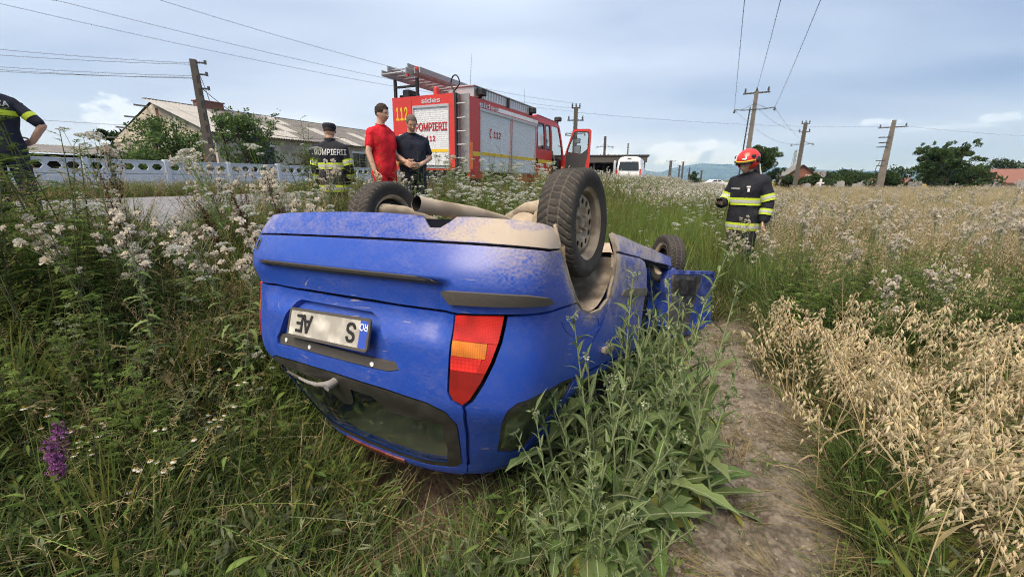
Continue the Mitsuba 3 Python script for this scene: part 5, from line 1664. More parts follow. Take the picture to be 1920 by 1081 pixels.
# --- poles
def concrete_pole(name, label, x, y, z0, h, arms, lean=(0, 0), w0=.24, w1=.15, rot=0.0, slots=0, mat='mat_concrete'):
    key = thing(name, label, 'utility pole')
    M = mat4(Rot.from_euler('xy', lean, degrees=True).as_matrix() @ rotz(rot), (x, y, z0))
    P = lambda n, m, mt, par=key, **k: obj(n, m, mt, par, to_world=TW(M), **k)
    hull = trimesh.convex.convex_hull(np.array([(sx * w / 2, sy * w * .42, z) for w, z in ((w0, -.4), (w1, h)) for sx in (1, -1) for sy in (1, -1)]))
    P('shaft', hull, mat)
    for i in range(slots):
        z = h * (.12 + .80 * i / slots)
        w = w0 + (w1 - w0) * z / h
        P('slot', box(w * .12, w * .40, -w * .42 - .006, -w * .42 + .01, z, z + h * .055), 'mat_dark_wood')
    for kind, z, half in arms:
        if kind == 'arm':
            a = P('crossarm', cat(tube([(-half, -.12, z + .06), (-half * .5, -.12, z), (0, -.12, z), (half * .5, -.12, z), (half, -.12, z + .06)], .028, 6), tube([(-half * .7, -.12, z), (0, -.12, z + .35)], .012, 5), tube([(half * .7, -.12, z), (0, -.12, z + .35)], .012, 5)), 'mat_iron', smooth=50)
            for s_ in (-1, 1):
                P('insulator', lathe([(0, -.16), (.05, -.15), (.075, -.10), (.05, -.05), (.03, .05), (0, .05)], 12).apply_translation((s_ * half, -.12, z + .02)), 'mat_iron', a, smooth=40)
        if kind == 'top':
            a = P('crossarm', box(-half, half, -.05, .05, z - .04, z + .04), 'mat_iron')
            for s_ in (-1, 0, 1):
                P('insulator', lathe([(0, .3), (.035, .29), (.05, .2), (.06, .12), (.04, .04), (.04, -.05), (0, -.05)], 12).apply_translation((s_ * half * .85, 0, z + .02)), 'mat_iron', a, smooth=40)
        if kind == 'bracket':
            a = P('bracket', cat(box(0, half, -.03, .03, z - .03, z + .03), box(half - .04, half + .04, -.04, .04, z - .05, z + .10)), 'mat_iron')
        if kind == 'step':
            a = P('bracket', cat(box(-half, 0, -.25, -.2, z - .03, z + .03), box(-half, 0, .2, .25, z - .03, z + .03), box(-half * .6, -half * .5, -.25, .25, z - .04, z + .04)), 'mat_iron')
    return key, M


WIRES = []


def wire(pts, sag=.0, r=.009, n=14, parent=None):
    p = [np.asarray(q, float) for q in pts]
    out = []
    for a, b in zip(p[:-1], p[1:]):
        t = np.linspace(0, 1, n)[:-1]
        out += [a + (b - a) * u - np.array([0, 0, 4 * sag * u * (1 - u)]) for u in t]
    out.append(p[-1])
    return tube(out, r, 4, cap=False)


def wire_thing(label, pts, sag, r=.009):
    k = obj('power_line', wire(pts, sag, r), 'mat_wire', smooth=50)
    tag(k, label, 'power line')


kL, ML = concrete_pole('utility_pole', 'old concrete pole with dark slots in front of the farm building, its wires running left', -13.35, 18.7, .9, 5.45, [('bracket', 5.35, .42), ('bracket', 4.9, .40), ('bracket', 4.35, .38)], w0=.36, w1=.22, rot=.35, slots=9, mat='mat_old_concrete')
obj('cable_loop', cat(tube([(-13.3 + .15 * math.sin(a) + .35 * (1 - math.cos(a)) * .6, 18.6, 5.0 + 1.25 * math.cos(a) * .9) for a in np.linspace(0, math.pi, 16)], .014, 4), wire([(-13.1, 18.6, 5.2), (-11.6, 20.4, 3.6), (-9.9, 25.2, 3.9)], .15, .014)), 'mat_wire', kL, smooth=50)
for k, (u, a) in enumerate(((6.20, (-34, 17.5, 8.2)), (6.15, (-34, 16.7, 7.55)), (5.72, (-34, 16.4, 7.05)), (5.66, (-34, 16.0, 6.6)), (5.62, (-34, 16.5, 6.95)))):
    wire_thing(('topmost', 'second', 'third', 'lowest', 'fourth')[k] + ' of the wires running left from the old concrete pole', [a, (-13.35, 18.65, u)], .35, .008)

ARM3 = [('top', 7.2, .62)]
kA, MA = concrete_pole('utility_pole', 'tall concrete pole with a wide crossarm just behind the firefighter in the red helmet', 15.62, 28.0, .3, 6.65, [('top', 6.55, .75), ('arm', 5.55, 1.12)], w0=.34, w1=.22, rot=-.5)
obj('guy_tube', tube([(15.2, 28, .3), (15.35, 28, 6.0)], .045, 6), 'mat_iron', kA)
kB, MB_ = concrete_pole('utility_pole', 'leaning dark concrete pole with curled crossarm left of the tree row', 30.72, 45.0, .25, 7.0, [('top', 6.9, .38), ('top', 6.1, .5), ('arm', 4.85, .95)], w0=.46, w1=.34, rot=-.6, mat='mat_old_concrete')
kC, MC_ = concrete_pole('utility_pole', 'pale tapering concrete pole with many brackets left of the spiky tree', 37.25, 42.0, .25, 6.85, [('top', 6.2, 1.1), ('step', 5.3, .9), ('step', 4.8, .8), ('step', 4.4, .9), ('step', 3.1, .7), ('step', 2.6, .6)], w0=.70, w1=.32, rot=-.7)
obj('down_cable', tube([(36.6, 41.8, 3.2), (36.3, 41.8, 2.5), (36.75, 41.9, 2.0), (36.9, 41.9, .3)], .03, 5), 'mat_iron', kC, smooth=50)
concrete_pole('utility_pole', 'dark concrete pole with clustered insulators behind the open cab door', 4.72, 32.0, .9, 5.75, [('top', 5.7, .32), ('top', 4.85, .6), ('arm', 3.9, .7)], w0=.34, w1=.26, mat='mat_old_concrete')
concrete_pole('utility_pole', 'short pole with crossarm in front of the dark barn, left of the white van', 11.15, 51.0, .9, 5.4, [('top', 5.3, .1), ('arm', 4.4, .95), ('top', 3.3, .6)], w0=.30, w1=.24, mat='mat_old_concrete')
concrete_pole('utility_pole', 'far small pole between the white van and the white car', 46.5, 123.0, .5, 6.4, [('top', 6.2, 1.5)], w0=.7, w1=.6, mat='mat_old_concrete')
for x, y, h in ((66, 165, 6.5), (68.5, 168, 8.0), (73, 172, 5.8), (79, 174, 4.8)):
    concrete_pole('distant_pole', {66: 'first', 68.5: 'second', 73: 'third', 79: 'fourth'}[x] + ' from the left of the tiny far poles before the hills', x, y, .5, h, [('top', h - .3, .7)], w0=.6, w1=.5, mat='mat_old_concrete')
concrete_pole('utility_pole', 'thin plain post rising over the right end of the dark barn', 11.9, 43.5, .9, 4.2, [], w0=.14, w1=.12)
TOPA = MA @ np.array([[-.64, 0, 6.8, 1], [0, 0, 6.8, 1], [.64, 0, 6.8, 1], [-1.12, -.12, 5.6, 1], [1.12, -.12, 5.6, 1]]).T
tops = TOPA[:3].T
for nm, e, mid in (('left', tops[3], (6.03, 12, 6.05)), ('middle', tops[1], (6.98, 12, 6.1)), ('right', tops[4], (8.02, 12, 6.05))):
    mid = np.array(mid)
    back = mid + (mid - e) * 1.35
    back[2] = 7.3
    wire_thing(f'{nm} of the three wires rising from the tall pole over the firefighter', [e, mid, back], .12, .008)
TB = (MB_ @ np.array([[-.9, -.12, 4.9, 1], [0, 0, 6.2, 1], [.9, -.12, 4.9, 1]]).T)[:3].T
for nm, a, b in (('left', tops[3], TB[0]), ('middle', tops[1] - [0, 0, 1], TB[1]), ('right', tops[4], TB[2])):
    wire_thing(f'{nm} sagging wire between the tall pole and the leaning dark pole', [a, b], .5, .010)
for nm, a, zz in (('lowest', (-17.9, 16, 7.42), 6.35), ('middle', (-15.6, 16, 7.45), 6.55), ('upper', (-12.2, 16, 7.5), 6.9)):
    a = np.array(a)
    e = np.array([4.72, 32, zz])
    wire_thing(f'{nm} of the long wires crossing the sky left of the fire engine', [a - (e - a) * .5 + [0, 0, .9], a, e], .45, .007)
wire_thing('thin wire above the low shed at the left', [(-34, 30, 5.6), (-20, 32, 5.1)], .1, .012)
wire_thing('thin level wire from the dark pole to the right across the sky', [(4.72, 32, 6.3), (39.0, 42.5, 6.6), (90, 60, 7)], .4, .008)

# --- van and car
van = thing('white_van', 'white minibus seen from behind on the road beyond the fire engine', 'van')
M_v = mat4(rotz(math.radians(90 - 22)), (9.35, 33.6, .88))
vp = lambda n, m, mat, par=van, **k: obj(n, m, mat, par, to_world=TW(M_v), **k)
half = [(-.98, .45), (-.99, 1.0), (-.95, 1.45), (-.86, 2.15), (-.72, 2.36), (-.4, 2.42), (.4, 2.42), (.72, 2.36), (.86, 2.15), (.95, 1.45), (.99, 1.0), (.98, .45)]
prof = []
for x, sc_, top in ((0.0, .965, .985), (.06, 1, 1), (3.6, 1, 1), (4.3, .97, .80), (5.1, .95, .50), (5.35, .9, .44)):
    prof.append([(x + (.16 * max(0, (z - 1.0)) if x < .1 else 0), y * sc_, .45 + (z - .45) * (top if z > 1.0 else 1)) for y, z in half])
V = np.array(prof)
n_, k_ = V.shape[:2]
i, j_ = np.meshgrid(np.arange(n_ - 1), np.arange(k_), indexing='ij')
a, b = i * k_ + j_, i * k_ + (j_ + 1) % k_
F = np.vstack([np.stack([a, b, a + k_], -1).reshape(-1, 3), np.stack([b, b + k_, a + k_], -1).reshape(-1, 3), np.array([[0, q, q + 1] for q in range(1, k_ - 1)]), np.array([[(n_ - 1) * k_, (n_ - 1) * k_ + q + 1, (n_ - 1) * k_ + q] for q in range(1, k_ - 1)])])
vm = trimesh.Trimesh(V.reshape(-1, 3), F, process=False)
trimesh.repair.fix_normals(vm)
vp('body', vm, 'mat_van', smooth=30)
rear = lambda off: (lambda a, b: (np.stack([.16 * np.maximum(0, b - 1.0) - off, a, b], -1), np.tile([-1.0, 0, .15], (len(a), 1))))
vp('rear_window', patch(rounded(sg.Polygon([(-.80, 1.34), (.80, 1.34), (.72, 2.02), (-.72, 2.02)]), .06), .3, rear(.012), .01), 'mat_dark_window')
vp('door_gap', box(-.02, .0, -.012, .012, .6, 1.3), 'mat_black')
sidev = lambda off, s_: (lambda a, b: (np.stack([a, s_ * (.99 - .13 * np.clip((b - 1.0) / 1.15, 0, 1) + off), b], -1), np.tile([0, s_, .12], (len(a), 1))))
for s_ in (1, -1):
    for x0, x1 in ((.32, 1.3), (1.42, 2.5), (2.62, 3.55)):
        vp('side_window', patch(rounded(sg.box(x0, 1.36, x1, 1.98), .06), .3, sidev(.008, s_), .01), 'mat_dark_window')
    vp('tail_light', box(-.015, .03, *sorted((s_ * .86, s_ * .97)), .95, 1.42), 'mat_helmet')
vp('bumper', box(-.12, .0, -.95, .95, .42, .68, .04), 'mat_iron')
vp('roof_vent', cat(box(.55, .95, .20, .45, 2.40, 2.52, .02), box(.16, .24, -.15, .15, 2.24, 2.30)), 'mat_dark_window')
for x in (.95, 4.2):
    for y in (-.86, .86):
        vp('wheel', lathe([(0, -.1), (.30, -.11), (.34, -.07), (.34, .07), (.30, .11), (0, .1)], 28, 'y').apply_translation((x, y, .34)), 'mat_rubber', smooth=40)
ok_ = vp('rear_door', box(-.9, .06, 1.0, 1.05, .55, 2.1, .02), 'mat_van', label='opened side leaf of the rear door')
vp('door_window', box(-.75, -.08, 1.052, 1.058, 1.35, 1.95), 'mat_dark_window', ok_)

wc = thing('white_car', 'white saloon car seen from the side far off beyond the grass', 'car')
M_c = mat4(rotz(math.radians(184)), (36.6, 75.2, .12))
wp = lambda n, m, mat, par=wc, **k: obj(n, m, mat, par, to_world=TW(M_c), **k)
outl = [(-2.1, .35), (-2.15, .75), (-2.0, .95), (-1.45, 1.0), (-.75, 1.38), (-.2, 1.46), (.5, 1.42), (1.2, .98), (2.0, .85), (2.15, .65), (2.1, .32)]
vv = np.array([(x, s_ * (.84 if z < 1.02 else .66), z) for s_ in (-1, 1) for x, z in outl])
nn = len(outl)
tri = []
pol = sg.Polygon(outl)
sideF = [[a_, b_, c_] for a_, b_, c_ in ((0, 1, 10), (1, 9, 10), (1, 2, 9), (2, 8, 9), (2, 3, 8), (3, 7, 8), (3, 4, 7), (4, 6, 7), (4, 5, 6))]
F = [t_ for t_ in sideF] + [[nn + t_[0], nn + t_[2], nn + t_[1]] for t_ in sideF]
for q in range(nn):
    r_ = (q + 1) % nn
    F += [[q, nn + q, r_], [r_, nn + q, nn + r_]]
cm_ = trimesh.Trimesh(vv, np.array(F), process=False)
trimesh.repair.fix_normals(cm_)
wp('body', cm_, 'mat_van', smooth=25)
for s_ in (1, -1):
    for P_ in ([(-1.15, 1.04), (-.72, 1.32), (-.28, 1.38), (-.28, 1.04)], [(-.18, 1.04), (-.18, 1.39), (.42, 1.35), (.95, 1.04)]):
        wp('side_window', patch(sg.Polygon(P_), .3, (lambda s2: lambda a, b: (np.stack([a, s2 * (.845 - .40 * (b - 1.0)), b], -1), np.tile([0, s2, .3], (len(a), 1))))(s_), 0), 'mat_dark_window')
    for x in (-1.3, 1.3):
        wp('wheel', lathe([(0, -.1), (.29, -.1), (.31, 0), (.29, .1), (0, .1)], 24, 'y').apply_translation((x, s_ * .78, .30)), 'mat_rubber', smooth=40)

# --- trees and shrubs
scene['mat_leaf'] = {'type': 'principledthin', 'base_color': {'type': 'mesh_attribute', 'name': 'vertex_color'}, 'roughness': 0.6, 'diff_trans': 0.5, 'eta': 1.33, 'spec_trans': 0.0}


def leaf_cloud(r, centers, radii, n, size, col, aniso=(1, 1, 1)):
    """n small leaves spread through balls of foliage."""
    w = radii ** 2 / (radii ** 2).sum()
    k = r.choice(len(centers), n, p=w)
    d = r.normal(size=(n, 3))
    d /= np.linalg.norm(d, axis=1, keepdims=True)
    c = centers[k] + d * (radii[k] * r.uniform(.35, 1.0, n) ** .5)[:, None] * np.asarray(aniso)
    a = r.normal(size=(n, 3))
    a /= np.linalg.norm(a, axis=1, keepdims=True)
    b = np.cross(a, r.normal(size=(n, 3)))
    b /= np.linalg.norm(b, axis=1, keepdims=True)
    L = size * r.uniform(.6, 1.4, (n, 1))
    V = np.stack([c - a * L, c + b * L * .42, c + a * L, c - b * L * .42], 1).reshape(-1, 3)
    i = np.arange(n)[:, None] * 4
    F = np.vstack([i + [0, 1, 2], i + [0, 2, 3]])
    tone = r.uniform(.7, 1.3, len(centers))
    K = np.repeat(np.asarray(col) * (tone[k] * r.uniform(.7, 1.3, n))[:, None], 4, 0)
    return trimesh.Trimesh(V, F, process=False), np.clip(K, .004, .9)


def tree(name, label, x, y, z, h, w, seed, col, kind='round', n=2600, size=.2, group=None, cat_='tree', z_low=.12, stems=1):
    r = np.random.default_rng(seed)
    key = thing(name, label, cat_, group)
    limbs, ends, rad = [], [], []
    for s_ in range(stems):
        bx = np.array([x + r.normal() * .12 * (stems > 1) * w, y + r.normal() * .12 * (stems > 1) * w, z - .15])
        top = bx + [r.normal() * .05 * h, r.normal() * .05 * h, h * .85]
        tr_ = [bx + (top - bx) * t + [r.normal() * .012 * h * (0 < t < 1), r.normal() * .012 * h * (0 < t < 1), 0] for t in np.linspace(0, 1, 7)]
        limbs.append(tube(tr_, np.linspace(.035 * h / math.sqrt(stems), .008 * h, 7), 6))
        for k in range(int(18 / stems) + 5):
            u = r.uniform(z_low + .06, .95)
            p0 = np.array([np.interp(u, np.linspace(0, 1, 7), [q[c] for q in tr_]) for c in range(3)])
            a = r.uniform(0, 2 * math.pi)
            reach = w * .5 * (math.sin(min(1, (1 - u) * 1.25 + .12) * math.pi / 2) if kind != 'cone' else (1 - u) * 1.05 + .05) * r.uniform(.6, 1.05)
            up = {'round': .25, 'spiky': .85, 'cone': -.05, 'tall': .6, 'flat': .15}[kind]
            p1 = p0 + np.array([math.cos(a) * reach, math.sin(a) * reach, reach * up * r.uniform(.5, 1.3) + .04 * h])
            mid = (p0 + p1) / 2 + [0, 0, -.06 * reach]
            limbs.append(tube([p0, mid, p1], [.010 * h, .007 * h, .003 * h], 4))
            for t in ((.45, .75, 1.0) if kind != 'spiky' else (.3, .5, .7, .85, 1.0, 1.12)):
                ends.append(p0 + (p1 - p0) * t + r.normal(size=3) * .03 * w)
                rad.append((.16 if kind != 'spiky' else .095) * w * r.uniform(.55, 1.1) * (1.25 - .7 * t))
        ends.append(top)
        rad.append(.10 * w)
    obj('trunk', cat(limbs[:stems]), 'mat_bark', key, smooth=50)
    obj('limbs', cat(limbs[stems:]), 'mat_bark', key, smooth=50, kind='stuff')
    m, K = leaf_cloud(r, np.array(ends), np.array(rad), n, size, col, (1, 1, .8))
    obj('crown', m, 'mat_leaf', key, smooth=False, color=K, kind='stuff')
    return key


LF = np.array([.045, .072, .024])
tree('shrub', 'leafy green shrub growing against the gable of the farm building', -18.0, 22.2, 1.0, 4.1, 5.2, 1, LF * 2.1, n=9000, size=.085, cat_='shrub', stems=4, z_low=.0)
tree('shrub', 'loose green shrub in front of the farm building wall, right of the old pole', -14.45, 23.2, 1.0, 4.3, 3.9, 2, LF * 2.1, 'spiky', n=6500, size=.08, cat_='shrub', stems=4, z_low=.0)
tree('shrub', 'thin brownish shrub beside the wall behind the capped firefighter', -12.3, 24.6, 1.0, 2.4, 1.9, 3, np.array([.10, .10, .055]), n=1800, size=.07, cat_='shrub', stems=3, z_low=.0)
tree('shrub', 'low shrub hanging over the white fence by the old pole', -14.5, 19.2, .95, 1.7, 1.3, 4, LF * 1.3, n=1500, size=.07, cat_='shrub', stems=3, z_low=.0)
tree('conifer', 'dark conifer rising behind the roof of the low shed', -37.5, 40, .8, 5.6, 4.6, 5, LF * .8, 'spiky', n=4200, size=.17)
tree('conifer', 'small dark conifer top right of the larger one behind the shed', -34.6, 40.5, .8, 4.4, 1.9, 6, LF * .8, 'tall', n=1400, size=.14)
tree('round_tree', 'tall rounded tree right behind the firefighter in the red helmet', 31.4, 53.0, .2, 6.0, 5.4, 7, LF * 1.05, 'tall', n=8500, size=.16, stems=2, z_low=.0)
tree('cherry_tree', 'spiky tree with upward shoots right of the pale tapering pole', 51.0, 50.0, .0, 5.4, 6.8, 8, LF * 1.3, 'spiky', n=15000, size=.16, stems=5, z_low=.02)
for k, (x, y, h, w, lab) in enumerate(((36.6, 55, 2.2, 3.2, 'low round bush in front of the red brick house'), (63.5, 90, 4.2, 5.5, 'domed dark tree at the left of the distant tree row'), (66.5, 88, 2.8, 7, 'broad low bush below the domed tree'), (72.0, 90, 3.5, 8, 'wide rounded tree in the middle of the distant row'),
                                     (77.5, 90, 2.6, 7.5, 'low wide tree left of the pale tapering pole'), (46.4, 52, 2.4, 4.5, 'dark bush between the pale pole and the spiky tree'), (56.5, 52, 2.3, 4.5, 'dark bush at the right foot of the spiky tree'), (64.0, 58, 3.6, 5.0, 'bushy tree between the spiky tree and the red roof'),
                                     (73.5, 62, 4.6, 7.0, 'spreading tree behind the red roofed house'), (66.0, 49, 3.4, 4.5, 'grey green tree at the right edge'), (59.5, 56, 2.3, 4, 'low bush left of the red roofed house'), (83.5, 92, 3.0, 8, 'far tree behind the leaning pale pole'),
                                     (41.5, 95, 3.6, 3.0, 'small far tree right of the white car'), (19.8, 62, 1.8, 3, 'low bush on the verge right of the van'), (68.5, 97, 3.2, 8, 'dark wide tree at the back of the distant row'), (79.0, 96, 3.3, 9, 'broad tree behind the pale tapering pole'), (43.0, 58, 2.1, 5, 'low dark hedge bush left of the pale tapering pole'), (49.0, 60, 2.2, 6, 'long low bush behind the gravestones'), (60.0, 66, 3.2, 7, 'wide bush behind the spiky tree'), (81.0, 74, 4.2, 8, 'tall spreading tree at the right behind the red roof'))):
    tree('field_tree', lab, x, y, .2, h, w, 20 + k, LF * (.85 + .3 * ((k * 7) % 5) / 5), ('round', 'flat')[k % 2], n=2600 if w > 4 else 1500, size=.17 + .04 * (y > 80), stems=2, z_low=.0)

# --- distant houses


def house(label, x, y, z, w, d, hw, hr, rot, wall, roofm, wins=2):
    key = thing('distant_house', label, 'house')
    W = TW(mat4(rotz(rot), (x, y, z)))
    P = lambda n, m, mt, par=key, **k: obj(n, m, mt, par, to_world=W, **k)
    g = sg.Polygon([(-w / 2, 0), (-w / 2, hw), (0, hr), (w / 2, hw), (w / 2, 0)])
    fm = lambda yy, s_: (lambda a, b: (np.stack([a, 0 * a + yy, b], -1), np.tile([0, s_, 0.0], (len(a), 1))))
    P('wall', cat(patch(g, 2, fm(-d / 2, -1.0), .2, edge=1.5), patch(g, 2, fm(d / 2, 1.0), .2, edge=1.5), box(-w / 2, -w / 2 + .2, -d / 2, d / 2, 0, hw), box(w / 2 - .2, w / 2, -d / 2, d / 2, 0, hw)), wall)
    o = .35
    k_ = (hr - hw) / (w / 2)
    rv_ = [np.array([(s_ * (w / 2 + o), -d / 2 - o, hw - o * k_ + .1), (s_ * (w / 2 + o), d / 2 + o, hw - o * k_ + .1), (0, d / 2 + o, hr + .1), (0, -d / 2 - o, hr + .1)]) for s_ in (-1, 1)]
    rm_ = cat(*[cat(trimesh.Trimesh(q, np.array([[0, 1, 2], [0, 2, 3]]), process=False), trimesh.Trimesh(q - [0, 0, .12], np.array([[0, 2, 1], [0, 3, 2]]), process=False)) for q in rv_])
    rk_ = P('roof', rm_, roofm)
    P('verge_board', cat(*[tube([q[0] - [0, .02, .06], q[3] - [0, .02, .06]], .09, 4) for q in rv_]), 'mat_dark_wood', rk_)
    for i_ in range(wins):
        c = -w / 2 + w * (i_ + .5) / wins
        k2 = P('window', box(c - .45, c + .45, -d / 2 - .03, -d / 2 - .004, .9, 2.0), 'mat_dark_window')
        P('frame', cat(box(c - .5, c + .5, -d / 2 - .05, -d / 2 - .03, 2.0, 2.08), box(c - .03, c + .03, -d / 2 - .05, -d / 2 - .03, .9, 2.0)), 'mat_white_paint', k2)
    return key


house('red brick house with a pitched roof left of the leaning dark pole', 57.2, 84, .3, 4.6, 7, 2.1, 3.9, -.35, 'mat_brick', 'mat_roof_sheet', 2)
house('grey house with a dark roof right of the leaning dark pole', 60.8, 88, .2, 3.0, 8, 1.7, 2.9, .9, 'mat_grey_wall', 'mat_roof_sheet', 1)
house('house with a long red tiled roof near the right edge', 71.0, 60, .0, 5.5, 7.0, 1.2, 2.9, .95, 'mat_grey_wall', 'mat_roof_tile', 2)
house('low orange roofed hut below the spiky tree', 52.5, 58, .1, 3.0, 4, .7, 1.5, .5, 'mat_old_concrete', 'mat_roof_tile', 1)
mast = thing('lattice_mast', 'thin lattice mast beside the rounded tree', 'mast')
obj('leg', cat(*[tube([(67 + dx, 100 + dy, .3), (67 + dx * .2, 100 + dy * .2, 8.2)], .07, 4) for dx in (-.5, .5) for dy in (-.5, .5)]), 'mat_stone', mast, kind='stuff')
obj('lattice', cat(*[tube([(67 - .5 * s_ * (1 - z / 9.5), 99.5, z), (67 + .5 * s_ * (1 - (z + .9) / 9.5), 99.5, z + .9)], .04, 3) for z in np.arange(.4, 8, .9) for s_ in (1, -1)]), 'mat_stone', mast, kind='stuff')

# --- gravestones and crosses of the graveyard
gr = np.random.default_rng(77)
xs = np.concatenate([np.linspace(36, 46, 9), np.linspace(47.5, 72, 25)])
for i, x in enumerate(xs):
    y = 55 + gr.normal() * 1.8 + (x - 36) * .06
    z = float(height(np.array([x]), np.array([y]))[0])
    h = gr.uniform(.8, 1.35)
    rot = gr.normal() * .25 - .6
    W = TW(mat4(rotz(rot), (x, y, z)))
    white = i in (3, 13, 20)
    if i % 3 == 0 or white:
        k = thing('grave_cross', ('bright white stone cross standing out in the graveyard' if white else 'grey stone cross among the gravestones at the field edge'), 'cross', 'crosses in the graveyard')
        obj('shaft', box(-.11, .11, -.08, .08, -.1, h + .25, .02), 'mat_white_stone' if white else 'mat_stone', k, to_world=W)
        obj('bar', box(-.42, .42, -.075, .075, h * .68, h * .68 + .2, .02), 'mat_white_stone' if white else 'mat_stone', k, to_world=W)
        obj('base', box(-.35, .35, -.3, .3, -.1, .3, .02), 'mat_stone', k, to_world=W)
    else:
        k = thing('gravestone', 'grey upright gravestone in the row at the far edge of the field', 'gravestone', 'gravestones in the graveyard')
        arch = sg.Polygon([(-.32, 0), (.32, 0), (.32, h * .75)] + [(.32 * math.cos(a), h * .75 + .25 * h * math.sin(a)) for a in np.linspace(0, math.pi, 9)])
        obj('slab', patch(arch, .3, lambda a, b: (np.stack([a, 0 * a - .08, b], -1), np.tile([0, -1.0, 0], (len(a), 1))), .16, edge=.2), 'mat_stone', k, to_world=W)
        obj('base', box(-.42, .42, -.25, .25, -.1, .15, .02), 'mat_stone', k, to_world=W)

# --- far hills
obj('hills', hill_mesh(5200, ([-70, -20, 0, 6, 10, 15, 17.5, 19.5, 22, 24, 28, 34, 40, 60, 75], [40, 60, 90, 150, 205, 190, 120, 110, 190, 215, 190, 130, 100, 90, 80], 40), -75, 75, 3), 'mat_hill', smooth=60)
tag('hills', 'low wooded blue hills on the horizon', kind='structure')

# ------------------------------------------------------------------ the air
scene['air'] = {'type': 'homogeneous', 'albedo': C(.95, .95, .95), 'sigma_t': C(0.45e-4, 0.85e-4, 1.65e-4)}
scene['haze'] = {'type': 'cube', 'to_world': TW(mat4(np.diag([7600.0, 7600.0, 155.0]), (0, 0, 113.0))), 'bsdf': {'type': 'null'}, 'interior': {'type': 'ref', 'id': 'air'}}
scene['camera']['medium'] = {'type': 'ref', 'id': 'air'}
tag('haze', 'thin summer haze in the air', kind='stuff')
# ------------------------------------------------------------------ plants: builders
scene['mat_plant'] = {'type': 'principledthin', 'base_color': {'type': 'mesh_attribute', 'name': 'vertex_color'}, 'roughness': 0.55, 'diff_trans': 0.8, 'eta': 1.33, 'spec_trans': 0.0}
scene['mat_stalk'] = {'type': 'twosided', 'bsdf': {'type': 'principled', 'base_color': {'type': 'mesh_attribute', 'name': 'vertex_color'}, 'roughness': 0.7, 'specular': 0.25}}

DKG, MDG, LTG, YLG, GRG = (np.array(c) for c in ((.060, .095, .029), (.110, .165, .046), (.172, .24, .068), (.25, .275, .074), (.195, .23, .135)))
STRAW, TAN, OAT, FLUFF, BROWN, WHITE = (np.array(c) for c in ((.40, .33, .18), (.47, .39, .22), (.63, .55, .37), (.68, .63, .54), (.075, .035, .024), (.74, .74, .68)))


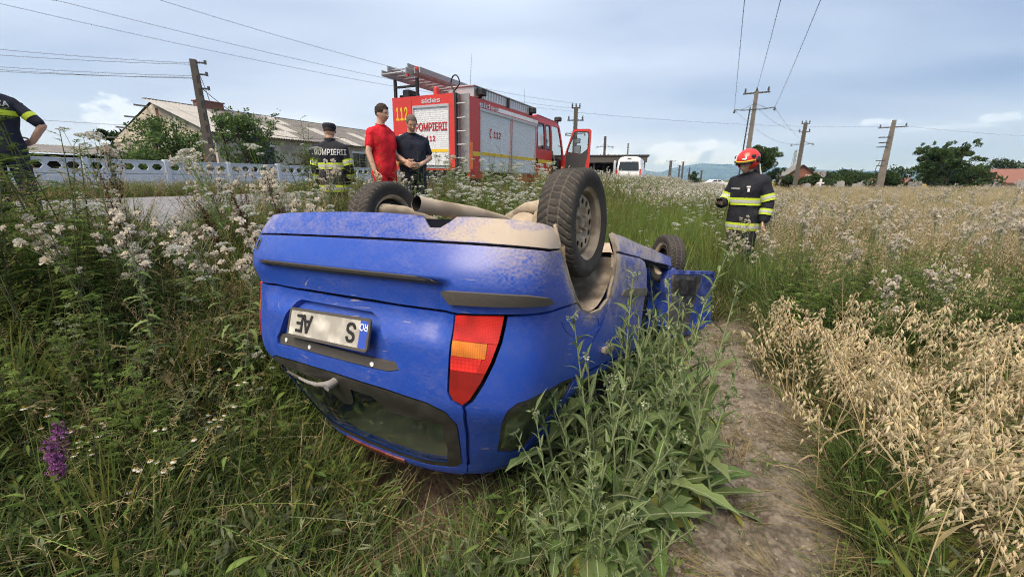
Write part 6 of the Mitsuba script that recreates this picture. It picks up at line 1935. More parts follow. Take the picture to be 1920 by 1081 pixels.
class Veg:
    """Collects blades, leaves and stems with vertex colours."""

    def __init__(self, seed):
        self.r = np.random.default_rng(seed)
        self.V, self.F, self.K, self.n = [], [], [], 0

    def add(self, v, f, c):
        v = np.asarray(v, float)
        self.V.append(v)
        self.F.append(np.asarray(f) + self.n)
        self.K.append(np.clip(np.broadcast_to(np.asarray(c, float), (len(v), 3)), 0.004, 0.95))
        self.n += len(v)

    def vary(self, c, a=.18):
        r = self.r
        return np.asarray(c) * (1 + a * r.normal()) * (1 + .03 * r.normal(size=3))

    def blade(self, base, az, L, w, lean, curl, c0, c1, seg=4):
        t = np.linspace(0, 1, seg + 1)
        ang = lean + curl * t
        ds = L / seg
        h = np.concatenate([[0], np.cumsum(np.sin(ang[:-1]) * ds)])
        z = np.concatenate([[0], np.cumsum(np.cos(ang[:-1]) * ds)])
        d = np.array([math.cos(az), math.sin(az), 0])
        sd = np.array([-d[1], d[0], 0])
        c = np.asarray(base) + np.outer(h, d) + np.outer(z, [0, 0, 1])
        ww = w * np.array([.7, 1, .9, .6, .05])[:seg + 1] if seg == 4 else w * (1 - t ** 2) + .0003
        tw = self.r.uniform(-.6, .6)
        sv = sd[None] * math.cos(tw) + d[None] * math.sin(tw)
        V = np.vstack([c - sv * ww[:, None] / 2, c + sv * ww[:, None] / 2])
        m = seg + 1
        F = []
        for i in range(seg):
            F += [[i, m + i, i + 1], [i + 1, m + i, m + i + 1]]
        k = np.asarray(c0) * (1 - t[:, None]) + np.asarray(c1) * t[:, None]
        self.add(V, F, np.vstack([k, k]))

    def stem(self, pts, r0, r1, c0, c1, n=3):
        p = np.asarray(pts, float)
        t = np.linspace(0, 1, len(p))
        m = tube(p, r0 + (r1 - r0) * t, n, cap=False)
        k = np.repeat(np.asarray(c0) * (1 - t[:, None]) + np.asarray(c1) * t[:, None], n, 0)
        self.add(m.vertices, m.faces, k)

    def leaf(self, base, d, L, W, col, mid=None, droop=.5, fold=.25, shape=(.15, .8, 1, .75, .35, .02), roll=0.0, tip=None):
        d = np.asarray(d, float)
        d = d / np.linalg.norm(d)
        side = np.cross(d, [0, 0, 1.0])
        side /= np.linalg.norm(side) + 1e-9
        up = np.cross(side, d)
        side, up = side * math.cos(roll) + up * math.sin(roll), up * math.cos(roll) - side * math.sin(roll)
        m = len(shape)
        t = np.linspace(0, 1, m)
        c = np.asarray(base) + np.outer(t * L, d) - np.outer(droop * L * t * t, [0, 0, 1.0])
        w = np.asarray(shape) * W / 2
        wl = self.r.uniform(-.12, .12, m) * w
        A = c - side * (w + wl)[:, None] + up * (fold * w)[:, None]
        B = c + side * (w - wl)[:, None] + up * (fold * w)[:, None]
        F = []
        for i in range(m - 1):
            F += [[i, m + i, i + 1], [i + 1, m + i, m + i + 1], [m + i, 2 * m + i, m + i + 1], [m + i + 1, 2 * m + i, 2 * m + i + 1]]
        k = np.tile(np.asarray(col, float), (3 * m, 1))
        if tip is not None:
            tt = np.tile(np.clip((t - .45) / .5, 0, 1), 3)[:, None]
            k = k * (1 - tt) + np.asarray(tip) * tt
        if mid is not None:
            k[m:2 * m] = mid
        self.add(np.vstack([A, c, B]), F, k)

    def ribbed_leaf(self, base, d, L, W, col, rib, droop=.4, fold=.3, shape=None, roll=0., tip=None):
        """A leaf with a raised pale midrib of its own width."""
        self.leaf(base, d, L, W, col, None, droop, fold, shape or (.2, .75, 1, .9, .6, .25, .02), roll, tip)
        d = np.asarray(d, float) / np.linalg.norm(d)
        t = np.linspace(0, .92, 6)
        c = np.asarray(base) + np.outer(t * L, d) - np.outer(droop * L * t * t, [0, 0, 1.0]) + [0, 0, .0012]
        side = np.cross(d, [0, 0, 1.0])
        side /= np.linalg.norm(side) + 1e-9
        w = (.055 * W + .0006) * (1 - .85 * t)[:, None]
        m = 6
        F = []
        for i in range(m - 1):
            F += [[i, m + i, i + 1], [i + 1, m + i, m + i + 1]]
        self.add(np.vstack([c - side * w, c + side * w]), F, rib)

    def puff(self, c, R, n, col, up=.3, w=.35):
        """A fluffy head: n slim triangles round a point."""
        d = self.r.normal(size=(n, 3)) + [0, 0, up]
        d /= np.linalg.norm(d, axis=1, keepdims=True)
        s = np.cross(d, self.r.normal(size=(n, 3)))
        s /= np.linalg.norm(s, axis=1, keepdims=True)
        L = R * self.r.uniform(.65, 1.1, (n, 1))
        c = np.asarray(c)
        V = np.stack([c + d * L * .12, c + d * L + s * L * w, c + d * L - s * L * w], 1).reshape(-1, 3)
        k = np.repeat(np.asarray(col) * self.r.uniform(.75, 1.15, (n, 1)), 3, 0)
        self.add(V, np.arange(3 * n).reshape(-1, 3), k)

    def spindle(self, a, b, r, col, n=4, col2=None):
        a, b = np.asarray(a, float), np.asarray(b, float)
        p = [a, a + (b - a) * .3, a + (b - a) * .6, b]
        m = tube(p, [r * .3, r, r * .8, r * .05], n, cap=False)
        k = np.tile(np.asarray(col, float), (len(m.vertices), 1))
        if col2 is not None:
            k[-n:] = col2
        self.add(m.vertices, m.faces, k)

    def mesh(self):
        return trimesh.Trimesh(np.vstack(self.V), np.vstack(self.F), process=False), np.vstack(self.K)

    def ply(self, mat='mat_plant', smooth=True):
        m, k = self.mesh()
        return mikit.ply(m, mat, smooth=smooth, color=k)


PROTO = {}


def proto(kind, **parts):
    k = f'proto_{kind}_{len(PROTO.setdefault(kind, []))}'
    scene[k] = {'type': 'shapegroup', **parts}
    PROTO[kind].append(k)


def bend(r, base, az, L, lean, curl, n=6):
    t = np.linspace(0, 1, n)
    a = lean + curl * t
    h = np.concatenate([[0], np.cumsum(np.sin(a[:-1]))]) * L / (n - 1)
    z = np.concatenate([[0], np.cumsum(np.cos(a[:-1]))]) * L / (n - 1)
    return np.asarray(base) + np.stack([h * math.cos(az), h * math.sin(az), z], -1)


def along(p, u):
    t = np.linspace(0, 1, len(p))
    return np.array([np.interp(u, t, p[:, k]) for k in range(3)])


U = lambda r, a, b: float(r.uniform(a, b))
PI2 = 2 * math.pi

# --- grasses
for k in range(5):
    g = Veg(100 + k)
    r = g.r
    for i in range(46):
        dry = r.random() < (.10, .3, .12, .5, .2)[k]
        c = g.vary((STRAW * .8) if dry else (MDG, LTG * .8, DKG * 1.3, MDG, GRG * .8)[k])
        rr, a = .09 * math.sqrt(r.random()), U(r, 0, PI2)
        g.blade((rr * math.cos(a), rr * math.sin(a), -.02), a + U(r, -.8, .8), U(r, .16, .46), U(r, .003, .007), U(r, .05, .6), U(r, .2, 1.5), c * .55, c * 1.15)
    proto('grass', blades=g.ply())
for k in range(3):      # broad bright blades
    g = Veg(130 + k)
    r = g.r
    for i in range(22):
        c = g.vary((LTG, YLG * .75, LTG * .8)[k])
        rr, a = .07 * math.sqrt(r.random()), U(r, 0, PI2)
        g.blade((rr * math.cos(a), rr * math.sin(a), -.02), a + U(r, -.6, .6), U(r, .30, .62), U(r, .009, .015), U(r, .02, .35), U(r, .1, 1.1), c * .7, c)
    proto('broad_grass', blades=g.ply())
for k in range(3):      # tall reeds of the ditch
    g = Veg(140 + k)
    r = g.r
    for i in range(34):
        c = g.vary((LTG * 1.05, LTG * .85, YLG * .7)[k], .14)
        rr, a = .16 * math.sqrt(r.random()), U(r, 0, PI2)
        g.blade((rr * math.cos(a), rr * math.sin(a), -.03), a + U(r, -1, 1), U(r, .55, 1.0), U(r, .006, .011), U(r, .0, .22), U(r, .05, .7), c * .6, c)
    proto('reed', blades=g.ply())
for k in range(4):      # flattened grass and straw
    g = Veg(150 + k)
    r = g.r
    main = U(r, 0, PI2)
    for i in range(30):
        dry = r.random() < (.25, .5, .85, .95)[k]
        c = g.vary(STRAW * (.75 if k < 2 else .95) if dry else MDG)
        x, y = r.normal(size=2) * .10
        g.blade((x, y, U(r, .0, .05)), main + r.normal() * .5, U(r, .25, .55), U(r, .004, .011), U(r, 1.15, 1.45), U(r, .0, .35), c * .7, c)
    proto('flat_grass', blades=g.ply())
for k in range(3):      # broad blades pressed flat
    g = Veg(155 + k)
    r = g.r
    main = U(r, 0, PI2)
    for i in range(18):
        c = g.vary((LTG * .75, MDG * .9, STRAW * .6)[k])
        x, y = r.normal(size=2) * .09
        g.blade((x, y, U(r, .0, .05)), main + r.normal() * .35, U(r, .35, .75), U(r, .008, .016), U(r, 1.1, 1.45), U(r, .0, .3), c * .7, c)
    proto('flat_reed', blades=g.ply())
for k in range(3):      # long stalks lying over the grass, with a loose seed head
    g = Veg(190 + k)
    r = g.r
    for i in range(3):
        p = bend(r, (r.normal() * .05, r.normal() * .05, U(r, .05, .14)), U(r, -.5, .5), U(r, .55, .85), U(r, 1.15, 1.4), U(r, .15, .4), 8)
        c = g.vary((LTG * 1.15, STRAW, GRG * 1.25)[k])
        g.stem(p, .0028, .0012, c, c * 1.1, 4)
        for u in np.linspace(.55, 1, 16):
            b = along(p, u)
            g.spindle(b, b + [r.normal() * .022, r.normal() * .022, U(r, -.02, .012)], .0028, g.vary(STRAW * 1.05), 3)
        for q in range(5):
            a = U(r, -1.2, 1.2)
            g.leaf(along(p, U(r, .1, .6)), (math.cos(a), math.sin(a), .1), U(r, .06, .12), U(r, .008, .014), g.vary(GRG * 1.1), None, .3, .3)
    proto('fallen_stalk', stalks=g.ply())
for k in range(3):      # seeding grass, straw coloured
    g = Veg(160 + k)
    r = g.r
    for i in range(9):
        a = U(r, 0, PI2)
        p = bend(r, (.08 * r.normal(), .08 * r.normal(), 0), a, U(r, .45, .9), U(r, .02, .2), U(r, .2, .8))
        c = g.vary(STRAW * (.8, 1.0, .6)[k])
        g.stem(p, .0014, .0008, c * .8, c)
        for u in np.linspace(.68, 1, 12):
            b = along(p, u)
            e = b + np.array([r.normal() * .018, r.normal() * .018, U(r, .0, .025)])
            g.spindle(b, e, .0022, c * U(r, .8, 1.2), 3)
        for q in range(2):
            cc = g.vary(MDG if r.random() < .6 else STRAW * .7)
            g.blade(along(p, U(r, .1, .5)), U(r, 0, PI2), U(r, .12, .25), .004, U(r, .3, .8), U(r, .4, 1.3), cc * .8, cc)
    proto('seed_grass', blades=g.ply())
# --- leafy ground cover
for k in range(5):
    g = Veg(170 + k)
    r = g.r
    base = (MDG, LTG * .75, DKG * 1.5, GRG * .8, YLG * .5)[k]
    for i in range(26):
        a = U(r, 0, PI2)
        rr = .11 * math.sqrt(r.random())
        h = U(r, .02, .20)
        b = np.array([rr * math.cos(a), rr * math.sin(a), h])
        c = g.vary(base, .25)
        g.leaf(b, (math.cos(a), math.sin(a), U(r, -.1, .9)), U(r, .04, .11), U(r, .008, .020), c, c * 1.25, U(r, .1, .7), .3, roll=U(r, -.5, .5))
        if i % 3 == 0:
            g.stem([(b[0] * .4, b[1] * .4, -.02), b * [.8, .8, .6], b], .0018, .0012, c, c)
    proto('ground_leaf', leaves=g.ply())


# --- thistles gone to seed
def thistle(seed, H, heads, white=1.0):
    st, lv, hd = Veg(seed), Veg(seed + 1), Veg(seed + 2)
    r = st.r
    sc = st.vary(GRG * .9)
    p = bend(r, (0, 0, -.03), U(r, 0, PI2), H, U(r, 0, .12), U(r, -.1, .25), 8)
    st.stem(p, .0045, .002, sc * .8, sc, 4)
    for u in np.linspace(.08, .9, int(22 * H)):
        a = U(r, 0, PI2)
        c = lv.vary((MDG * .9 + GRG * .35) if r.random() < .8 else STRAW * .55, .2)
        L = U(r, .07, .15) * (1.15 - .6 * u)
        lv.leaf(along(p, u), (math.cos(a), math.sin(a), U(r, .1, .8)), L, L * .34, c, c * 1.35, U(r, .3, .9), .5, shape=(.25, .9, .45, 1, .5, .85, .35, .5, .03), roll=U(r, -.4, .4))
    for i in range(heads):
        u = U(r, .72, 1.0)
        b = along(p, u)
        a = U(r, 0, PI2)
        q = bend(r, b, a, U(r, .05, .20) * (1.5 - u) * 2, U(r, .2, .9), U(r, -.5, .1), 4)
        st.stem(q, .0018, .0012, sc, sc)
        e = q[-1]
        bc = hd.vary(np.array([.22, .16, .10]))
        hd.spindle(e - [0, 0, .006], e + [r.normal() * .004, r.normal() * .004, .016], .0068, bc, 5)
        if r.random() < .92 * white:
            f = FLUFF * (1.1 if r.random() < .6 else .82) * U(r, .92, 1.08)
            hd.puff(e + [0, 0, .018], U(r, .017, .032), 34, f, .9, .26)
    return dict(stem=st.ply('mat_stalk'), leaves=lv.ply(), seed_heads=hd.ply(smooth=False))


for k in range(6):
    proto('thistle', **thistle(200 + 10 * k, (.75, .9, 1.05, .85, 1.1, .7)[k], (16, 22, 30, 26, 20, 14)[k]))


# --- wild carrot and yarrow: flat white umbels
def umbel_plant(seed, H, n, col, big=.035):
    st, lv, fl = Veg(seed), Veg(seed + 1), Veg(seed + 2)
    r = st.r
    sc = st.vary(MDG * 1.2)
    p = bend(r, (0, 0, -.03), U(r, 0, PI2), H, U(r, 0, .12), U(r, -.1, .2), 6)
    st.stem(p, .0028, .0016, sc * .8, sc)
    tips = [(p[-1], big)]
    for i in range(n):
        q = bend(r, along(p, U(r, .45, .8)), U(r, 0, PI2), U(r, .16, .32) * H, U(r, .25, .7), -.5, 5)
        st.stem(q, .0018, .0012, sc, sc)
        tips.append((q[-1], big * U(r, .55, 1.0)))
    for e, R in tips:
        for i in range(18):
            a, rr = U(r, 0, PI2), R * math.sqrt(r.random())
            b = e + np.array([rr * math.cos(a), rr * math.sin(a), .02 - .25 * rr * rr / R + r.normal() * .002])
            st.stem([e, b], .0006, .0005, sc, sc)
            fl.puff(b, R * .26, 7, fl.vary(col, .1), 2.0, .6)
    for i in range(int(16 * H)):
        a = U(r, 0, PI2)
        c = lv.vary(MDG, .2)
        b = along(p, U(r, .03, .7))
        L = U(r, .08, .16)
        d = np.array([math.cos(a), math.sin(a), U(r, .2, .9)])
        for u in np.linspace(.25, 1, 5):
            for sgn in (1, -1):
                lv.leaf(b + d * L * u - [0, 0, .3 * L * u * u], (math.cos(a + sgn * .9), math.sin(a + sgn * .9), .2), L * .3, L * .07, c, None, .2, .1, shape=(.3, 1, .05))
        lv.stem([b, b + d * L * .5 - [0, 0, .08 * L], b + d * L - [0, 0, .3 * L]], .001, .0006, c, c)
    return dict(stem=st.ply('mat_stalk'), leaves=lv.ply(), flower_heads=fl.ply(smooth=False))


for k in range(5):
    proto('umbel', **umbel_plant(300 + 10 * k, (.6, .75, .9, .7, .55)[k], (3, 4, 5, 6, 4)[k], WHITE * (1, .95, .9, 1, .95)[k], (.04, .035, .045, .03, .032)[k]))
for k in range(2):
    proto('yellow_flower', **umbel_plant(380 + 10 * k, (.7, .85)[k], 6, np.array([.62, .43, .03]), .022))


# --- tall leafy weeds (mugwort)
def mugwort(seed, H, col, tone=1.0):
    st, lv = Veg(seed), Veg(seed + 1)
    r = st.r
    sc = st.vary(np.array([.10, .08, .045]))
    for s_ in range(3):
        p = bend(r, (r.normal() * .03, r.normal() * .03, -.03), U(r, 0, PI2), H * U(r, .75, 1.0), U(r, .0, .16), U(r, -.05, .3), 8)
        st.stem(p, .0045, .0015, sc, sc * .5 + MDG * .5, 4)
        for u in np.linspace(.06, 1, int(34 * H)):
            a = U(r, 0, PI2)
            b = along(p, u)
            c = lv.vary(col, .24) * tone
            L = U(r, .06, .13) * (1.2 - .75 * u)
            d = np.array([math.cos(a), math.sin(a), U(r, .1, .9)])
            d /= np.linalg.norm(d)
            for q, sgn in ((.35, 1), (.35, -1), (.65, 1), (.65, -1), (.8, 0)):
                aa = a + sgn * U(r, .55, .9)
                lv.leaf(b + d * L * q - [0, 0, .2 * L * q * q], (math.cos(aa), math.sin(aa), d[2] * .8), L * (.55 if sgn else .5), L * .15, c, None, .3, .2, shape=(.35, 1, .7, .03), roll=U(r, -.3, .3))
            lv.stem([b, b + d * L * .8 - [0, 0, .13 * L]], .0014, .0008, c, c)
    return dict(stem=st.ply('mat_stalk'), leaves=lv.ply())


for k in range(5):
    proto('mugwort', **mugwort(400 + 10 * k, (1.0, 1.25, .85, 1.1, .7)[k], (MDG * .9, DKG * 1.6, LTG * .75, MDG, GRG)[k]))


# --- prickly lettuce, the leafy clump beside the car: every leaf a part
def lettuce(seed, H, stems):
    st = Veg(seed)
    r = st.r
    parts = {}

    def leafpart(v):
        parts['leaf' if not len(parts) else f'leaf_{len(parts):03d}'] = v.ply()

    sc0 = np.array([.20, .24, .12])
    RIB = np.array([.42, .46, .30])
    for s_ in range(stems):
        p = bend(r, (r.normal() * .05, r.normal() * .05, -.03), U(r, 0, PI2), H * U(r, .7, 1.05), U(r, .0, .22), U(r, -.2, .35), 9)
        c = st.vary(sc0, .1)
        st.stem(p, .0055, .0018, c, c, 5)
        nl = int(30 * H * U(r, .9, 1.15))
        for i, u in enumerate(np.linspace(.10, 1.0, nl)):
            v = Veg(seed * 1000 + s_ * 100 + i)
            a = i * 2.4 + r.normal() * .3
            col = v.vary(np.array([.165, .225, .095]) if r.random() < .7 else np.array([.125, .195, .060]), .15)
            L = U(r, .10, .19) * (1.18 - .66 * u)
            d = (math.cos(a), math.sin(a), U(r, .8, 2.4) if u > .35 else U(r, .0, .9))
            lob = u < .4 and r.random() < .7
            tip = np.array([.42, .36, .08]) if u < .25 and r.random() < .25 else None
            v.ribbed_leaf(along(p, u), d, L * (1.45 if lob else 1), L * (.36 if lob else .155), col, RIB, U(r, .1, .6), U(r, .2, .7), shape=(.28, .5, .95, .5, 1, .55, .85, .3, .02) if lob else None, roll=U(r, -.5, .5), tip=tip)
            leafpart(v)
        hd = p[-1]
        for i in range(5):
            st.puff(hd + r.normal(size=3) * .008, .010, 7, st.vary(np.array([.22, .26, .15])), .8, .4)
    for i in range(4):
        v = Veg(seed * 1000 + 900 + i)
        a = U(r, 0, PI2)
        col = v.vary(np.array([.14, .205, .065]), .15)
        tip = np.array([.46, .38, .07]) if i == 0 else None
        v.ribbed_leaf((.02 * math.cos(a), .02 * math.sin(a), U(r, .04, .16)), (math.cos(a), math.sin(a), U(r, .2, .7)), U(r, .15, .23), U(r, .04, .065), col, RIB, U(r, .5, 1.0), .3, shape=(.2, .35, .6, .42, .95, .55, 1, .6, .75, .3, .02), tip=tip)
        leafpart(v)
    return dict(stem=st.ply('mat_stalk'), **parts)


for k in range(6):
    proto('lettuce', **lettuce(500 + k, (.62, .75, .55, .85, .7, .95)[k], (2, 2, 2, 2, 3, 1)[k]))


# --- ripe oats
def oat(seed, H, heads=1, fine=True):
    st, lv, pn = Veg(seed), Veg(seed + 1), Veg(seed + 2)
    r = st.r
    for s_ in range(heads):
        c = st.vary(TAN * .95, .12)
        az = U(r, 0, PI2)
        p = bend(r, (r.normal() * .02, r.normal() * .02, -.03), az, H * U(r, .85, 1.05), U(r, .0, .22), U(r, .15, .75), 10)
        st.stem(p, .0030, .0013, c * .85, c * 1.1, 4)
        for q in range(4):
            cc = lv.vary(STRAW if r.random() < .7 else LTG * .9, .2)
            lv.blade(along(p, U(r, .1, .6)), U(r, 0, PI2), U(r, .14, .30), U(r, .006, .011), U(r, .2, .9), U(r, .6, 1.9), cc * .85, cc)
        for i, u in enumerate(np.repeat(np.linspace(.68, 1.0, 8 if fine else 6), 3 if fine else 2)):
            b = along(p, u)
            a = U(r, 0, PI2)
            L = U(r, .015, .065) * (1.25 - .8 * (u - .7) / .3)
            e = b + np.array([math.cos(a) * L, math.sin(a) * L, U(r, -.35, .5) * L])
            st.stem([b, (b + e) / 2 + [0, 0, .008], e], .0005, .0004, c, c)
            oc = pn.vary(OAT, .13)
            dn = np.array([r.normal() * .35 + .3 * math.cos(a), r.normal() * .35 + .3 * math.sin(a), -1.0])
            dn /= np.linalg.norm(dn)
            sd = np.cross(dn, r.normal(size=3))
            sd /= np.linalg.norm(sd)
            for sgn in (1, -1):
                pn.spindle(e, e + dn * U(r, .025, .035) + sd * sgn * .0045, .0044, oc * U(r, .88, 1.12), 5 if fine else 3, oc * 1.2)
    return dict(stem=st.ply('mat_stalk'), leaves=lv.ply(), panicle=pn.ply(smooth=True))


for k in range(7):
    proto('oat', **oat(600 + 10 * k, (.62, .72, .66, .78, .58, .7, .55)[k], (1, 1, 2, 1, 2, 2, 1)[k]))
for k in range(3):      # a square metre of the oat field farther off
    s_ = Veg(690 + k)
    r = s_.r
    for i in range(60):
        b = np.array([U(r, -.6, .6), U(r, -.6, .6), -.02])
        p = bend(r, b, U(r, 0, PI2), U(r, .5, .85), U(r, 0, .2), U(r, .1, .8), 5)
        c = s_.vary(TAN * .85, .2)
        s_.stem(p, .0022, .0012, c * .7, c)
        for u in np.linspace(.66, 1, 9):
            oc = s_.vary(OAT * .92, .16)
            e = along(p, u) + r.normal(size=3) * [.03, .03, .012]
            s_.spindle(e, e + [r.normal() * .008, r.normal() * .008, -.028], .0062, oc, 3)
        cc = s_.vary(STRAW if r.random() < .6 else MDG, .2)
        s_.blade(b, U(r, 0, PI2), U(r, .25, .5), .009, .2, U(r, .3, 1.2), cc * .7, cc)
    proto('oat_patch', stalks=s_.ply())
for k in range(4):      # a patch of far rough grass with flower dots
    s_ = Veg(700 + k)
    r = s_.r
    for i in range(70):
        c = s_.vary((MDG, LTG * .9, STRAW * .6, GRG)[k] if r.random() < .75 else STRAW * .7, .2)
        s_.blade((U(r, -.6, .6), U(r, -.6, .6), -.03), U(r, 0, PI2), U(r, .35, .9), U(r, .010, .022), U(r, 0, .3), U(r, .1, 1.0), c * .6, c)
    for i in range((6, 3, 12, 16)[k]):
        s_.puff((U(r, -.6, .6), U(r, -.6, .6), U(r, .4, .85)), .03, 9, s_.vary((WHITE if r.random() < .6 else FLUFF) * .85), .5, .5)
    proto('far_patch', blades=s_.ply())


# --- dock, chamomile, purple spike, dry stalks
def dock(seed, H):
    st, hd = Veg(seed), Veg(seed + 1)
    r = st.r
    p = bend(r, (0, 0, -.03), U(r, 0, PI2), H, U(r, 0, .06), U(r, -.05, .12), 8)
    st.stem(p, .005, .002, BROWN, BROWN, 4)
    lines = [(p, .5)] + [(bend(r, along(p, U(r, .5, .75)), U(r, 0, PI2), U(r, .15, .3), .35, -.3, 5), .2) for _ in range(3)]
    for q, u0 in lines:
        st.stem(q, .003, .0015, BROWN, BROWN)
        for u in np.linspace(u0, 1, 26):
            for i in range(6):
                c = along(q, u) + r.normal(size=3) * .011
                hd.puff(c, .008, 3, hd.vary(BROWN, .3), 0, .6)
    return dict(stem=st.ply('mat_stalk'), seed_spikes=hd.ply(smooth=False))


for k in range(3):
    proto('dock', **dock(800 + 10 * k, (.95, 1.1, .8)[k]))


def chamomile(seed):
    st, fl, lv = Veg(seed), Veg(seed + 1), Veg(seed + 2)
    r = st.r
    for i in range(11):
        p = bend(r, (r.normal() * .03, r.normal() * .03, -.02), U(r, 0, PI2), U(r, .18, .42), U(r, .05, .5), U(r, -.2, .2), 5)
        c = st.vary(MDG)
        st.stem(p, .0012, .0009, c, c)
        e = p[-1]
        for a in np.arange(11) * PI2 / 11:
            fl.leaf(e, (math.cos(a), math.sin(a), -.15), .0105, .0048, WHITE, None, .2, 0, shape=(.5, 1, .4))
        fl.puff(e + [0, 0, .002], .0055, 14, np.array([.60, .40, .03]), 1.2, .6)
        for q in range(7):
            a = U(r, 0, PI2)
            cc = lv.vary(MDG)
            for j in (-.5, 0, .5):
                lv.leaf(along(p, U(r, .1, .85)), (math.cos(a + j), math.sin(a + j), .5), .04, .003, cc, None, .2, 0, shape=(.6, 1, .1))
    return dict(stems=st.ply('mat_stalk'), leaves=lv.ply(), flowers=fl.ply())


for k in range(3):
    proto('chamomile', **chamomile(850 + 10 * k))


def purple(seed, H):
    st, fl, lv = Veg(seed), Veg(seed + 1), Veg(seed + 2)
    r = st.r
    for s_ in range(3):
        p = bend(r, (r.normal() * .02, r.normal() * .02, -.02), U(r, 0, PI2), H * (1, .93, .8)[s_], U(r, .0, .06), U(r, -.05, .08), 6)
        st.stem(p, .003, .002, MDG, BROWN, 4)
        for u in np.linspace(.1, .7, 10):
            a = U(r, 0, PI2)
            lv.leaf(along(p, u), (math.cos(a), math.sin(a), .5), .09, .022, lv.vary(MDG), None, .5, .3)
        for u in np.linspace(.74, 1, 24):
            for i in range(5):
                k = U(r, 0, 1)
                c = np.array([.42, .16, .44]) if k < .55 else np.array([.15, .08, .12])
                fl.puff(along(p, u) + r.normal(size=3) * [.013, .013, .006], .010, 5, fl.vary(c, .2), .2, .55)
    return dict(stem=st.ply('mat_stalk'), leaves=lv.ply(), flower_spikes=fl.ply(smooth=False))


proto('purple_flower', **purple(880, .62))


def dry_stalk(seed, H):
    st = Veg(seed)
    r = st.r
    c = st.vary(STRAW * .8, .1)
    p = bend(r, (0, 0, -.03), U(r, 0, PI2), H, U(r, .0, .15), U(r, -.1, .2), 8)
    st.stem(p, .004, .0015, c * .8, c, 4)
    for i in range(12):
        q = bend(r, along(p, U(r, .35, .95)), U(r, 0, PI2), U(r, .08, .25), U(r, .4, .8), -.4, 4)
        st.stem(q, .0016, .0008, c, c)
        for u in (.5, .8, 1):
            st.puff(along(q, u), .009, 8, st.vary(np.array([.20, .17, .09])), .4, .5)
    return dict(stem=st.ply('mat_stalk'))


for k in range(3):
    proto('dry_stalk', **dry_stalk(900 + k, (1.0, 1.2, .85)[k]))
# ------------------------------------------------------------------ planting
_bp = S_raw(*[a.ravel() for a in np.meshgrid(np.arange(-5.4, 5.4, .06), np.linspace(.2, 1.42, 40))]) @ CAR_R.T + CAR_T
CAR_FOOT = sg.MultiPoint(_bp[:, :2]).convex_hull.buffer(.03)
CAR_ROOF = sg.MultiPoint(_bp[_bp[:, 2] < .42][:, :2]).convex_hull.buffer(-.04)
# ground where the car slid and people trod: only low growth; and a low gap in the growth of the bank
TRODDEN = sg.Polygon([(-.02, .5), (-.80, .5), (-1.12, 1.25), (-1.42, 1.95), (-1.30, 2.25), (-.3, 1.75), (.22, 1.40), (.12, .9)])
BESIDE = sg.Polygon([(.35, 1.3), (.95, 1.9), (1.55, 2.6), (2.35, 3.4), (2.9, 4.3), (2.2, 4.7), (1.4, 3.6), (.7, 2.4)])
LOW_GAP = sg.Polygon([(-2.75, 2.9), (-2.30, 2.9), (-5.9, 8.2), (-7.5, 8.2)])


def clear_of_car(x, y, h, tall=True):
    h = np.broadcast_to(np.asarray(h, float), np.shape(x))
    ok = ~shapely.contains_xy(CAR_FOOT if tall else CAR_ROOF, x, y)
    ok &= ~(shapely.contains_xy(TRODDEN, x, y) & (h > .36))
    ok &= ~(shapely.contains_xy(BESIDE, x, y) & (h > .45))
    ok &= ~(shapely.contains_xy(LOW_GAP, x, y) & (h > .42))
    return ok


def scatter(rg, n, dens, s0, s1, t0, t1):
    """n random points of the road frame, kept with the chance dens(x, y, s, t)."""
    s, t = rg.uniform(s0, s1, n), rg.uniform(t0, t1, n)
    x, y = ST(s, t)
    k = rg.random(n) < np.clip(dens(x, y, s, t), 0, 1)
    return x[k], y[k]


def in_view(x, y, margin=8):
    return np.abs(np.degrees(np.arctan2(x, y))) < 55 + margin


def place(kind, name, x, y, rg, smin, smax, h=.5, tall=True, label=None, cat=None, group=None, stuff=None, tilt=.12, free=False, variants=None, sink=0.0, lean=None):
    """Plants copies at the points: countable ones as things of their own, grass as the one object `stuff`."""
    x, y = np.asarray(x, float), np.asarray(y, float)
    sc = rg.uniform(smin, smax, len(x))
    ok = in_view(x, y) & (np.hypot(x, y) > .55)
    if not free:
        ok &= clear_of_car(x, y, h * sc, tall)
    x, y, sc = x[ok], y[ok], sc[ok]
    z = height(x, y) - sink
    ks = PROTO[kind] if variants is None else [PROTO[kind][v] for v in variants]
    made = 0
    for i in range(len(x)):
        R = Rot.from_euler('xy', rg.normal(size=2) * tilt).as_matrix() @ rotz(rg.uniform(0, PI2))
        if lean is not None:
            R = Rot.from_rotvec(np.array([-lean[1], lean[0], 0])).as_matrix() @ R
        W = TW(mat4(R, (x[i], y[i], z[i]), sc[i]))
        ref = {'type': 'ref', 'id': ks[int(rg.integers(len(ks)))]}
        if stuff:
            n = _used.get('#' + name, 0) + 1
            _used['#' + name] = n
            scene[f'{name}__{n:03d}'] = {'type': 'instance', 'to_world': W, 'shapegroup': ref}
            if n == 1:
                tag(name, stuff, cat, kind='stuff')
        else:
            k = fresh(name)
            scene[k] = {'type': 'instance', 'to_world': W, 'shapegroup': ref}
            tag(k, label, cat, group)
            for part in ('leaves', 'seed_heads', 'flower_heads', 'panicle', 'seed_spikes', 'flowers', 'flower_spikes'):
                if part in scene[ref['id']]:
                    labels[f'{k}__{part}'] = {'kind': 'stuff'}
        made += 1
    return made


def fbm2(x, y, k, seed=0):
    return meshkit.fbm(np.stack([x * k, y * k, 0 * x + seed * 3.7], -1), 3, seed)


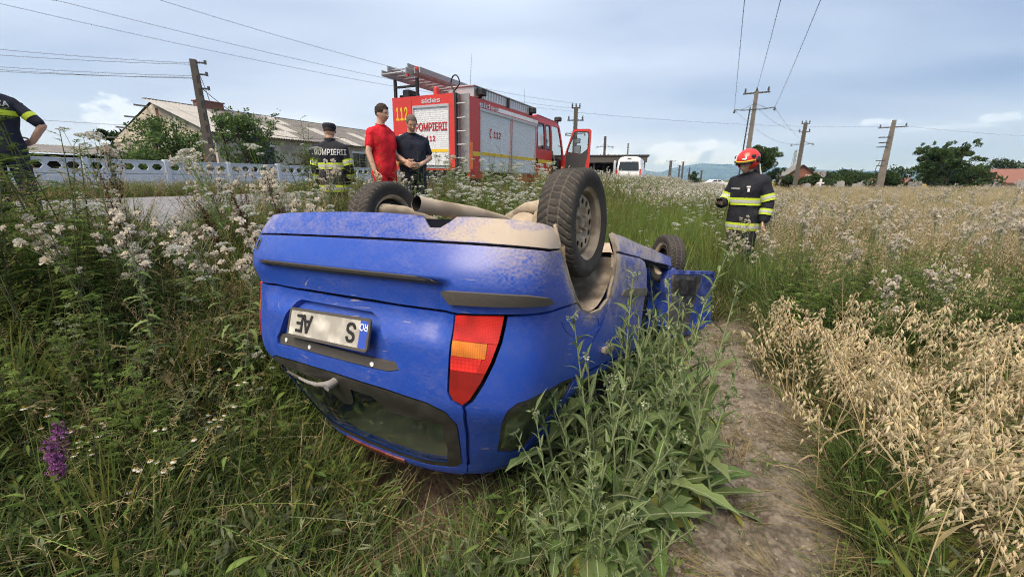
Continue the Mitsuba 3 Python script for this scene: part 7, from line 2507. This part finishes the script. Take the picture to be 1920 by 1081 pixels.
g0 = np.random.default_rng(11)
GREEN = np.array([(2.5, 3.3), (3.0, 3.5), (3.3, 3.1), (2.8, 3.9), (3.7, 4.0), (3.9, 3.5), (2.5, 3.9), (4.3, 4.4), (3.4, 4.5), (4.0, 2.9)])
path_c = lambda t: -.17 - .05 * np.clip(t - 2, 0, 2) + .05 * np.sin(t * 2) - .02 * t


def on_path(s, t, w=.42):
    return (np.abs(s - path_c(t)) < w * np.clip(1.25 - t / 12, .6, 1.2)) & (t < 6.2)


soil_gap = lambda x, y: 1.1 * np.exp(-(((x + .42) / .46) ** 2 + ((y - 1.40) / .26) ** 4)) + .8 * np.exp(-(((x + 1.75) / .35) ** 2 + ((y - 1.9) / .2) ** 2))

# near grass and ground leaves
d_near = lambda x, y, s, t: (np.hypot(x, y) < 5.2) * (y > .5) * ~on_path(s, t, .50) * (s > -.9) * (1 - np.clip(soil_gap(x, y), 0, 1))
x, y = scatter(g0, 9000, lambda x, y, s, t: d_near(x, y, s, t) * (.25 + .9 * (fbm2(x, y, 1.3, 1) > .42)) * .75, -1.2, 5.2, -2.5, 5.5)
place('grass', 'wild_grass', x, y, g0, .55, 1.05, .35, tall=False, stuff='green and dry grass growing all over the ditch and the verge', cat='grass', variants=[0, 1, 2, 2, 4])
x, y = scatter(g0, 7000, lambda x, y, s, t: d_near(x, y, s, t) * (.2 + .9 * (fbm2(x, y, 1.7, 2) > .47)) * .75, -1.0, 5.2, -2.5, 5.5)
place('ground_leaf', 'ground_weeds', x, y, g0, .65, 1.35, .2, tall=False, stuff='low leafy weeds covering the ground between the grass', cat='weeds')
x, y = scatter(g0, 1500, lambda x, y, s, t: d_near(x, y, s, t) * (fbm2(x, y, 1.1, 3) > .5) * .5, .2, 4.2, -2.0, 3.5)
place('broad_grass', 'broad_leaved_grass', x, y, g0, .5, .95, .5, tall=False, stuff='bright broad bladed grass in the ditch', cat='grass')
x, y = scatter(g0, 900, lambda x, y, s, t: d_near(x, y, s, t) * (np.exp(-((x + .3) / .6) ** 2 - ((y - 1.35) / .3) ** 2) + .05), -.2, 2.6, -1.2, 3.0)
place('flat_reed', 'flattened_reeds', x, y, g0, .5, .85, .08, tall=False, stuff='broad reed blades pressed flat below the tail of the car', cat='grass')
x, y = scatter(g0, 2600, lambda x, y, s, t: d_near(x, y, s, t) * (s > .9) * .42, .9, 5.2, -2.5, 4.5)
place('flat_grass', 'tangled_grass', x, y, g0, .6, 1.0, .25, tall=False, stuff='tangled dry and green stems lying over the weeds left of the car', cat='grass', variants=[0, 1, 2])
x, y = scatter(g0, 2200, lambda x, y, s, t: d_near(x, y, s, t) * (np.exp(-((x + .55) / .8) ** 2 - ((y - 1.5) / .45) ** 2) + .15) * .7, -.2, 3.2, -1.5, 3.5)
place('flat_grass', 'flattened_grass', x, y, g0, .55, 1.0, .08, tall=False, stuff='flattened grass and straw pressed down round the car', cat='grass', variants=[0, 1])
x, y = scatter(g0, 330, lambda x, y, s, t: (np.hypot(x, y) < 3.6) * (x < -.15) * .6, .4, 3.4, -1.8, 2.6)
place('fallen_stalk', 'fallen_stalks', x, y, g0, .6, 1.0, .2, tall=False, stuff='long pale stalks lying across the grass left of and below the car', cat='stalks', tilt=.08)
x, y = scatter(g0, 260, lambda x, y, s, t: (np.hypot(x, y) > 1.5) * (np.hypot(x, y) < 4) * .6, 1.3, 4.6, -2.4, 2.6)
place('seed_grass', 'pale_seed_grass', x, y, g0, .45, .8, .5, stuff='pale grass gone to seed among the weeds at the left', cat='grass')
# oat field edge: trampled straw
x, y = scatter(g0, 1500, lambda x, y, s, t: (s < -.66) * (np.hypot(x, y) < 6) * .42, -3.6, -.5, .5, 6)
place('flat_grass', 'trampled_straw', x, y, g0, .45, .85, .12, stuff='trampled straw and fallen oat stalks beside the dirt path', cat='straw', variants=[1, 2, 3])
x, y = scatter(g0, 2600, lambda x, y, s, t: (s < -.75) * (np.hypot(x, y) < 8) * (.12 + .8 * (fbm2(x, y, .8, 5) > .48)) * .6, -6, -.7, .5, 8)
place('ground_leaf', 'field_weeds', x, y, g0, .6, 1.2, .25, stuff='green weeds growing between the oats', cat='weeds')
x, y = scatter(g0, 2600, lambda x, y, s, t: (s < -.7) * (np.hypot(x, y) < 9) * (.1 + .9 * (fbm2(x, y, .7, 6) > .5)) * .4, -7, -.7, .5, 9)
place('grass', 'field_grass', x, y, g0, .7, 1.3, .4, stuff='grass growing among the oats', cat='grass')
# small things on the path
x, y = scatter(g0, 260, lambda x, y, s, t: on_path(s, t, .62) * np.where(t > 2.6, .45, .2), -1, .4, .8, 6)
place('ground_leaf', 'path_weeds', x, y, g0, .35, .7, .1, stuff='sparse little weeds on the bare path', cat='weeds')

x, y = scatter(g0, 130, lambda x, y, s, t: on_path(s, t, .6) * .5, -1, .4, .8, 5)
place('flat_grass', 'path_litter', x, y, g0, .25, .5, .05, stuff='dry straws and bits of grass lying on the bare path', cat='straw', variants=[1, 2, 3])
x, y = scatter(g0, 420, lambda x, y, s, t: (np.abs(np.abs(s - path_c(t)) - .47) < .09) * .9, -1.3, .6, 1.0, 5)
place('grass', 'path_edge_grass', x, y, g0, .35, .7, .3, stuff='tufts of grass hanging over both edges of the path', cat='grass', variants=[0, 1, 2, 4])
# mid distance cover of the bank, verge and ditch
x, y = scatter(g0, 26000, lambda x, y, s, t: (np.hypot(x, y) >= 4.6) * (np.hypot(x, y) < 15) * .55 * (.35 + .9 * (fbm2(x, y, .8, 7) > .42)), -1.0, 5.3, -6, 15)
place('grass', 'verge_grass', x, y, g0, .8, 1.5, .5, stuff='rough grass on the bank between the ditch and the road', cat='grass', variants=[0, 1, 2, 4])
x, y = scatter(g0, 5200, lambda x, y, s, t: (np.hypot(x, y) >= 3.0) * (t > -3) * .12, 1.6, 5.3, -3, 15)
place('seed_grass', 'seeding_grass', x, y, g0, .7, 1.15, .8, stuff='tall straw coloured grass gone to seed on the bank', cat='grass')
x, y = scatter(g0, 3200, lambda x, y, s, t: np.exp(-((s - 1.3) / 1.15) ** 2) * (t > 5.0) * .85, -1.2, 3.4, 4.5, 17)
place('reed', 'ditch_reeds', x, y, g0, .7, 1.15, .9, stuff='tall bright green reeds filling the ditch beyond the car', cat='reeds')
# far cover
x, y = scatter(g0, 5200, lambda x, y, s, t: (np.hypot(x, y) >= 14) * .8, -1.5, 5.2, 10, 75)
place('far_patch', 'far_grass', x, y, g0, .8, 1.4, .7, free=True, stuff='pale flowering rough grass along the verge towards the van', cat='grass')
x, y = scatter(g0, 2600, lambda x, y, s, t: .6 + 0 * x, 15.7, 19.6, -12, 45)
place('far_patch', 'roadside_grass', x, y, g0, .35, .75, .4, free=True, stuff='grass strip between the road and the white fence', cat='grass', variants=[0, 1, 2])
x, y = scatter(g0, 9500, lambda x, y, s, t: (np.hypot(x, y) >= 5.0) * np.where(fbm2(x, y, .12, 8) + .3 * fbm2(x, y, .6, 2) > .62, .9, .5) * np.clip(14 / np.hypot(x, y), .25, 1), -70, -1.3, 2, 60)
place('oat_patch', 'oat_field', x, y, g0, .75, 1.05, .7, free=True, stuff='ripe golden oat field stretching to the gravestones and trees', cat='oat field')
x, y = scatter(g0, 5200, lambda x, y, s, t: (np.hypot(x, y) >= 6) * (fbm2(x, y, .16, 9) > .53) * np.clip(14 / np.hypot(x, y), .3, 1), -70, -1.2, 3, 60)
place('far_patch', 'field_patches', x, y, g0, .7, 1.1, .6, free=True, stuff='patches of green weeds in the oat field', cat='weeds', variants=[0, 1, 3])

# countable plants
LET = [(.20, 1.30), (.32, 1.22), (.42, 1.34), (.30, 1.45), (.46, 1.50), (.38, 1.62), (.56, 1.62), (.70, 1.58), (.50, 1.78), (.66, 1.80), (.80, 1.76), (.64, 1.98), (.80, 2.02), (.92, 2.00), (.82, 2.22), (.98, 2.26), (1.08, 2.45), (.98, 2.52), (1.18, 2.75), (1.10, 2.95), (.22, 1.12), (.30, 1.10), (.10, 1.18), (.40, 1.16), (1.30, 3.1), (1.36, 3.4), (.44, 1.46), (.36, 1.56), (.86, 1.62), (.45, 1.66), (.93, 1.82), (1.02, 2.12), (.70, 1.70), (.90, 2.38), (.36, 1.38), (.26, 1.22), (.48, 1.42), (.58, 1.52), (.40, 1.52), (.46, 1.60), (.64, 1.70), (.45, 1.66), (.55, 1.83), (.65, 2.00), (.75, 2.16), (.86, 2.32), (.96, 2.48), (.50, 1.74), (.70, 2.08), (.60, 1.92), (.80, 2.24), (.56, 1.74), (.84, 1.88), (.72, 1.94), (.90, 2.14), (.34, 1.30), (.30, 1.36), (.78, 1.52)]
lx, ly = np.array(LET).T
for a, b, sub in ((.72, .92, slice(0, 3)), (.95, 1.28, slice(3, 20)), (.55, .75, slice(20, 24)), (1.0, 1.35, slice(24, 70))):
    place('lettuce', 'prickly_lettuce', lx[sub], ly[sub], g0, a, b, .6, free=True, label='grey green prickly lettuce with white leaf ribs, between the car and the path', cat='plant', group='prickly lettuce beside the car', tilt=.16)

place('lettuce', 'young_lettuce', [-.42, -.28, -.62, -1.05, -1.3, -1.1, -1.55], [1.14, 1.10, 1.30, 1.35, 1.55, 1.75, 1.8], g0, .32, .45, .3, free=True, label='young prickly lettuce in the grass left of or below the tail of the car', cat='plant', group='young lettuces near the tail')

x, y = scatter(g0, 900, lambda x, y, s, t: (x > 1.02 + .16 * y) * (y < 3.1) * (y > .62) * (x < 3.6) * ~((x > 2.5) & (y > 2.3)) * np.where(x < 1.25 + .2 * y, .22, .80), -3.4, -.6, .6, 4.0)
k = np.argsort(np.hypot(x, y))[:285]
place('oat', 'oat_plant', x[k], y[k], g0, .72, 1.12, .7, label='ripe straw coloured oat plant in the dense near stand right of the path', cat='oat', group='ripe oats right of the path', tilt=.22)
x, y = scatter(g0, 900, lambda x, y, s, t: (np.hypot(x, y) < 6.5) * (s < -.95) * .45 * (np.min(np.hypot(x[:, None] - GREEN[:, 0], y[:, None] - GREEN[:, 1]), 1) > .33) * (fbm2(x, y, .9, 4) > .46), -6, -.8, 2.6, 6.5)
place('oat', 'oat_stand', x, y, g0, .8, 1.15, .7, stuff='ripe oats standing in the field beyond the first rows', cat='oats', tilt=.2)

x, y = scatter(g0, 900, lambda x, y, s, t: (np.hypot(x, y) > 3.4) * (.12 + .9 * (fbm2(x, y, .45, 12) > .47)) * .42 * (np.hypot(x - 4.4, y - 7.2) > .5), -12, -1.0, 3.0, 15)
k = np.argsort(np.hypot(x, y))[:240]
place('thistle', 'thistle', x[k], y[k], g0, .65, .95, 1.0, label='thistle with white fluffy seed heads in the oat field right of the path', cat='thistle', group='seeding thistles in the field')
x, y = scatter(g0, 6000, lambda x, y, s, t: (np.hypot(x, y) > 7.5) * (.15 + .9 * (fbm2(x, y, .25, 13) > .47)) * np.clip(10 / np.hypot(x, y), .2, 1) * .5, -32, -1.0, 5, 38)
place('thistle', 'thistle_stand', x, y, g0, .65, .95, 1.0, free=True, stuff='white headed thistles farther out in the oat field', cat='thistles')
x, y = scatter(g0, 330, lambda x, y, s, t: (np.hypot(x, y) > 3.0) * (np.hypot(x, y) < 6) * (.15 + .85 * (fbm2(x, y, .7, 14) > .45)) * .36, 1.9, 5.1, -3.2, 6)
place('thistle', 'bank_thistle', x, y, g0, .55, .8, .9, label='thistle with fluffy pale seed heads on the bank left of the car', cat='thistle', group='seeding thistles on the bank')
x, y = scatter(g0, 420, lambda x, y, s, t: (np.hypot(x, y) > 3.2) * .42, 1.9, 5.2, 1.0, 10)
place('umbel', 'wild_carrot', x, y, g0, .85, 1.3, .8, label='wild carrot with flat white flower heads on the bank behind the car', cat='wild carrot', group='white flowering carrots on the bank')
x, y = scatter(g0, 46, lambda x, y, s, t: (np.hypot(x, y) > 1.75) * .5, 1.5, 3.4, -1.6, 1.6)
place('umbel', 'yarrow', x, y, g0, .4, .62, .7, label='white flowering yarrow among the weeds left of the car', cat='yarrow', group='yarrow left of the car')
x, y = scatter(g0, 200, lambda x, y, s, t: (t > 6) * .5, -.6, 4.8, 6, 16)
place('umbel', 'verge_carrot', x, y, g0, .9, 1.2, .8, label='white flowering wild carrot on the verge beyond the ditch reeds', cat='wild carrot', group='white flowering carrots on the far verge')

x, y = scatter(g0, 420, lambda x, y, s, t: (np.hypot(x, y) > 1.8) * (.25 + .75 * (fbm2(x, y, .8, 15) > .45)) * .5, 1.7, 5.2, -3.6, 9)
place('mugwort', 'mugwort', x, y, g0, .5, .85, 1.0, label='green feathery mugwort on the bank between the car and the road', cat='weed', group='mugwort on the bank', variants=[0, 2, 2, 3, 4])
MUG = [(-2.52, 2.15, 1.0), (-2.70, 2.30, 1.1), (-2.40, 2.35, .85), (-2.85, 2.50, 1.1), (-2.62, 2.62, .95), (-3.05, 2.70, 1.15), (-2.45, 1.95, .85), (-2.30, 2.10, .75), (-2.9, 2.2, 1.1), (-3.2, 2.95, 1.1), (-2.2, 1.85, .6), (-2.75, 2.05, 1.05)]
for a, b, c in MUG:
    place('mugwort', 'tall_mugwort', [a], [b], g0, c * 1.32, c * 1.38, 1.2, free=True, label='tall green mugwort towering at the left edge before the firefighter', cat='weed', group='tall mugwort at the left edge', variants=[0, 3, 2])
VERGE = [(4.3, 8.6, 1.0), (4.1, 8.9, 1.05), (3.9, 8.3, .95), (4.4, 9.4, 1.1), (4.0, 9.7, 1.0), (3.7, 9.1, .9), (4.5, 7.2, .9), (4.2, 6.4, .85), (4.4, 5.4, .9), (4.5, 4.9, 1.0), (4.6, 4.5, 1.05), (4.3, 4.2, 1.0), (4.7, 3.9, 1.05), (4.4, 3.6, .95), (3.5, 4.9, .75), (3.3, 5.4, .8), (4.2, 6.9, .85), (4.0, 6.1, .85), (3.4, 6.3, .8), (3.9, 7.3, .9), (3.7, 7.9, .9), (4.5, 8.2, .95), (4.6, 9.0, 1.0), (4.7, 9.9, 1.0), (3.7, 4.6, .8), (3.8, 5.0, .85), (3.6, 5.3, .8), (3.9, 4.2, .9), (3.7, 5.6, .8), (4.0, 10.4, .95), (3.6, 10.9, .9), (4.1, 7.7, .9), (3.8, 5.8, .8)]
for a, b, c in VERGE:
    vx, vy = ST(a, b)
    place('mugwort', 'verge_weed', [vx], [vy], g0, c * 1.38, c * 1.52, 1.2, free=True, label='bushy green weed on the verge in front of the men and the fire engine', cat='weed', group='bushy weeds on the verge', variants=[0, 2, 3])
x, y = scatter(g0, 130, lambda x, y, s, t: .9 + 0 * x, 2.6, 4.7, 5.0, 11)
place('umbel', 'tall_carrot', x, y, g0, 1.1, 1.45, 1.0, free=True, label='tall wild carrot with white heads on the verge below the fire engine', cat='wild carrot', group='tall carrots below the fire engine')
x, y = scatter(g0, 44, lambda x, y, s, t: .75 + 0 * x, 2.2, 4.2, .6, 3.2)
place('thistle', 'verge_thistle', x, y, g0, .75, 1.0, .9, free=False, label='thistle with large cream seed heads around the brown docks', cat='thistle', group='cream headed thistles by the docks')
for a, b, c in ((3.10, 5.30, .8), (3.25, 5.15, .7), (2.95, 5.45, .75), (3.45, 5.30, .8), (3.6, 5.5, .85), (2.8, 5.2, .65), (3.35, 5.6, .8), (3.75, 5.75, .9), (3.15, 4.9, .6)):
    place('thistle', 'near_thistle', [a], [b], g0, c * .97, c * 1.03, 1.0, free=True, label='thistle with white seed heads in front of the helmeted firefighter\'s legs', cat='thistle', group='thistles before the helmeted firefighter')
x, y = np.repeat(GREEN, 7, 0).T + g0.normal(size=(2, 70)) * .16
place('mugwort', 'green_field_weed', x, y, g0, .75, 1.1, .9, label='bright green weed in the green patches between the oats', cat='weed', group='green weed patches in the oats', variants=[2, 0, 3, 4])
x, y = np.repeat(GREEN, 40, 0).T + g0.normal(size=(2, 400)) * .28
place('grass', 'patch_grass', x, y, g0, .9, 1.5, .5, stuff='green grass between the weeds in the oat field', cat='grass', variants=[0, 2])
x, y = scatter(g0, 110, lambda x, y, s, t: (np.hypot(x, y) > 2.6) * .8, -5, -.9, 2.2, 6)
place('mugwort', 'field_mugwort', x, y, g0, .5, .8, .9, label='leafy green weed standing in the oats right of the path', cat='weed', group='leafy weeds in the oats', variants=[2, 0, 4])
for a, b, c in ((-2.45, 2.6, .95), (-2.3, 3.25, 1.0), (-2.15, 3.3, .95), (-1.9, 3.45, 1.0), (-3.35, 3.5, .9)):
    place('dock', 'dock', [a], [b], g0, c * .97, c * 1.03, 1.0, free=True, label='dark brown dock seed spike among the thistles left of the car', cat='dock', group='brown docks left of the car')
x, y = scatter(g0, 60, lambda x, y, s, t: np.exp(-((x + 1.75) / .35) ** 2 - ((y - 1.55) / .4) ** 2), 1.2, 3.2, -1.6, 1.4)
place('chamomile', 'chamomile', x, y, g0, .8, 1.3, .3, label='chamomile with small white and yellow flowers low at the left', cat='chamomile', group='chamomile at the left')
place('purple_flower', 'purple_spike', [-1.72], [1.27], g0, .80, .84, .6, free=True, label='purple flower spike at the lower left corner', cat='flower', group='purple flower spikes')
for a, b, c in ((2.05, 6.6, .9), (1.9, 6.9, .8), (2.9, 6.0, .75), (-1.35, 5.5, .9), (-.95, 5.6, .9)):
    place('yellow_flower', 'yellow_ragwort', [a], [b], g0, c * .95, c * 1.05, .8, free=True, label='yellow flowering ragwort in the tall grass behind the car', cat='flower', group='yellow flowers behind the car')
for a, b, c in ((-2.75, 2.75, .98), (-3.0, 3.0, 1.0), (-2.6, 2.95, .95), (-3.2, 3.3, .95), (-1.05, 4.9, 1.1), (.15, 5.0, 1.15), (2.35, 2.55, 1.0), (2.75, 2.7, .95), (1.95, 2.1, .6)):
    place('dry_stalk', 'dry_stalk', [a], [b], g0, c * .97, c * 1.03, 1.0, free=True, label='bare dry weed stalk with small seed heads rising above the weeds', cat='weed', group='dry weed stalks')

# clods and crumbs of soil on the path
for k in range(4):
    cl = trimesh.creation.icosphere(1, 1.0)
    v_ = np.asarray(cl.vertices)
    cl.vertices = v_ * (.65 + .8 * meshkit.fbm(v_ * 1.3 + k * 5, 3, k))[:, None] * [1, .85, .65]
    scene[f'proto_clod_{k}'] = {'type': 'shapegroup', 'clod': mikit.ply(cl, 'mat_clod' if k % 2 else 'mat_clod_dark', smooth=False)}
    PROTO.setdefault('clod', []).append(f'proto_clod_{k}')
material('mat_clod', (0.27, 0.235, 0.19), rough=0.95, spec=.1)
material('mat_clod_dark', (0.15, 0.125, 0.10), rough=0.95, spec=.1)
x, y = scatter(g0, 7500, lambda x, y, s, t: on_path(s, t, .55) * (.25 + .7 * (fbm2(x, y, 3, 21) > .5)) * np.clip(1.3 - t / 5, .2, 1), -1.1, .4, .7, 5)
z_ = height(x, y)
for i in range(len(x)):
    n = i + 1
    r_ = .004 + .013 * g0.random() ** 3
    scene[f'soil_clods__{n:04d}'] = {'type': 'instance', 'to_world': TW(mat4(rotz(g0.uniform(0, 6.28)), (x[i], y[i], z_[i] + r_ * .2), r_)), 'shapegroup': {'type': 'ref', 'id': PROTO['clod'][i % 4]}}
tag('soil_clods', 'crumbs and clods of dry soil on the path', 'soil', kind='stuff')
